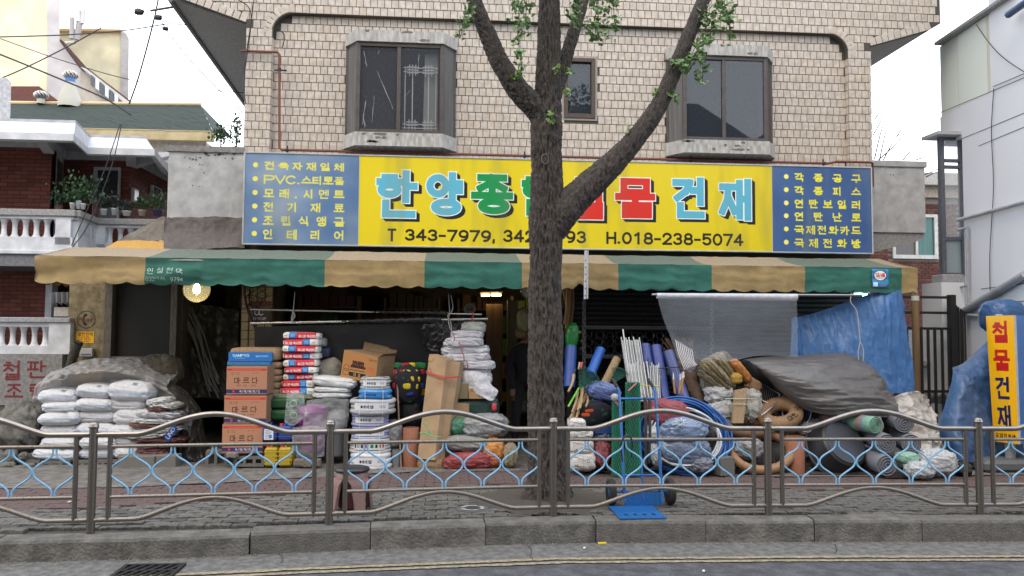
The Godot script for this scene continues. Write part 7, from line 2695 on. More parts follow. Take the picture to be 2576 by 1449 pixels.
	lump("paper_sack_heap",S5.call(385,760,600,880),2.3,.3,wp,"crumpled white sacks, upper bundle of the heap","sack","",.2,.6,.5,8.0,2.8)
	lump("paper_sack_heap",S5.call(410,870,600,1030),2.34,.3,wp,"crumpled white sacks, lower bundle of the heap","sack","",.2,.6,.5,14.0,2.8)
	lump("paper_sack_heap",S5.call(670,770,810,1035),2.34,.3,mat(.5,.49,.46,.8,"mottle",3.0,"n_wrinkle",.9),"crumpled white sacks beside the cardboard band","sack","",.22,.6,.5,.0,3.2)
	lump("grey_rag_edge",S5.call(340,640,440,800),2.15,.2,mat(.36,.34,.3,.85,"mottle",3.0,"n_wrinkle",.9),"grey crumpled sack edge beside the black board","sack","",.2,.6,.5,.0,2.8)
	carton("cardboard_band","brown cardboard strip round the crumpled white sacks",[H.call(600,790,2.42),H.call(690,775,2.42),H.call(662,1035,2.46),H.call(578,1035,2.46)],v3(.0,.0,-.05),mat(.42,.29,.17,.85,"mottle",2.0),null)
	for k in 2: rod("heap_string",H.call(520+k*20,852+k*40,2.45),H.call(760,850+k*45,2.46),.004,mat(.45,.5,.35,.7,""),"thin string tied round the crumpled white sacks","string","strings round the sack heap")
	# wire rack and aluminium rods
	t=thing("wire_rack","chrome wire rack propped behind the brown wrapped coil","rack",H.call(880,900,2.2))
	var wire:=mat(.5,.5,.5,.3,"",1.0,"",.0,.9)
	var ca: Vector3=H.call(795,735,2.1)
	var cb: Vector3=H.call(935,820,2.2)
	var cc: Vector3=H.call(895,905,2.3)
	var cd: Vector3=H.call(790,860,2.25)
	st=nst()
	tube(st,[ca,cb,cc,cd],.006,6,false,true)
	part("rim",st,wire,t)
	for k in 8:
		st=nst()
		tube(st,[ca.lerp(cb,(k+1)/9.0),cd.lerp(cc,(k+1)/9.0)],.0025,5)
		part("wire",st,wire,t)
	for k in 3: rod("aluminium_rod",H.call(795+k*8,975 - k*4,2.4),H.call(995+k*9,800 - k*3,2.2),.008,wire,"thin aluminium rod lying across the brown wrapped coil","rod","aluminium rods across the coil")
	# paper wrapped coils
	var kraft:=mat(.31,.18,.09,.75,"mottle",2.0,"n_soft",.5)
	wrapped_ring(H.call(935,965,2.32),.2,.14,.09,yaw(-20)*pitchb(-38)*rollb(18),kraft,"brown paper wrapped coil with black print, leaning on the heap",true)
	wrapped_ring(H.call(690,1060,2.35),.3,.16,.06,pitchb(-70),mat(.22,.12,.06,.75,"mottle",2.0,"n_soft",.5),"dark brown wrapped coil lying under the sack heap",false)
	wrapped_ring(H.call(800,1250,2.5),.37,.24,.055,pitchb(-38)*rollb(10),mat(.33,.175,.085,.6,"mottle",2.0,"n_soft",.4),"orange brown wrapped coil standing on the pavement beside clay pipe",false)
	lump("grey_film_wad",[1850,1102,1928,1158],2.62,.3,mat(.3,.29,.3,.3,"mottle",2.0,"n_wrinkle",.9),"wad of grey film stuffed inside the orange brown coil","film","",.18,.8,.7,.0,2.0)
	ring_coil("navy_hose_coil",H.call(1045,960,2.25),.14,.16,yaw(-25),.012,8,.03,mat(.012,.025,.1,.35,""),"navy hose coil beside the brown paper wrapped coil","hose")
	ring_coil("thin_white_hoop",H.call(1060,940,2.3),.17,.2,yaw(-25),.006,1,.0,mat(.5,.5,.5,.4,""),"thin pale hoop on the navy hose coil","hoop")
	clay_pipe(1988,1100,2033,1197,2.6,"reddish clay pipe standing beside the black rubber tub")
	# scraps, film and bags wedged between the bigger things
	for q in [[1496,1086,1546,1112,2.5,.16,.2,.3,"slate blue bag under the blue crate"],[1606,1098,1652,1182,2.5,.03,.03,.035,"black bag behind the hand truck"],[1786,1050,1850,1112,2.35,.3,.3,.3,"grey film wad beside the hose coil"],[1842,1022,1905,1058,2.3,.28,.2,.13,"torn brown paper under the sack heap"],[1925,1008,1990,1062,2.15,.25,.25,.26,"grey film crumpled behind the wrapped coil"],[1955,1062,2012,1102,2.3,.3,.23,.15,"tan paper wad over the clay pipe"],[1858,1168,1965,1202,2.3,.06,.055,.05,"dark rag under the orange brown coil"],[2030,1152,2078,1196,2.45,.2,.19,.18,"dusty film by the rubber tub"],[1480,1150,1532,1190,2.35,.07,.06,.06,"dark bag behind the pink bag"],[1640,1118,1668,1175,2.75,.4,.42,.45,"white film strip inside the hose coil"],[1740,1150,1800,1192,2.78,.2,.22,.28,"grey blue film at the hose coil's foot"],[2010,1058,2075,1092,2.4,.33,.33,.34,"pale film scrap above the rubber tub"],[1746,1020,1790,1062,2.32,.05,.08,.2,"navy bag behind the hose coil"],[1560,1150,1582,1190,2.5,.3,.28,.24,"beige scrap between the mesh rolls"],[2195,1092,2262,1126,2.45,.22,.21,.22,"grey cloth wad among blanket rolls"]]:
		lump("crumpled_scrap",[q[0],q[1],q[2],q[3]],q[4],.2,mat(q[5],q[6],q[7],.35,"mottle",2.0,"n_wrinkle",.9),q[8],"scrap","scraps wedged in the heap",.2,.8,.7,rng.randf_range(-20,20),2.6)
	for k in 10:
		var x:=1655.0+k*33.0
		rod("thin_stick",pz(x,1190 - (k % 3)*14,2.3),pz(x+[26,-30,44,12,-18][k % 5],1040+(k*37) % 60,2.15),.006,streaked(.3,.22,.14,.8,3.0,.6),"thin stick poking out of the heaped goods","stick","thin sticks in the heap",6)
	build_tarps()
func im_bags()->void:
	var im:=canvas(256,160,Color(.8,.78,.75))
	disc(im,170,70,16,Color(.1,.1,.1),12)
	draw_text(im,"H8",40,100,14,18,6,3,Color(.2,.2,.2))
	for k in 3: im.fill_rect(Rect2i(24+k*40,40+k*12,50,3),Color(.4,.4,.4))
	im.fill_rect(Rect2i(120,30,3,100),Color(.5,.5,.5))
	var m:=printed(im,.6)
	m.normal_enabled=true
	m.normal_texture=tex.n_wrinkle
	m.normal_scale=.5
	for q in [[1434,1054,1476,1082,"white printed bag on top of the pile by the trunk"],[1436,1076,1496,1106,"white printed bag second in the pile by the trunk"],[1436,1100,1496,1145,"white printed bag third in the pile by the trunk"],[1438,1138,1502,1188,"white printed bag at the foot of the pile by the trunk"]]:
		lump("white_printed_bag",[q[0],q[1],q[2],q[3]],2.6,.3,m,q[4],"bag","white printed bags by the trunk",.1,.6,.5,rng.randf_range(-4,4),2.2)
func wrapped_ring(c: Vector3,rx: float,ry: float,r: float,b: Basis,m: Material,label: String,words: bool)->void:
	var t:=thing("wrapped_coil",label,"coil",c - v3(0,ry,0))
	var st:=nst()
	var ring:=[]
	for k in 48:
		var a:=TAU*k/48
		ring.append(c+b*v3(cos(a)*rx,sin(a)*ry,.0))
	var rr:=[]
	for k in 48: rr.append(r*(1.0+.09*(fmod(k*.37,1.0) - .5)))
	tube(st,ring,rr,16,false,true)
	part("wrapping",st,m,t)
	if words:
		var im:=canvas(256,64,Color(0,0,0,0))
		draw_text(im,"대한",20,12,44,40,10,6,Color(.08,.05,.03))
		draw_text(im,"DHO",140,12,30,40,8,6,Color(.08,.05,.03))
		var pm:=printed(im,.8)
		pm.transparency=BaseMaterial3D.TRANSPARENCY_ALPHA
		st=nst()
		var f:=func(u: float,v: float)->Vector3:
			var a:=lerpf(-1.5,.1,u)
			var q:=lerpf(2.0,.9,v)
			var mid:=v3(cos(a)*rx,sin(a)*ry,0)
			var out:=mid.normalized()
			return c+b*(mid+(out*cos(q)+v3(0,0,1)*sin(q))*(r*1.07))
		grid(st,20,6,f)
		part("print",st,pm,t)
func build_hand_truck()->void:
	var t:=thing("hand_truck","blue steel hand truck parked behind the fence with its toe plate on the kerb","hand truck",py_(1622,1280,.0))
	var blue:=mat(.018,.14,.42,.4,"mottle",2.0)
	var rub:=mat(.018,.018,.018,.8,"")
	var zb:=4.3
	var zt:=4.05
	var xa:=pz(1572,1200,zb).x
	var xb:=pz(1666,1200,zb).x
	var ytop:=pz(1570,985,zt).y
	var st: SurfaceTool
	for x in [xa,xb]:
		st=nst()
		tube(st,[v3(x,.05,zb),v3(x,.6,(zb+zt)/2),v3(x,ytop,zt),v3(x - .015,ytop+.04,zt - .02)],.0145,10)
		part("side_tube",st,blue,t)
		st=nst()
		tube(st,[v3(x - .015,ytop+.04,zt - .02),v3(x - .05,ytop+.12,zt - .1)],.017,10)
		part("grip",st,rub,t)
	for y in [ytop - .07,.62,.3,.1]:
		st=nst()
		var zz:=lerpf(zb,zt,y/ytop)
		tube(st,[v3(xa,y,zz),v3(xb,y,zz)],.012,8)
		part("cross_bar",st,blue,t)
	st=nst()
	tube(st,[v3((xa+xb)/2,.08,zb - .005),v3((xa+xb)/2,.62,lerpf(zb,zt,.5))],.01,8)
	part("middle_bar",st,blue,t)
	# toe plate with four slots
	var pa:=py_(1563,1307,.02)
	var pb:=py_(1684,1307,.02)
	st=nst()
	var x0:=pa.x; var x1:=pb.x
	var zf:=4.79
	var zk:=zb - .01
	holed_wall(st,-x1,-x0,zk,zf,.006,.016,[])
	st=nst()
	var cuts:=[]
	for k in 4:
		var cx:=lerpf(x0,x1,.2+k*.2)
		cuts.append([cx - .018,4.62,cx+.018,4.7])
	var flat:=nst()
	var xs:=[x0,x1]
	var last:=x0
	for k in 4:
		pbox(flat,last,.008,4.62,cuts[k][0],.018,4.7)
		last=cuts[k][2]
	pbox(flat,last,.008,4.62,x1,.018,4.7)
	pbox(flat,x0,.008,zk,x1,.018,4.62)
	pbox(flat,x0,.008,4.7,x1,.018,zf)
	pbox(flat,xa,.018,zk - .004,xb,.14,zk+.004)
	part("toe_plate",flat,blue,t)
	for s in [[xa - .11,-1],[xb+.11,1]]:
		st=nst()
		lathe(st,[v2(.05,-.03),v2(.115,-.034),v2(.128,-.02),v2(.128,.02),v2(.115,.034),v2(.05,.03)],v3(s[0],.13,zb - .12),rollb(90),28)
		var w:=part("wheel",st,rub,t)
		st=nst()
		lathe(st,[v2(.0,-.028),v2(.052,-.026),v2(.052,.026),v2(.0,.028)],v3(s[0],.13,zb - .12),rollb(90),20)
		part("rim",st,blue,w)
	st=nst()
	tube(st,[v3(xa - .14,.13,zb - .12),v3(xb+.14,.13,zb - .12)],.01,8)
	for x in [xa,xb]: tube(st,[v3(x,.2,zb),v3(x,.13,zb - .12)],.01,8)
	part("axle",st,blue,t)
	# black strap round the frame and the fence
	org=v3(xa,.7,4.5)
	st=nst()
	tube(st,spline([pz(1566,1160,4.5),pz(1562,1120,4.6),pz(1570,1100,4.72),pz(1580,1095,4.72),pz(1590,1110,4.6),pz(1588,1150,4.4)],20),.008,6)
	single("rubber_strap",st,mat(.05,.05,.045,.8,""),"dark rubber strap tying the hand truck to the fence rail","strap")
	for q in [[1622,1000,1624,1180],[1634,1005,1632,1165]]:
		org=pz(q[2],q[3],4.2)
		st=nst()
		tube(st,spline([pz(q[0],q[1],4.1),pz((q[0]+q[2])/2+2,(q[1]+q[3])/2,4.2),pz(q[2],q[3],4.22)],10),.015,6)
		single("black_strap",st,rub,"black strap hanging on the hand truck frame","strap","black straps on the hand truck")
func build_tarps()->void:
	var st: SurfaceTool
	var t: Node3D
	var blue:=mat(.042,.145,.37,.42,"soft",1.6,"n_wrinkle",.45)
	# pole with the roll of clear film
	rod("awning_pole",pz(1640,741,2.0),pz(2168,743,2.0),.016,mat(.3,.3,.3,.4,"",1.0,"",.0,.7),"steel pole under the awning carrying the clear film roll","pole")
	org=pz(1830,750,2.0)
	st=nst()
	var pts:=[]
	var rr:=[]
	for k in 25:
		pts.append(pz(lerpf(1652,2004,k/24.0),lerpf(744,748,k/24.0),2.0))
		rr.append(.036+.012*k/24.0)
	tube(st,pts,rr,16)
	single("clear_film_roll",st,mat(.55,.56,.6,.2,"soft",2.0),"white roll of clear plastic film on the pole under the awning","roll")
	var film:=clear_film(.72,.78,.87,.1,.3)
	org=pz(1830,900,2.2)
	st=nst()
	sheet(st,world_rows([
		[[1652,748,2.05],[1740,752,2.05],[1830,752,2.05],[1920,752,2.05],[2004,752,2.05]],
		[[1668,800,2.12],[1745,800,2.15],[1830,805,2.18],[1920,800,2.14],[2005,800,2.1]],
		[[1690,860,2.2],[1750,862,2.24],[1830,865,2.28],[1920,852,2.2],[2006,848,2.14]],
		[[1708,905,2.28],[1760,893,2.36],[1830,895,2.36],[1920,888,2.26],[2006,893,2.18]],
		[[1735,940,2.36],[1775,905,2.42],[1838,908,2.4],[1905,895,2.3],[2006,897,2.2]],
	]),120,80,.022,.5,31.0,v3(1.4,.6,1))
	single("clear_plastic_sheet",st,film,"clear plastic sheet hanging from the roll over the sack heap","sheet")
	# a thin fringe of folded film at its corner
	for k in 9:
		org=pz(1720,930,2.35)
		st=nst()
		tube(st,spline([pz(1700+k*5,855+k*3,2.26),pz(1706+k*5,885+k*3,2.33),pz(1722+k*4,930 - k*1.5,2.38)],8),.005,5)
		single("film_fold",st,clear_film(.8,.82,.85,.45,.15),"bright fold in the clear plastic sheet's corner","film","bright folds of the clear sheet")
	# blue tarp closing the end
	org=pz(2180,980,1.9)
	st=nst()
	sheet(st,world_rows([
		[[1990,800,1.5],[2040,790,1.55],[2100,770,1.65],[2160,748,1.75],[2210,735,1.85],[2268,730,1.9]],
		[[1990,830,1.55],[2040,825,1.6],[2100,815,1.7],[2160,800,1.8],[2220,790,1.95],[2280,785,1.95]],
		[[1990,870,1.6],[2040,868,1.65],[2100,865,1.78],[2160,860,1.88],[2228,855,2.0],[2288,850,2.0]],
		[[1990,910,1.6],[2050,915,1.7],[2110,915,1.82],[2170,920,1.95],[2235,925,2.05],[2297,925,2.02]],
		[[1990,960,1.6],[2060,970,1.7],[2120,980,1.85],[2180,985,1.98],[2240,990,2.1],[2300,988,2.05]],
	]),160,100,.036,.7,41.0,v3(2.4,.5,1.0))
	single("blue_tarp",st,blue,"blue tarp hanging from the awning's end down to the heap","tarp")
	# grey tarp over the pile
	var grey:=mat(.115,.108,.105,.42,"soft",1.6,"n_wrinkle",.35)
	org=pz(2050,1000,2.2)
	st=nst()
	sheet(st,world_rows([
		[[1870,905,2.1],[1930,896,2.0],[2000,895,1.95],[2070,890,1.9],[2130,888,1.9],[2180,905,1.95],[2205,935,2.0]],
		[[1885,908,2.2],[1940,912,2.3],[2010,915,2.35],[2080,915,2.35],[2140,918,2.3],[2195,930,2.25],[2222,955,2.2]],
		[[1900,925,2.25],[1950,945,2.45],[2020,950,2.55],[2090,955,2.55],[2150,965,2.5],[2205,975,2.4],[2235,985,2.3]],
		[[1935,955,2.2],[1975,985,2.45],[2040,1000,2.6],[2100,1005,2.65],[2160,1010,2.6],[2220,1015,2.5],[2262,1020,2.35]],
		[[1975,1000,2.1],[2010,1025,2.4],[2060,1040,2.55],[2110,1045,2.6],[2170,1045,2.55],[2225,1050,2.45],[2275,1055,2.3]],
	]),140,90,.04,.6,51.0,v3(.5,3.0,1.0))
	single("grey_tarp_cover",st,grey,"dark grey tarp covering the pile below the blue tarp","tarp")
	org=pz(1985,1040,2.0)
	st=nst()
	sheet(st,world_rows([[[1860,905,1.8],[1950,930,1.8],[2060,1000,1.9]],[[1880,1000,1.8],[1960,1040,1.8],[2080,1080,1.9]],[[1890,1100,1.9],[1980,1120,1.9],[2100,1150,2.0]]]),40,30,.05,.8,8.0)
	single("black_under_sheet",st,mat(.012,.012,.013,.6,"",1.0),"black sheet under the grey tarp behind the wrapped coils","sheet")
	# clear film over the end of the pile
	var dirty:=clear_film(.5,.47,.43,.62,.25)
	dirty.normal_enabled=true
	dirty.normal_texture=tex.n_wrinkle
	dirty.normal_scale=.8
	dirty.uv1_triplanar=true
	dirty.uv1_world_triplanar=true
	dirty.uv1_scale=v3(1.4,1.4,1.4)
	org=pz(2310,1100,2.4)
	st=nst()
	sheet(st,world_rows([[[2245,1000,2.3],[2275,988,2.35],[2310,986,2.3],[2335,1005,2.2]],[[2265,1040,2.45],[2295,1035,2.5],[2330,1030,2.45],[2352,1040,2.35]],[[2275,1090,2.55],[2305,1090,2.6],[2340,1085,2.6],[2364,1080,2.45]],[[2285,1130,2.6],[2320,1135,2.7],[2345,1130,2.7],[2365,1125,2.55]]]),60,60,.06,1.3,61.0)
	single("dirty_clear_film",st,dirty,"dirty clear film draped over the end of the blanket pile","film")
	lump("film_under",[2250,1000,2355,1135],2.35,.3,mat(.2,.17,.15,.4,"mottle",2.0,"n_wrinkle",.7),"brown sheet bundled under the dirty clear film","sheet","",.15,.8,.7,-24.0,1.8)
	# blanket rolls
	var gb:=mat(.25,.255,.3,.95,"speck",1.0,"n_soft",.5)
	for q in [[2275,1066,2.75,2240,1050,2.2,.108,"grey blanket roll beside the mint striped roll"],[2232,1116,2.85,2180,1095,2.3,.11,"grey blanket roll under the mint striped roll"],[2293,1117,2.85,2258,1100,2.3,.11,"grey blanket roll lying under the dirty clear film"],[2232,1172,2.95,2180,1150,2.4,.12,"grey blanket roll lowest in the blanket pile"]]:
		roll_("blanket_roll",pz(q[3],q[4],q[5]),pz(q[0],q[1],q[2]),q[6],gb,q[7],"blanket","grey blanket rolls",28)
	# the mint roll with stripes sewn in
	t=thing("striped_blanket_roll","mint green blanket roll with pink and lilac stripes on the pile","blanket",pz(2170,1090,2.6))
	var ma:=pz(2112,1055,2.2)
	var mb:=pz(2203,1070,2.76)
	var cs:=[[.25,.5,.36],[.5,.28,.25],[.26,.5,.36],[.27,.29,.37],[.27,.52,.38],[.25,.5,.36],[.45,.28,.24],[.3,.33,.4],[.26,.52,.38],[.28,.55,.4]]
	for k in 10:
		st=nst()
		tube(st,[ma.lerp(mb,k/10.0),ma.lerp(mb,(k+1)/10.0)],[.1,.1],28,false)
		part("stripe",st,mat(cs[k][0],cs[k][1],cs[k][2],.95,"speck",1.0,"n_soft",.4),t)
	st=nst()
	var d:=(mb - ma).normalized()
	var u:=d.cross(Vector3.UP).normalized()
	var w:=d.cross(u)
	var sp:=[]
	for k in 70:
		var an:=k*.34
		sp.append(mb+(u*cos(an)+w*sin(an))*.098*(1.0 - k/74.0))
	tube(st,sp,.0065,5)
	for k in 28: tri(st,mb - d*.01,mb - d*.01+(u*cos(TAU*k/28)+w*sin(TAU*k/28))*.1,mb - d*.01+(u*cos(TAU*(k+1)/28)+w*sin(TAU*(k+1)/28))*.1)
	part("rolled_end",st,mat(.26,.5,.38,.95,"speck",1.0),t)
	lump("pink_blanket",[2068,1038,2115,1075],2.4,.3,mat(.4,.24,.22,.95,"mottle",2.0),"pink blanket end behind the black rubber tub","blanket","",.1)
	lump("dark_bundle",[2185,1140,2260,1195],2.7,.3,mat(.07,.07,.08,.9,"mottle",2.0,"n_wrinkle",.5),"dark cloth bundle under the blanket rolls","cloth","",.1)
	lump("mint_cloth",[2270,1140,2318,1170],2.98,.22,mat(.26,.46,.36,.95,"mottle",2.0),"folded mint cloth beside the clear plastic bags","cloth","",.1)
	# clear bags on the ground
	var cb:=mat(.5,.51,.53,.2,"mottle",2.0,"n_wrinkle",1.0)
	lump("clear_bag",[2330,1134,2420,1200],3.05,.3,cb,"shiny clear plastic bag by the blue covered heap","bag","",.16,.8,.6,.0,2.0)
	lump("clear_bag",[2296,1165,2362,1208],3.15,.25,cb,"small clear plastic bag beside folded mint cloth","bag","",.16,.8,.6,.0,2.0)
	# black rubber tub lying tilted
	t=thing("rubber_tub","large black rubber tub tipped on its side","tub",pz(2105,1195,2.6))
	st=nst()
	var tb:=yaw(16)*pitchb(58)
	var tc:=pz(2098,1132,2.45)
	lathe(st,[v2(.0,.0),v2(.27,.0),v2(.3,.02),v2(.36,.24),v2(.385,.25),v2(.385,.27),v2(.35,.265),v2(.29,.04),v2(.0,.03)],tc+tb*v3(0,.22,0),tb*pitchb(180),40,false)
	part("tub_body",st,mat(.016,.017,.02,.5,"mottle",2.0),t)
	st=nst()
	lathe(st,[v2(.0,.005),v2(.268,.005),v2(.27,.0)],tc+tb*v3(0,.222,0),tb,36,false)
	part("tub_base",st,mat(.04,.045,.062,.55,"mottle",2.0),t)
	# wooden pallet edge and dark junk on the ground
	for q in [[1850,1190,2000,1203,2.55,"wrapped coils"],[2040,1190,2200,1204,2.7,"rubber tub"],[1650,1192,1800,1204,2.6,"blue hose coil"],[2230,1186,2330,1203,2.95,"blanket rolls"]]:
		var e:=rc(q[0],q[1],q[2],q[3],q[4])
		org=e[0]
		st=nst()
		bev(st,e[0] - v3(0,0,.15),v3(e[1]*2,e[2]*2,.3),.006)
		single("timber_plank",st,streaked(.05,.042,.036,.9,2.0,2.0),"dark timber plank lying under the " + q[5],"plank","dark planks under the goods")
	# blue tarp over goods beside the standing sign
	org=pz(2440,1150,2.2)
	st=nst()
	sheet(st,world_rows([
		[[2395,925,1.7],[2420,915,1.7],[2450,890,1.6],[2495,850,1.5],[2540,850,1.4]],
		[[2398,932,1.95],[2422,940,2.05],[2455,930,2.0],[2500,905,1.9],[2545,900,1.7]],
		[[2388,985,2.05],[2420,985,2.2],[2455,975,2.15],[2500,970,2.05],[2550,970,1.9]],
		[[2372,1045,2.15],[2412,1045,2.3],[2455,1045,2.25],[2500,1040,2.15],[2560,1040,2.0]],
		[[2362,1085,2.2],[2410,1100,2.4],[2455,1105,2.35],[2500,1100,2.25],[2570,1100,2.05]],
		[[2385,1150,2.3],[2420,1160,2.45],[2455,1165,2.4],[2500,1165,2.3],[2580,1165,2.1]],
	]),80,80,.035,.9,71.0)
	single("blue_tarp_cover",st,mat(.042,.1,.235,.45,"soft",1.6,"n_wrinkle",.4),"blue tarp covering goods beside the standing yellow sign","tarp")
	lump("blue_tarp_dome",[2508,752,2600,840],1.75,.5,mat(.045,.12,.29,.42,"soft",1.6,"n_wrinkle",.5),"round topped blue tarp bundle rising behind the standing sign","tarp","",.06,.7,.6)
	rod("tarp_post",pz(2548,1165,1.5),pz(2548,800,1.5),.12,mat(.03,.11,.32,.45,"mottle",1.6),"blue wrapped post standing behind the yellow sign","post","",14)
	# standing lightbox sign
	var im:=canvas(160,640,Color(.93,.68,.02))
	var glyphs:=["철","물","건","재"]
	for k in 4:
		var colr:=Color(.72,.1,.1) if k<2 else Color(.09,.1,.33)
		draw_char(im,glyphs[k],40,34+k*142,82,100,15,colr)
	for k in 5: draw_char(im,["국","제","전","화","방"][k],14+k*28,596,20,26,3.5,Color(.2,.12,.05))
	var tl:=pz(2480,795,2.2); var tr:=pz(2550,793,2.6); var br:=pz(2562,1118,2.66); var bl:=pz(2500,1110,2.26)
	t=thing("standing_sign","tall yellow standing lightbox sign with red and navy Korean letters","sign",(bl+br)/2)
	st=nst()
	uvquad(st,tl,tr,br,bl)
	part("front_face",st,printed(im,.35),t)
	st=nst()
	var sd:=v3(.055,.0,-.03)
	var s2:=v3(.4,.0,-.26)
	quad(st,tr,tr+sd,br+sd,br); quad(st,tl+s2,tr+s2,br+s2,bl+s2); quad(st,tl,tl+s2,bl+s2,bl); quad(st,tl,tr,tr+s2,tl+s2); quad(st,bl,br,br+s2,bl+s2)
	part("white_case",st,mat(.6,.6,.58,.5,"soft",2.0),t)
	st=nst()
	quad(st,tr+sd,tr+s2,br+s2,br+sd)
	part("side_face",st,mat(.02,.16,.5,.35,"soft",1.0),t)
	st=nst()
	tube(st,[v3((bl.x+br.x)/2+.1,.1,2.4),v3((bl.x+br.x)/2+.1,bl.y,2.4)],.06,14)
	part("post",st,mat(.33,.33,.33,.6,"mottle",2.0),t)
	var fb:=py_(2548,1190,.0)
	st=nst()
	bev(st,v3(fb.x+.05,.075,fb.z - .3),v3(.8,.15,.62),.04)
	part("base",st,mat(.13,.135,.14,.6,"mottle",2.0),t)
	lump("plastic_lump",[2415,1165,2452,1200],2.9,.2,mat(.012,.012,.014,.6,""),"black lump of plastic under the blue cover's edge","plastic","",.1)

# ---------- the neighbourhood
func brick_tex()->void:
	var im:=canvas(256,256,Color(.5,.42,.38))
	var r:=RandomNumberGenerator.new()
	r.seed=5
	for j in 16:
		for i in 5:
			var x:=int(i*51.2+(25 if j % 2 else 0)) % 256
			var t:=r.randf_range(.78,1.0)
			var c:=Color(.95*t,.9*t,.88*t)
			for y in range(j*16+1,j*16+15):
				for xx in range(x+1,x+50): im.set_pixel(xx % 256,y,c)
	tex.brick=ImageTexture.create_from_image(im)
func bush(st: SurfaceTool,c: Vector3,r: Vector3,n: int,size: float)->void:
	st.set_smooth_group(-1)
	for k in n:
		var d:=v3(rng.randfn(0,.5),rng.randfn(0,.5),rng.randfn(0,.5))*r
		var b:=yaw(rng.randf()*360)*pitchb(rng.randf_range(-70,70))
		var p:=c+d
		var s:=size*rng.randf_range(.6,1.3)
		tri(st,p,p+b*v3(s*.35,s*.5,s*.1),p+b*v3(0,s,0))
		tri(st,p,p+b*v3(0,s,0),p+b*v3(-s*.35,s*.5,s*.1))
func balusters(t: Node3D,a: Vector3,b: Vector3,y0: float,y1: float,pitch: float,m: Material)->void:
	# turned columns that swell to the rails, from a to b
	var n:=int(a.distance_to(b)/pitch)
	var h:=y1 - y0
	var st:=nst()
	org=Vector3.ZERO
	var w:=pitch*.49
	lathe(st,[v2(w,0),v2(w*.8,h*.05),v2(w*.6,h*.12),v2(w*.62,h*.17),v2(w*.52,h*.18),v2(w*.46,h*.5),v2(w*.52,h*.8),v2(w*.62,h*.81),v2(w*.6,h*.87),v2(w*.8,h*.95),v2(w,h)],Vector3.ZERO,Basis(),12)
	var mesh:=finish(st)
	for k in n+1:
		var p:=a.lerp(b,k/float(n))
		put("baluster",mesh,m,t,Transform3D(Basis(),v3(p.x,y0,p.z) - t.position))
	org=t.position
func away(x: float,z: float)->Basis:
	# far houses stand askew, their flanks running away from the street
	return Basis(Vector3.RIGHT,Vector3.UP,-v3(x - cam_xf.origin.x,0,z - cam_xf.origin.z).normalized())
func far_block(called: String,label: String,poly: Array,z: float,depth: float,m: Material)->Node3D:
	# a house front given by its outline in the view, at its distance, with depth behind it
	var pts:=PackedVector2Array()
	var c:=Vector2.ZERO
	for q in poly:
		var p:=pz(q[0],q[1],z)
		pts.append(v2(p.x,p.y))
		c+=v2(p.x,p.y)/poly.size()
	var t:=thing(called,label,"building",v3(c.x,0,z))
	var st:=nst()
	prism(st,pts,Transform3D(away(c.x,z),v3(0,0,z)),depth)
	part("wall",st,m,t)
	return t
func quad_part(called: String,q: Array,z: float,thick: float,m: Material,t: Node3D)->void:
	var pts:=PackedVector2Array()
	for e in q:
		var p:=pz(e[0],e[1],z)
		pts.append(v2(p.x,p.y))
	var st:=nst()
	prism(st,pts,Transform3D(away(pts[0].x,z),v3(0,0,z)),thick)
	part(called,st,m,t)
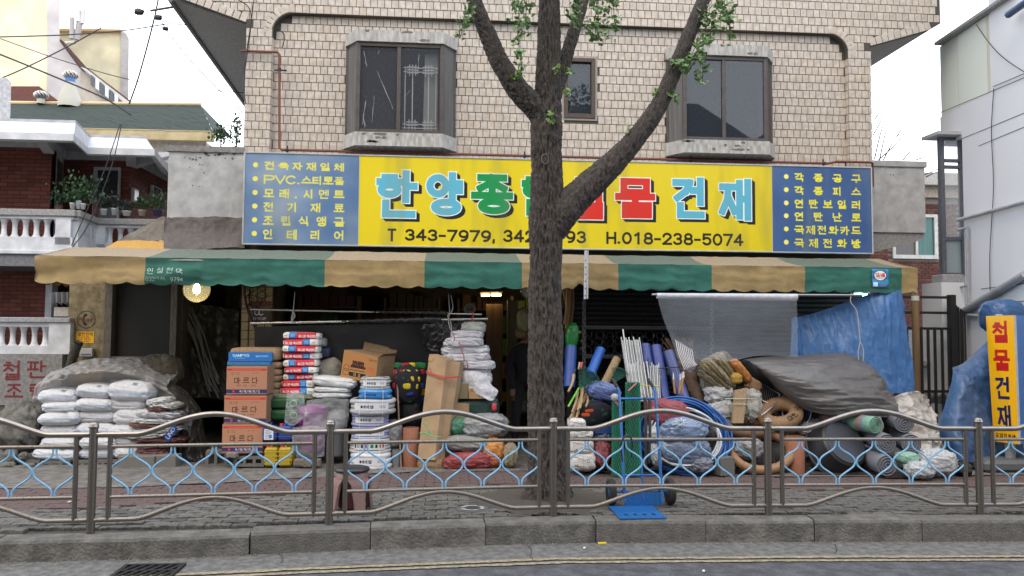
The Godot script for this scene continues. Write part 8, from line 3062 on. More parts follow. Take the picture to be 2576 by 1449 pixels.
func build_left_house()->void:
	brick_tex()
	var brick: StandardMaterial3D=mat(.26,.095,.072,.9,"").duplicate()
	brick.albedo_texture=tex.brick
	brick.uv1_triplanar=true
	brick.uv1_world_triplanar=true
	brick.uv1_scale=v3(.95,.95,.95)
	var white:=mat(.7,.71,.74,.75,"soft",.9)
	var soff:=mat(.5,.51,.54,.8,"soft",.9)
	var t:=thing("brick_house","white trimmed red brick house with curved balconies and deep eaves","house",v3(-7.0,0,-2.5))
	var st:=nst()
	var w1:=pz(127,450,-1.6)
	var w2:=pz(161,450,-2.5)
	var w3:=pz(325,450,-2.5)
	plan_prism(st,PackedVector2Array([v2(-12,-1.6),v2(w1.x,-1.6),v2(w2.x,-2.5),v2(w3.x,-2.5),v2(w3.x,-8),v2(-12,-8)]),.0,4.7)
	part("brick_wall",st,brick,t)
	# white beam on top of the bricks, soffit, fascia and gutter
	var e:=[v2(-12,-.1),v2(pz(186,318,-.1).x,-.1),v2(pz(222,345,-1.0).x,-1.0),v2(pz(390,350,-1.0).x,-1.0)]
	var ee:=py_(424,404,4.66)
	e.append(v2(ee.x,ee.z))
	e.append(v2(ee.x - .1,-8))
	var shape:=func(g: float)->PackedVector2Array:
		var o:=PackedVector2Array()
		o.append(v2(-12,e[0].y+g)); o.append(e[1]+v2(g*.4,g)); o.append(e[2]+v2(g*.4,g)); o.append(e[3]+v2(g*.7,g)); o.append(e[4]+v2(g,0)); o.append(e[5]+v2(g,0)); o.append(v2(-12,-8))
		return o
	st=nst()
	plan_prism(st,shape.call(-.4),4.8,4.86)
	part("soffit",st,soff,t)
	var lip:=func(called: String,g0: float,ya: float,g1: float,yb: float,m: Material)->void:
		var s:=nst()
		var a: PackedVector2Array=shape.call(g0)
		var b: PackedVector2Array=shape.call(g1)
		for i in 5: quad(s,v3(a[i].x,ya,a[i].y),v3(a[i+1].x,ya,a[i+1].y),v3(b[i+1].x,yb,b[i+1].y),v3(b[i].x,yb,b[i].y))
		part(called,s,m,t)
	lip.call("gutter",.0,4.455,.0,4.56,white)
	lip.call("gutter_floor",.0,4.455,-.12,4.45,white)
	lip.call("gutter_back",-.12,4.45,-.12,4.6,white)
	lip.call("gutter_top",.0,4.56,-.06,4.575,white)
	lip.call("fascia",-.06,4.575,-.42,4.83,white)
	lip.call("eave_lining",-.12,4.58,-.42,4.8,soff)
	st=nst()
	plan_prism(st,PackedVector2Array([v2(-12,-1.56),v2(w1.x+.03,-1.56),v2(w2.x+.04,-2.46),v2(w3.x+.04,-2.46),v2(w3.x+.04,-8),v2(-12,-8)]),4.66,4.799)
	part("beam",st,white,t)
	# brackets under the eave
	for q in [[110,375,-1.55,.9,10.0],[318,400,-2.45,.9,20.0],[330,405,-2.5,.8,75.0]]:
		var p:=pz(q[0],q[1],q[2])
		st=nst()
		prism(st,PackedVector2Array([v2(0,-.24),v2(0,0),v2(q[3],0),v2(q[3],-.05)]),Transform3D(yaw(-90+q[4]),v3(p.x,4.8,q[2])),.16)
		part("bracket",st,white,t)
	# door with ornamental glass in the angle
	st=nst()
	var da:=v3(w1.x+.03,0,-1.66)
	var db:=v3(w2.x - .0,0,-2.42)
	var nrm:=v3(.9,0,.35).normalized()*.03
	for s in [.0,.9]:
		var p:=da.lerp(db,s)+nrm
		var p2:=da.lerp(db,s+.1)+nrm
		quad(st,p+v3(0,4.66,0),p2+v3(0,4.66,0),p2+v3(0,2.9,0),p+v3(0,2.9,0))
	quad(st,da+nrm+v3(0,4.66,0),db+nrm+v3(0,4.66,0),db+nrm+v3(0,4.53,0),da+nrm+v3(0,4.53,0))
	part("door_frame",st,white,t)
	st=nst()
	nrm *= .5
	quad(st,da+nrm+v3(0,4.53,0),db+nrm+v3(0,4.53,0),db+nrm+v3(0,2.9,0),da+nrm+v3(0,2.9,0))
	part("door_glass",st,mat(.16,.14,.13,.3,"speck",3.0),t)
	# window of the second bay
	var a:=pz(236,420,-2.45)
	var b:=pz(298,560,-2.45)
	var win:=Node3D.new()
	win.name = "window"
	t.add_child(win,true)
	st=nst()
	holed_wall(st,a.x,b.x,b.y,a.y,-2.49,-2.44,[[a.x+.06,a.y - .5,b.x - .03,a.y - .05],[a.x+.06,b.y+.05,b.x - .03,a.y - .55]])
	part("frame",st,white,win)
	st=nst()
	pbox(st,a.x+.05,a.y - .51,-2.48,b.x - .02,a.y - .04,-2.47)
	part("pane",st,mat(.04,.045,.06,.1,""),win)
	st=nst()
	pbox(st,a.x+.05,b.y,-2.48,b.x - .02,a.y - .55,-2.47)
	part("pane",st,mat(.42,.38,.28,.12,""),win)  # cream: the reflection of a pale yellow wall put into the glass colour
	st=nst()
	prism(st,PackedVector2Array([v2(a.x+.08,a.y - .58),v2(a.x+.6,a.y - .58),v2(a.x+.36,a.y - 1.05),v2(a.x+.08,a.y - 1.05)]),Transform3D(Basis(),v3(0,0,-2.466)),.003)
	part("blind",st,mat(.22,.24,.27,.3,""),win)
	# small windows in the side wall
	for q in [[333,472,345,512],[381,465,403,502]]:
		var p:=px_(q[0],q[1],w3.x+.02)
		var p2:=px_(q[2],q[3],w3.x+.02)
		st=nst()
		box(st,v3(w3.x+.02,(p.y+p2.y)/2,(p.z+p2.z)/2),v3(.05,absf(p.y - p2.y),absf(p.z - p2.z)))
		var wn:=part("side_window",st,white,t)
		st=nst()
		box(st,v3(w3.x+.046,(p.y+p2.y)/2,(p.z+p2.z)/2),v3(.01,absf(p.y - p2.y)*.8,absf(p.z - p2.z)*.75))
		part("pane",st,mat(.1,.1,.11,.15,""),wn)
	# upper balcony
	var bal:=thing("balcony","white concrete balcony with oval openings between balusters on the brick house","balcony",v3(-6.5,2.8,-.6))
	var A:=v3(-11.5,0,-.5)
	var B:=v3(pz(186,527,-.5).x,0,-.5)
	var C:=v3(pz(236,545,-1.4).x,0,-1.4)
	var D:=v3(-4.4,0,-1.4)
	for q in [[A,B,true],[B,C,false],[C,D,true]]:
		var p: Vector3=q[0]
		var r: Vector3=q[1]
		var mid:=(p+r)/2
		var len: float=p.distance_to(r)
		var bs:=Basis(Vector3.UP,-atan2(r.z - p.z,r.x - p.x))
		st=nst()
		bev(st,mid+v3(0,3.425,0),v3(len+.14,.1,.24),.01,bs)
		part("rail",st,mat(.38,.37,.36,.85,"mottle",1.2),bal)
		st=nst()
		box(st,mid+v3(0,3.355,0),v3(len+.06,.04,.16),bs)
		box(st,mid+v3(0,2.95,0),v3(len+.06,.22,.17),bs)
		bev(st,mid+v3(0,2.83,0),v3(len+.12,.06,.24),.008,bs)
		part("band",st,white,bal)
		if q[2]: balusters(bal,p+v3(.1,0,0),r - v3(.22,0,0),3.058,3.336,.151,white)
		else:
			st=nst()
			box(st,mid+v3(0,3.2,0),v3(len,.28,.14),bs)
			part("corner_panel",st,white,bal)
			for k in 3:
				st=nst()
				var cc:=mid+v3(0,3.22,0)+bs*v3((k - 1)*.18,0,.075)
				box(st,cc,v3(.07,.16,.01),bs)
				part("niche_shade",st,mat(.45,.46,.49,.8,""),bal)  # raised plate in darker grey, the shade of a recess painted on
	for x in [B.x - .1,C.x+.12]:
		st=nst()
		pbox(st,x - .12,2.85,(B.z if x==B.x - .1 else C.z) - .08,x+.1,3.376,(B.z if x==B.x - .1 else C.z)+.085)
		part("pier",st,white,bal)
	st=nst()
	plan_prism(st,PackedVector2Array([v2(-11.5,-.42),v2(B.x,-.42),v2(C.x,-1.32),v2(D.x,-1.32),v2(D.x,-2.5),v2(-11.5,-2.5)]),2.62,2.8)
	part("slab",st,mat(.2,.2,.22,.85,"mottle",1.0),bal)
	# pots on the balcony
	var pot_spots:=[[523,571,425,472,0,.1,1],[570,612,408,470,0,.28,1],[606,645,430,472,0,.16,1],[700,745,430,512,1,.3,0],[755,805,470,515,0,.1,0],[835,886,465,515,0,.12,0],[918,985,485,520,0,.12,0],[1038,1095,478,520,2,.12,1],[1145,1226,480,522,3,.2,1],[420,470,440,470,1,.14,1]]
	var pm:=[mat(.6,.6,.6,.5,""),mat(.12,.05,.04,.6,""),mat(.42,.33,.27,.6,""),mat(.03,.035,.12,.3,"")]
	var leafm:=[mat(.035,.05,.03,.6,"soft",4.0),mat(.035,.1,.035,.6,"soft",4.0)]
	var wording:=["short white flower pot beside the balcony corner","tall white flower pot with a spreading green plant","white flower pot behind the balcony corner","dark flower pot with a tall leafy plant before the window","white flower pot with dark seedlings below the window","white flower pot with bushy dark plant beside the brick pier","low white bowl pot with thin twigs on the balcony rail","beige flower pot with broad green leaves on the rail","glossy navy flower pot with light green shrub on the rail","dark flower pot with low green leaves by the door"]
	for k in pot_spots.size():
		var q: Array=pot_spots[k]
		var zz:=-.55 if q[0]<650 else -1.45
		if k in [3,9]: zz-=.35
		var r:=rc(q[0]*.3347,368.6+q[2]*.3347,q[1]*.3347,368.6+q[3]*.3347,zz)
		var h: float=r[2]*2
		var f:=v3(r[0].x,maxf(r[0].y - r[2],3.476) if not k in [3,9] else 2.8,zz)
		if k in [3,9]: h=r[0].y+r[2] - f.y
		var o:=thing("potted_plant",wording[k],"plant",f)
		st=nst()
		lathe(st,[v2(.0,.0),v2(r[1]*.7,.0),v2(r[1]*.92,h*.8),v2(r[1],h*.82),v2(r[1],h),v2(r[1]*.85,h),v2(r[1]*.8,h*.9),v2(.0,h*.88)],f,Basis(),18)
		part("pot",st,pm[q[4]],o)
		st=nst()
		var top:=f+v3(0,h+q[5]*.7,0)
		bush(st,top,v3(q[5]*1.0,q[5]*.7,q[5]),90 if q[5]<.2 else 170,.06)
		for s in 4: tube(st,[f+v3(0,h*.9,0),top+v3(rng.randfn(0,q[5]*.4),rng.randfn(0,q[5]*.3),0)],.004,4)
		part("foliage",st,leafm[q[6]],o)
	# lower garden wall with balusters, and the graffiti
	var low:=thing("garden_balustrade","low white balustrade standing on the grey graffiti wall","balustrade",v3(-6,1.33,.1))
	var lx:=pz(176,850,.2).x
	var lm:=pz(122,850,.2).x
	st=nst()
	bev(st,v3((lx - 11)/2,1.815,.1),v3(lx+11,.07,.26),.008)
	part("rail",st,mat(.4,.4,.41,.85,"mottle",1.2),low)
	st=nst()
	pbox(st,-11,1.72,.02,lm,1.779,.18); pbox(st,-11,1.335,.02,lm,1.45,.19); pbox(st,lm,1.335,.0,lx,1.779,.2)
	part("band",st,white,low)
	balusters(low,v3(-9.5,0,.1),v3(lm - .09,0,.1),1.45,1.72,.143,white)
	var gw:=thing("graffiti_wall","grey cement garden wall with red painted Korean letters","wall",v3(-6,0,.2))
	st=nst()
	pbox(st,-11,.62,-.1,-5.37,1.333,.22)
	part("rendered_wall",st,mat(.3,.29,.28,.92,"mottle",.9,"n_fine",.5),gw)
	for k in 18:
		st=nst()
		var x:=-8.9+(k % 9)*.4+(.2 if k >= 9 else .0)
		pbox(st,x+.006,.31*(1 - k/9)+.005,-.1,x+.394,.31*(1 - k/9)+.303,.2+rng.randf()*.012,.008)
		part("block",st,mat(.17,.165,.16,.95,"speck",1.5,"n_fine",.7),gw)
	var im:=canvas(256,256,Color(0,0,0,0))
	var red:=Color(.5,.06,.12,.85)
	draw_char(im,"철",24,22,76,96,10,red)
	draw_char(im,"판",130,22,84,84,10,red)
	draw_char(im,"조",38,140,74,72,10,red)
	draw_char(im,"립",146,140,70,72,10,red)
	for j in 256:
		for i in 256:
			var c:=im.get_pixel(i,j)
			if c.a>.0: im.set_pixel(i,j,Color(.5,.06,.12,c.a*clampf(.95+fn.get_noise_2d(i*1.2,j*1.2),.3,1.0)))
	var gm:=printed(im,.9)
	gm.transparency=BaseMaterial3D.TRANSPARENCY_ALPHA
	var ga:=pz(-4,898,.225)
	var gb:=pz(136,1022,.225)
	st=nst()
	uvquad(st,v3(ga.x,ga.y,.225),v3(gb.x,ga.y,.225),v3(gb.x,gb.y,.225),v3(ga.x,gb.y,.225))
	part("painted_letters",st,gm,gw)
	# bits between the house and the annex
	org=pz(140,760,.0)
	st=nst()
	grid(st,30,6,func(u: float,v: float)->Vector3:
		var p:=pz(lerpf(128,176,u),lerpf(735,764,v),.0)
		return p+v3(0,.02*sin(u*22.0)*v,.05*sin(u*22.0)))
	single("corrugated_sheet",st,mat(.28,.28,.29,.7,"mottle",2.0),"short corrugated grey sheet under the awning's tan end","sheet")
	org=pz(150,790,-.1)
	st=nst()
	var jr:=rc(140,773,176,796,-.1)
	box(st,jr[0],v3(jr[1]*2,jr[2]*2,.1))
	single("meter_box",st,mat(.5,.46,.4,.7,"mottle",2.0),"cream meter box fixed beside the yellow annex wall","box")
	org=pz(124,800,-1.4)
	st=nst()
	var fr:=rc(118,700,134,1000,-1.5)
	box(st,fr[0],v3(fr[1]*2,fr[2]*2,.2))
	single("white_door_jamb",st,white,"white door jamb at the corner of the brick house","jamb")

func build_far()->void:
	var yel:=mat(.9,.8,.54,.85,"soft",.15)
	var grey:=mat(.6,.56,.56,.85,"soft",.15)
	var t:=far_block("tall_yellow_building","tall pale yellow apartment slab with grey end wall beyond the brick house",[[-80,-300],[120,-300],[120,262],[-80,262]],-24.0,8.0,yel)
	quad_part("end_wall",[[120,-300],[150,-300],[150,100],[202,155],[202,256],[118,256]],-23.9,7.0,grey,t)
	quad_part("roof_strip",[[150,97],[160,104],[218,170],[335,258],[318,258],[205,172]],-23.6,6.0,mat(.1,.045,.045,.8,"mottle",.5),t)
	quad_part("gable",[[202,165],[224,178],[320,256],[202,256]],-23.8,5.0,mat(.5,.44,.38,.85,"soft",.3),t)
	quad_part("eave_band",[[203,168],[216,172],[328,258],[312,258]],-23.5,.4,mat(.5,.48,.46,.8,""),t)
	for k in 6:
		var x:=228.0+k*12.0
		var y:=187.0+k*9.4
		quad_part("window",[[x,y],[x+9.5,y+7.6],[x+9.5,minf(y+32,256)],[x,minf(y+25,255)]],-23.45,.1,mat(.05,.06,.08,.2,"") if k % 2==0 else mat(.55,.58,.6,.3,""),t)
	t=far_block("yellow_building","pale yellow flat block behind the tall yellow slab",[[148,76],[304,74],[304,262],[148,262]],-30.0,6.0,yel)
	quad_part("side_wall",[[304,74],[318,84],[325,98],[323,262],[304,262]],-29.9,5.5,mat(.55,.52,.5,.85,"soft",.3),t)
	quad_part("cornice",[[148,71],[304,73],[304,78],[148,77]],-29.7,.4,mat(.55,.35,.16,.8,""),t)
	# mobile antennas on the roof
	t=thing("antenna_mast","white mobile phone antennas on a bent mast before yellow block","antenna",pz(187,116,-22.0))
	var st:=nst()
	tube(st,[pz(165,108,-22),pz(187,108,-22),pz(192,100,-22),pz(196,50,-22)],.07,8)
	part("mast",st,mat(.5,.48,.45,.7,""),t)
	for q in [[197,15,198,55,.75],[181,45,181,98,.45],[203,55,193,100,.4],[211,25,207,60,.7],[182,20,183,45,.3]]:
		st=nst()
		var a:=pz(q[0],q[1],-21.7)
		var b:=pz(q[2],q[3],-21.7)
		tube(st,[a,b],.1 if q[4]>.35 else .02,8)
		part("panel",st,mat(q[4]*.8,q[4]*.76,q[4]*.74,.7,""),t)
	# green shingled hip roof house
	t=thing("green_roof_house","house with long green shingled hip roof behind the brick house","house",v3(-9,0,-9))
	var shin:=mat(.02,.036,.026,.95,"speck",.35,"n_fine",.5)
	var r0:=pz(-60,260,-10.5); var r1:=pz(506,265,-10.5)
	var e0:=pz(-60,318,-8.2); var e1:=pz(536,332,-8.2)
	var far:=pz(590,352,-13.0)
	st=nst()
	grid(st,60,14,func(u: float,v: float)->Vector3: return r0.lerp(r1,u).lerp(e0.lerp(e1,u),v)+v3(0,.025*fn.get_noise_2d(u*900.0,v*160.0),0),false)
	tri(st,r1,far,e1)
	part("shingle_roof",st,shin,t)
	st=nst()
	tube(st,[r0+v3(0,.02,0),r1+v3(0,.02,0)],.06,6)
	part("ridge",st,mat(.5,.38,.22,.8,""),t)
	st=nst()
	prism(st,PackedVector2Array([v2(e0.x,e0.y - .22),v2(e1.x,e1.y - .22),v2(e1.x,e1.y+.03),v2(e0.x,e0.y+.03)]),Transform3D(Basis(),v3(0,0,-8.21)),.15)
	part("fascia",st,mat(.5,.4,.22,.8,"soft",.6),t)
	st=nst()
	pbox(st,-14,0,-13,e1.x - .25,e1.y - .18,-8.5)
	part("wall",st,mat(.45,.4,.33,.85,"mottle",.6),t)
	# turbine vents
	for q in [[175,225,13.0,true,"round turbine vent on a beige cowl with blue collar"],[103,242,12.0,false,"small steel turbine vent on the green roof's ridge"]]:
		var c:=pz(q[0],252,-10.4)
		t=thing("roof_vent",q[4],"vent",c)
		var r: float=q[2]/2007.0*22.4
		st=nst()
		if q[3]: lathe(st,[v2(r*2.0,-.2),v2(r*1.9,.05),v2(r*.9,.42),v2(r*.85,.5)],c,Basis(),12)
		else: lathe(st,[v2(r*.8,-.1),v2(r*.7,.05)],c,Basis(),12)
		part("cowl",st,mat(.42,.4,.34,.8,""),t)
		var y:=.5 if q[3] else .05
		if q[3]:
			st=nst()
			lathe(st,[v2(r*.9,y),v2(r*.9,y+.1)],c,Basis(),12)
			part("collar",st,mat(.05,.16,.42,.6,""),t)
			y+=.1
		st=nst()
		for k in 12:
			var a0:=TAU*k/12.0
			var pts:=[]
			for j in 6:
				var s:=j/5.0
				pts.append(c+v3(cos(a0+s*.8)*r*1.25*sin(PI*(.15+.7*s)),y+s*r*1.3,sin(a0+s*.8)*r*1.25*sin(PI*(.15+.7*s))))
			tube(st,pts,.03,5)
		lathe(st,[v2(r*.5,y+r*1.3),v2(.0,y+r*1.42)],c,Basis(),12)
		part("turbine",st,mat(.4,.38,.36,.35,"",1.0,"",.0,.7),t)
	t=far_block("red_roof_house","low red shingled roof beside the turbine vents",[[20,217],[98,217],[145,252],[20,252]],-12.0,3.0,mat(.16,.06,.05,.9,"mottle",1.0))
	t=far_block("white_shed","white metal shed corner over the brick house eave",[[-40,190],[18,196],[28,208],[26,290],[20,310],[-40,310]],-6.0,2.0,mat(.5,.5,.52,.7,"mottle",.6))
	org=pz(50,310,-6)
	st=nst()
	for q in [[[20,302],[70,303]],[[70,303],[70,318]],[[58,303],[58,318]]]: tube(st,[pz(q[0][0],q[0][1],-5.8),pz(q[1][0],q[1][1],-5.8)],.03,6)
	single("roof_rail",st,mat(.5,.5,.5,.5,""),"pale tube rail on the brick house roof","rail")
	# shrubs over the parapet block
	var gl:=mat(.06,.13,.04,.6,"soft",3.0)
	for q in [[556,342,24.0,18.0,-4.0,240,"rounded green shrub growing behind the grey parapet block"],[596,330,11.0,42.0,-4.5,130,"thin leafy sapling growing beside the tiled wall"]]:
		var c:=pz(q[0],q[1],q[4])
		t=thing("shrub",q[6],"shrub",v3(c.x,2.6,q[4]))
		st=nst()
		tube(st,[v3(c.x,2.6,q[4]),c+v3(0,.2,0)],.015,5)
		part("trunk",st,mat(.09,.07,.05,.9,""),t)
		st=nst()
		bush(st,c,v3(q[2],q[3],q[2])/2007.0*16.5,q[5],.07)
		part("foliage",st,gl,t)
	# wires and the steel arm they hang from
	var black:=mat(.02,.02,.022,.6,"")
	for q in [[[[-40,84],[0,97],[150,150],[325,200],[480,222],[700,240]],-1.5,"running over the brick house to the shop"],[[[-40,125],[0,137],[130,190],[260,246],[330,290]],-3.0,"dipping behind the green roof"],[[[-40,93],[0,93],[160,88],[310,77],[420,60]],-8.0,"crossing the tall yellow slab level"],[[[-30,208],[20,190],[90,158],[180,112],[255,70]],-8.0,"slanting up across the tall yellow slab"],[[[400,38],[425,85],[500,175],[578,252],[612,285]],-.5,"sagging from the steel arm to the tiled wall"],[[[470,63],[440,60],[415,52],[400,40]],-.4,"looping from the overhang to its insulators"],[[[306,312],[280,420],[225,560],[182,622]],-.2,"hanging in front of the brick house"],[[[302,312],[262,430],[205,560],[180,618]],-.2,"hanging second in front of the brick house"],[[[600,0],[632,40],[614,200],[618,260]],.2,"running down the tiled pilaster"],[[[640,-10],[628,80],[612,180]],.2,"looping down the corner of the tiles"],[[[690,30],[700,70],[716,90],[710,120]],.06,"dangling loose under the tiled band"],[[[400,-10],[385,60],[350,190],[325,262]],-3.0,"falling straight past the yellow block"]]:
		var pts:=[]
		for e in q[0]: pts.append(pz(e[0],e[1],q[1]))
		org=pts[0]
		st=nst()
		tube(st,spline(pts,30),.0075 if q[1]>-2 else .016,5)
		single("overhead_wire",st,black,"thin black wire " + q[2],"wire")
	t=thing("wire_bracket","rusty steel arm with black insulators sticking out from the overhang","bracket",pz(440,18,-.3))
	st=nst()
	tube(st,[pz(378,27,-.3),pz(445,16,-.3)],.018,6)
	part("arm",st,mat(.16,.13,.11,.8,"mottle",2.0),t)
	for q in [[350,30,12],[398,44,10],[416,72,8]]:
		st=nst()
		blob(st,pz(q[0],q[1],-.3),v3(q[2],q[2]*.6,q[2]*.6)/2007.0*12.0,Basis(),.7,.7,.3,1.5,q[0],14,8)
		part("insulator",st,black,t)

func build_right_side()->void:
	# brick house at the end of the alley; each brick laid
	var Z:=-8.0
	var t:=thing("alley_brick_house","dark red brick house with white window at the alley's end","house",v3(12.5,0,Z))
	var a:=pz(2150,545,Z)
	var b:=pz(2470,990,Z)
	var st:=nst()
	pbox(st,a.x,0,Z - 3.0,b.x,a.y+.6,Z - .012)
	part("mortar",st,mat(.3,.27,.25,.95,"speck",1.5),t)
	org=Vector3.ZERO
	var bs:=nst()
	bev(bs,Vector3.ZERO,v3(.19,.057,.04),.004)
	var bm:=finish(bs)
	org=t.position
	var tones:=[mat(.14,.048,.04,.9,"speck",1.5),mat(.17,.06,.048,.9,"speck",1.5),mat(.115,.042,.038,.9,"speck",1.5),mat(.2,.085,.065,.9,"speck",1.5)]
	var wa:=pz(2243,538,Z)
	var wb:=pz(2358,652,Z)
	var n:=0
	var rest:=nst()
	var y:=a.y+.35
	var row:=0
	while y>.1:
		var x:=pz(2190,700,Z).x+(.1 if row % 2 else .0)
		while x<pz(2402,700,Z).x+.1:
			if not (x>wa.x - .1 and x<wb.x+.1 and y<wa.y+.03 and y>wb.y - .03):
				var xf:=Transform3D(Basis(),v3(x,y,Z - .012+rng.randf_range(0,.006)) - org)
				var p:=cam_to(v3(x,y,Z))
				if n<300 and p.y<830: put("brick",bm,tones[rng.randi() % 4],t,xf); n+=1
				else: rest.append_from(bm,0,xf)
			x+=.2
		y-=.0667
		row+=1
	var o:=MeshInstance3D.new()
	o.mesh=rest.commit()
	o.material_override=tones[0]
	o.name = "brick_field"
	o.set_meta("kind","stuff")
	t.add_child(o)
	var white:=mat(.62,.62,.6,.6,"soft",1.0)
	var win:=Node3D.new()
	win.name = "window"
	t.add_child(win)
	st=nst()
	var mx:=pz(2304,600,Z).x
	holed_wall(st,wa.x,wb.x,wb.y,wa.y,Z - .02,Z+.05,[[wa.x+.07,wb.y+.1,mx - .03,wa.y - .08],[mx+.03,wb.y+.1,wb.x - .09,wa.y - .08]])
	part("frame",st,white,win)
	st=nst()
	pbox(st,wa.x+.06,wb.y+.09,Z - .01,mx - .02,wa.y - .07,Z)
	part("pane",st,mat(.07,.06,.06,.2,""),win)
	st=nst()
	pbox(st,mx+.02,wb.y+.09,Z - .01,wb.x - .08,wa.y - .07,Z)
	part("pane",st,streaked(.03,.16,.15,.2,3.0,.3),win)
	st=nst()
	pbox(st,a.x,pz(2350,498,Z).y,Z - 3,b.x,pz(2350,470,Z).y,Z+.08)
	part("cream_band",st,mat(.5,.42,.33,.85,"mottle",.8),t)
	st=nst()
	pbox(st,a.x,pz(2350,470,Z).y,Z - 3,b.x,pz(2350,440,Z).y,Z+.3)
	part("parapet",st,mat(.5,.48,.46,.85,"mottle",.8),t)
	# pale low wall, ground clutter and gate across the alley
	org=pz(2335,900,-2.0)
	st=nst()
	var pw:=rc(2270,828,2420,905,-2.0)
	pbox(st,pw[0].x - pw[1],.9,-2.2,pw[0].x+pw[1],pw[0].y+pw[2],-2.0)
	single("pale_alley_wall",st,mat(.42,.42,.44,.9,"mottle",1.0),"pale plastered wall behind the iron gate","wall")
	org=pz(2335,950,-2.0)
	st=nst()
	pbox(st,pw[0].x - pw[1],.0,-2.3,pw[0].x+pw[1],.9,-1.9)
	single("dark_alley_step",st,mat(.06,.055,.05,.9,"mottle",1.0),"dark concrete base behind the iron gate","wall")
	t=thing("iron_gate","black iron gate of upright bars across the alley","gate",pz(2335,1000,.2))
	var iron:=mat(.014,.014,.016,.6,"mottle",2.0)
	for x in [2281,2299,2317,2334,2351,2369,2386]:
		st=nst()
		var p:=pz(x,824,.2)
		pbox(st,p.x - .017,.05,.185,p.x+.017,p.y,.215)
		part("bar",st,iron,t)
	for y2 in [747,786,826,985]:
		st=nst()
		var p:=pz(2270,y2,.2)
		var p2:=pz(2396,y2,.2)
		pbox(st,p.x,p.y - .02,.16,p2.x,p.y+.02,.184)
		part("rail",st,iron,t)
	st=nst()
	var gp:=pz(2394,745,.2)
	pbox(st,gp.x - .045,0,.14,gp.x+.045,gp.y+.02,.24)
	part("post",st,iron,t)
	t=thing("sheet_fence","dark upright board fence leading into the alley beside white building","fence",pz(2415,900,-.1))
	for k in 6:
		st=nst()
		var xa:=2400+k*5.3
		var p:=pz(xa,764+k*4,.1+k*.02)
		var p2:=pz(xa+5.2,767+k*4,.12+k*.02)
		pbox(st,p.x,.0,p.z - .02,p2.x - .002,p.y,p.z+.004*(k % 2))
		part("board",st,streaked(.035,.035,.038,.85,2.0,.4),t)
	t=thing("tan_pole","tan wooden pole with white collar beside the blue tarp's edge","pole",pz(2302,1000,.9))
	st=nst()
	var tp:=pz(2302,738,.9)
	lathe(st,[v2(.05,.0),v2(.052,tp.y)],v3(tp.x,0,.9),Basis(),16)
	part("shaft",st,streaked(.3,.17,.075,.7,2.0,.3),t)
	st=nst()
	var cy:=pz(2302,753,.9).y
	lathe(st,[v2(.055,cy - .02),v2(.055,cy+.05)],v3(tp.x,0,.9),Basis(),16)
	part("collar",st,mat(.55,.52,.47,.7,""),t)
	lump("white_pipe_end",[2372,866,2388,882],-.1,.15,mat(.5,.48,.42,.6,""),"short cream pipe end behind the iron gate","pipe","",.02,.5,.5)
	for k in 4: lump("rubbish_bag",[2322+k*13,905+(k % 2)*78,2345+k*13,925+(k % 2)*90],-.3+(k % 2)*.4,.15,mat(.4,.4,.42,.4,"mottle",2.0,"n_wrinkle",.8),"crumpled pale rubbish bag behind the iron gate","rubbish","rubbish bags behind the gate",.2)
	# white building with its long wall towards the street
	var nrm:=v3(.9965,0,.0837)
	var base:=v3(8.2,0,.05)
	var wl:=func(px: float,py: float,out:=.0)->Vector3:
		var r:=ray(px,py)
		var k:=(base - nrm*out - cam_xf.origin).dot(nrm)/r.dot(nrm)
		return cam_xf.origin+r*k
	t=thing("white_building","pale grey rendered building with pipes and corner window beside the alley","building",v3(9.5,0,1.0))
	var render:=mat(.68,.69,.73,.85,"",1.0,"n_fine",.12)
	st=nst()
	var near:=base+v3(-.0837,0,.9965)*4.0
	var thick:=v3(4.0,0,.3)
	var ylow: float=wl.call(2421,345).y
	# wall below the window head, and the storey above it which reaches further back
	plan_prism(st,PackedVector2Array([v2(base.x,base.z),v2(near.x,near.z),v2(near.x+4,near.z),v2(base.x+4,base.z)]),.0,ylow)
	var far: Vector3=wl.call(2366,350)
	var ytop: float=wl.call(2400,278).y
	plan_prism(st,PackedVector2Array([v2(far.x,far.z),v2(near.x,near.z),v2(near.x+4,near.z),v2(far.x+4,far.z)]),ylow,ytop)
	var back: Vector3=wl.call(2492,200)
	plan_prism(st,PackedVector2Array([v2(back.x,back.z),v2(near.x,near.z),v2(near.x+4,near.z),v2(back.x+4,back.z)]),ytop,9.0)
	part("wall",st,render,t)
	# lines scored in the render
	for q in [[2366,283,2580,194],[2420,349,2580,283],[2462,367,2580,318],[2468,727,2580,713],[2470,766,2580,757]]:
		st=nst()
		tube(st,[wl.call(q[0],q[1],.001),wl.call(q[2],q[3],.001)],.006,4)
		part("score_line",st,mat(.12,.12,.13,.9,""),t)
	# cream panelled roof room with its tin edge
	var panel:=mat(.7,.73,.67,.6,"")
	for q in [[2366,2410],[2411,2485],[2486,2536]]:
		var p0: Vector3=wl.call(q[0],200,-.02)
		var p1: Vector3=wl.call(q[1],200,-.02)
		st=nst()
		plan_prism(st,PackedVector2Array([v2(p0.x,p0.z),v2(p1.x,p1.z),v2(p1.x+1.5,p1.z),v2(p0.x+1.5,p0.z)]),ytop+.002,(wl.call(2400,92) as Vector3).y)
		part("panel",st,panel if q[0]<2480 else mat(.6,.58,.47,.6,""),t)
	st=nst()
	var ra: Vector3=wl.call(2350,118,.1)
	var rb: Vector3=wl.call(2545,118,.1)
	plan_prism(st,PackedVector2Array([v2(ra.x,ra.z),v2(rb.x,rb.z),v2(rb.x+2,rb.z),v2(ra.x+2,ra.z)]),(wl.call(2400,91) as Vector3).y,(wl.call(2400,84) as Vector3).y)
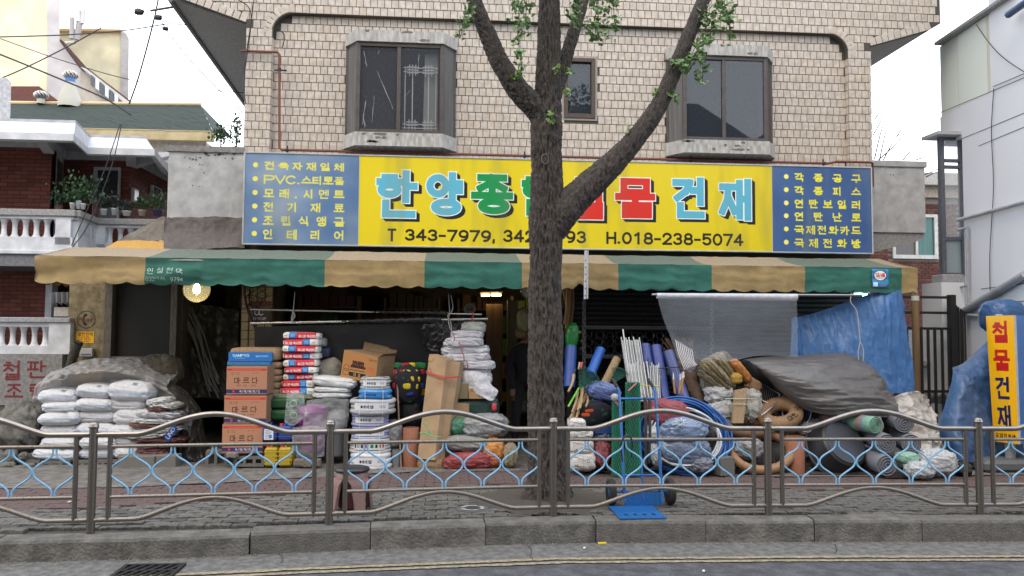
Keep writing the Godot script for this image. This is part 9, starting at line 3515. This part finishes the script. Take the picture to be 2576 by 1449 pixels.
	part("tin_edge",st,mat(.42,.43,.44,.5,"mottle",1.0,"",.0,.4),t)
	# corner glazing
	var frame:=mat(.12,.13,.155,.5,"mottle",1.0)
	var g:=Node3D.new()
	g.name = "corner_window"
	t.add_child(g)
	var cz:=base.z - .02
	var q0:=pz(2366,340,far.z)
	var q1:=pz(2424,340,cz)
	var wy:=func(v: float)->float: return pz(2395,v,-.15).y
	for vx in [2369,2420]:
		st=nst()
		var p:=pz(vx,500,-.15)
		pbox(st,p.x - .035,wy.call(692),-.19,p.x+.035,wy.call(338),-.11)
		part("mullion",st,frame,g)
	for vy in [348,404,420,600,690]:
		st=nst()
		var p:=pz(2370,vy,-.15)
		pbox(st,p.x,p.y - .025,-.18,pz(2422,vy,-.15).x,p.y+.025,-.12)
		part("transom",st,frame,g)
	st=nst()
	pbox(st,pz(2370,500,-.15).x,wy.call(690),-.155,pz(2422,500,-.15).x,wy.call(600),-.15)
	part("pane",st,clear_film(.3,.36,.38,.75,.05),g)
	st=nst()
	pbox(st,pz(2370,500,-.15).x,wy.call(600),-.155,pz(2422,500,-.15).x,wy.call(345),-.15)
	part("pane",st,clear_film(.6,.65,.68,.2,.05),g)
	st=nst()
	pbox(st,pz(2355,340,.0).x,wy.call(346),-.4,pz(2425,340,.0).x,wy.call(338),.05)
	part("window_head",st,mat(.4,.4,.42,.8,""),g)
	st=nst()
	pbox(st,pz(2372,700,.0).x,wy.call(712),-.3,pz(2425,700,.0).x,wy.call(692),.0,.01)
	part("window_ledge",st,mat(.42,.42,.44,.9,"mottle",1.0,"n_fine",.6),g)
	st=nst()
	pbox(st,pz(2370,800,.02).x,.0,-.5,base.x - .002,wy.call(712),.02)
	part("low_wall",st,render,t)
	# pipes and cables on the wall
	var pvc:=mat(.42,.43,.46,.6,"soft",1.0)
	for q in [[[[2412,553],[2580,508]],.03],[[[2432,575],[2434,660],[2436,770]],.02],[[[2412,578],[2432,573]],.02],[[[2420,790],[2432,778],[2580,690]],.06],[[[2424,791],[2500,798],[2600,798]],.025],[[[2374,732],[2434,718]],.02]]:
		var pts:=[]
		for e in q[0]: pts.append(wl.call(e[0],e[1],.06))
		st=nst()
		tube(st,pts,q[1],10)
		part("pipe",st,pvc,t)
	var cable:=mat(.03,.03,.035,.7,"")
	for q in [[[2500,222],[2494,330],[2499,470],[2490,640],[2492,775]],[[2456,62],[2490,110],[2530,150],[2600,195]],[[2498,218],[2530,205],[2600,175]]]:
		var pts:=[]
		for e in q: pts.append(wl.call(e[0],e[1],.03))
		st=nst()
		tube(st,spline(pts,24),.006,5)
		part("cable",st,cable,t)
	st=nst()
	var rr:=[wl.call(2535,38,.15),wl.call(2600,-8,.15)]
	tube(st,rr,.05,6)
	part("roof_edge",st,mat(.06,.09,.17,.5,""),t)
	lump("cream_post",[2512,790,2530,880],2.0,.1,mat(.42,.4,.36,.8,"mottle",2.0),"cream tube post between the white building and standing sign","post","",.02,.3,.9)
	# leafless shrub behind the parapet
	t=thing("bare_shrub","leafless thin shrub rising behind the grey parapet beam","shrub",pz(2240,420,-2.5))
	var tw:=mat(.09,.075,.065,.9,"")
	for q in [[2196,340,2215,305,2238,243],[2200,400,2220,320,2245,278],[2212,405,2225,345,2240,285],[2210,402,2260,355,2310,282],[2222,402,2245,360,2270,322],[2272,402,2300,370,2338,340],[2305,402,2325,395,2345,385],[2255,345,2262,335,2265,320],[2200,300,2210,285,2215,268],[2330,445,2350,435,2372,430],[2325,440,2345,432,2372,420]]:
		st=nst()
		tube(st,spline([pz(q[0],q[1],-2.5),pz(q[2],q[3],-2.5),pz(q[4],q[5],-2.5)],8),[.014,.013,.012,.011,.01,.009,.008,.006,.004],5)
		part("twig",st,tw,t)

func cam_to(p: Vector3)->Vector2:
	var q:=cam_xf.affine_inverse()*p
	return v2(MID.x+FOCAL*q.x/-q.z,MID.y - FOCAL*q.y/-q.z)
func build_across()->void:
	# the other side of the street, which the windows mirror
	for q in [[-16.0,9.0,11.5,"cream rendered house across the street with flat roof"],[-4.0,10.0,13.5,"grey rendered shop house across the street"],[7.5,9.0,9.0,"brown brick house across the street with stair tower"],[18.0,9.0,10.0,"beige house across the street beside the brown one"]]:
		var t:=thing("house_across_street",q[3],"house",v3(q[0],0,20.0))
		var st:=nst()
		pbox(st,q[0] - q[1]/2,-.05,19.0,q[0]+q[1]/2,q[2],27.0)
		part("wall",st,mat(.3,.28,.25,.9,"mottle",.4),t)
		st=nst()
		prism(st,PackedVector2Array([v2(q[0] - q[1]/2 - .3,q[2]),v2(q[0]+q[1]/2+.3,q[2]),v2(q[0]+q[1]/4,q[2]+1.6),v2(q[0] - q[1]/4,q[2]+1.6)]),Transform3D(Basis(),v3(0,0,27.0)),8.5)
		part("roof",st,mat(.07,.06,.06,.9,"mottle",.5),t)
		for j in 3:
			for i in 3:
				st=nst()
				pbox(st,q[0] - q[1]*.35+i*q[1]*.26,1.2+j*3.0,18.9,q[0] - q[1]*.35+i*q[1]*.26+1.3,2.6+j*3.0,18.98)
				part("window",st,mat(.04,.045,.05,.15,""),t)

func _ready()->void:
	rng.seed=20160512
	fn.seed=7
	fn.frequency=.08
	fn.fractal_octaves=3
	fine.seed=11
	fine.frequency=.08
	fine.fractal_octaves=2
	# camera
	var cam:=Camera3D.new()
	cam.name = "camera"
	cam.fov=rad_to_deg(2.0*atan(MID.y/FOCAL))
	cam.near=.05
	cam.far=400.0
	cam.position=v3(0,1.7,12)
	cam.basis=Basis(Vector3.UP,deg_to_rad(-4.8))*Basis(Vector3.RIGHT,deg_to_rad(3.1))*Basis(Vector3.BACK,deg_to_rad(.38))
	add_child(cam)
	cam.current=true
	cam_xf=cam.transform
	# sky, sun, exposure
	var env:=Environment.new()
	env.background_mode=Environment.BG_SKY
	var sky:=Sky.new()
	var sm:=ProceduralSkyMaterial.new()
	sm.sky_top_color=Color(.88,.915,.965)
	sm.sky_horizon_color=Color(.965,.972,.985)
	sm.sky_curve=.2
	sm.sky_energy_multiplier=1.45
	sm.ground_bottom_color=Color(.35,.34,.33)
	sm.ground_horizon_color=Color(.6,.6,.6)
	sm.sun_angle_max=1.0
	sky.sky_material=sm
	env.sky=sky
	env.tonemap_mode=Environment.TONE_MAPPER_LINEAR
	env.tonemap_exposure=1.52
	env.sdfgi_enabled=true
	env.ssao_enabled=true
	env.ssil_enabled=true
	var we:=WorldEnvironment.new()
	we.name = "world_environment"
	we.environment=env
	add_child(we)
	var sun:=DirectionalLight3D.new()
	sun.name = "sun"
	sun.light_energy=.4
	sun.light_color=Color(1.0,.94,.86)
	sun.light_angular_distance=24.0
	sun.shadow_enabled=true
	sun.basis=Basis(Vector3.UP,deg_to_rad(-28))*Basis(Vector3.RIGHT,deg_to_rad(-52))
	add_child(sun)
	make_textures()
	build_street()
	build_fence()
	build_shop()
	build_ground_floor()
	build_sign()
	build_pipe()
	build_awning()
	build_parapets()
	build_left_house()
	build_far()
	build_right_side()
	build_across()
	build_tree()
	build_person()
	build_goods_a()
	build_goods_b()
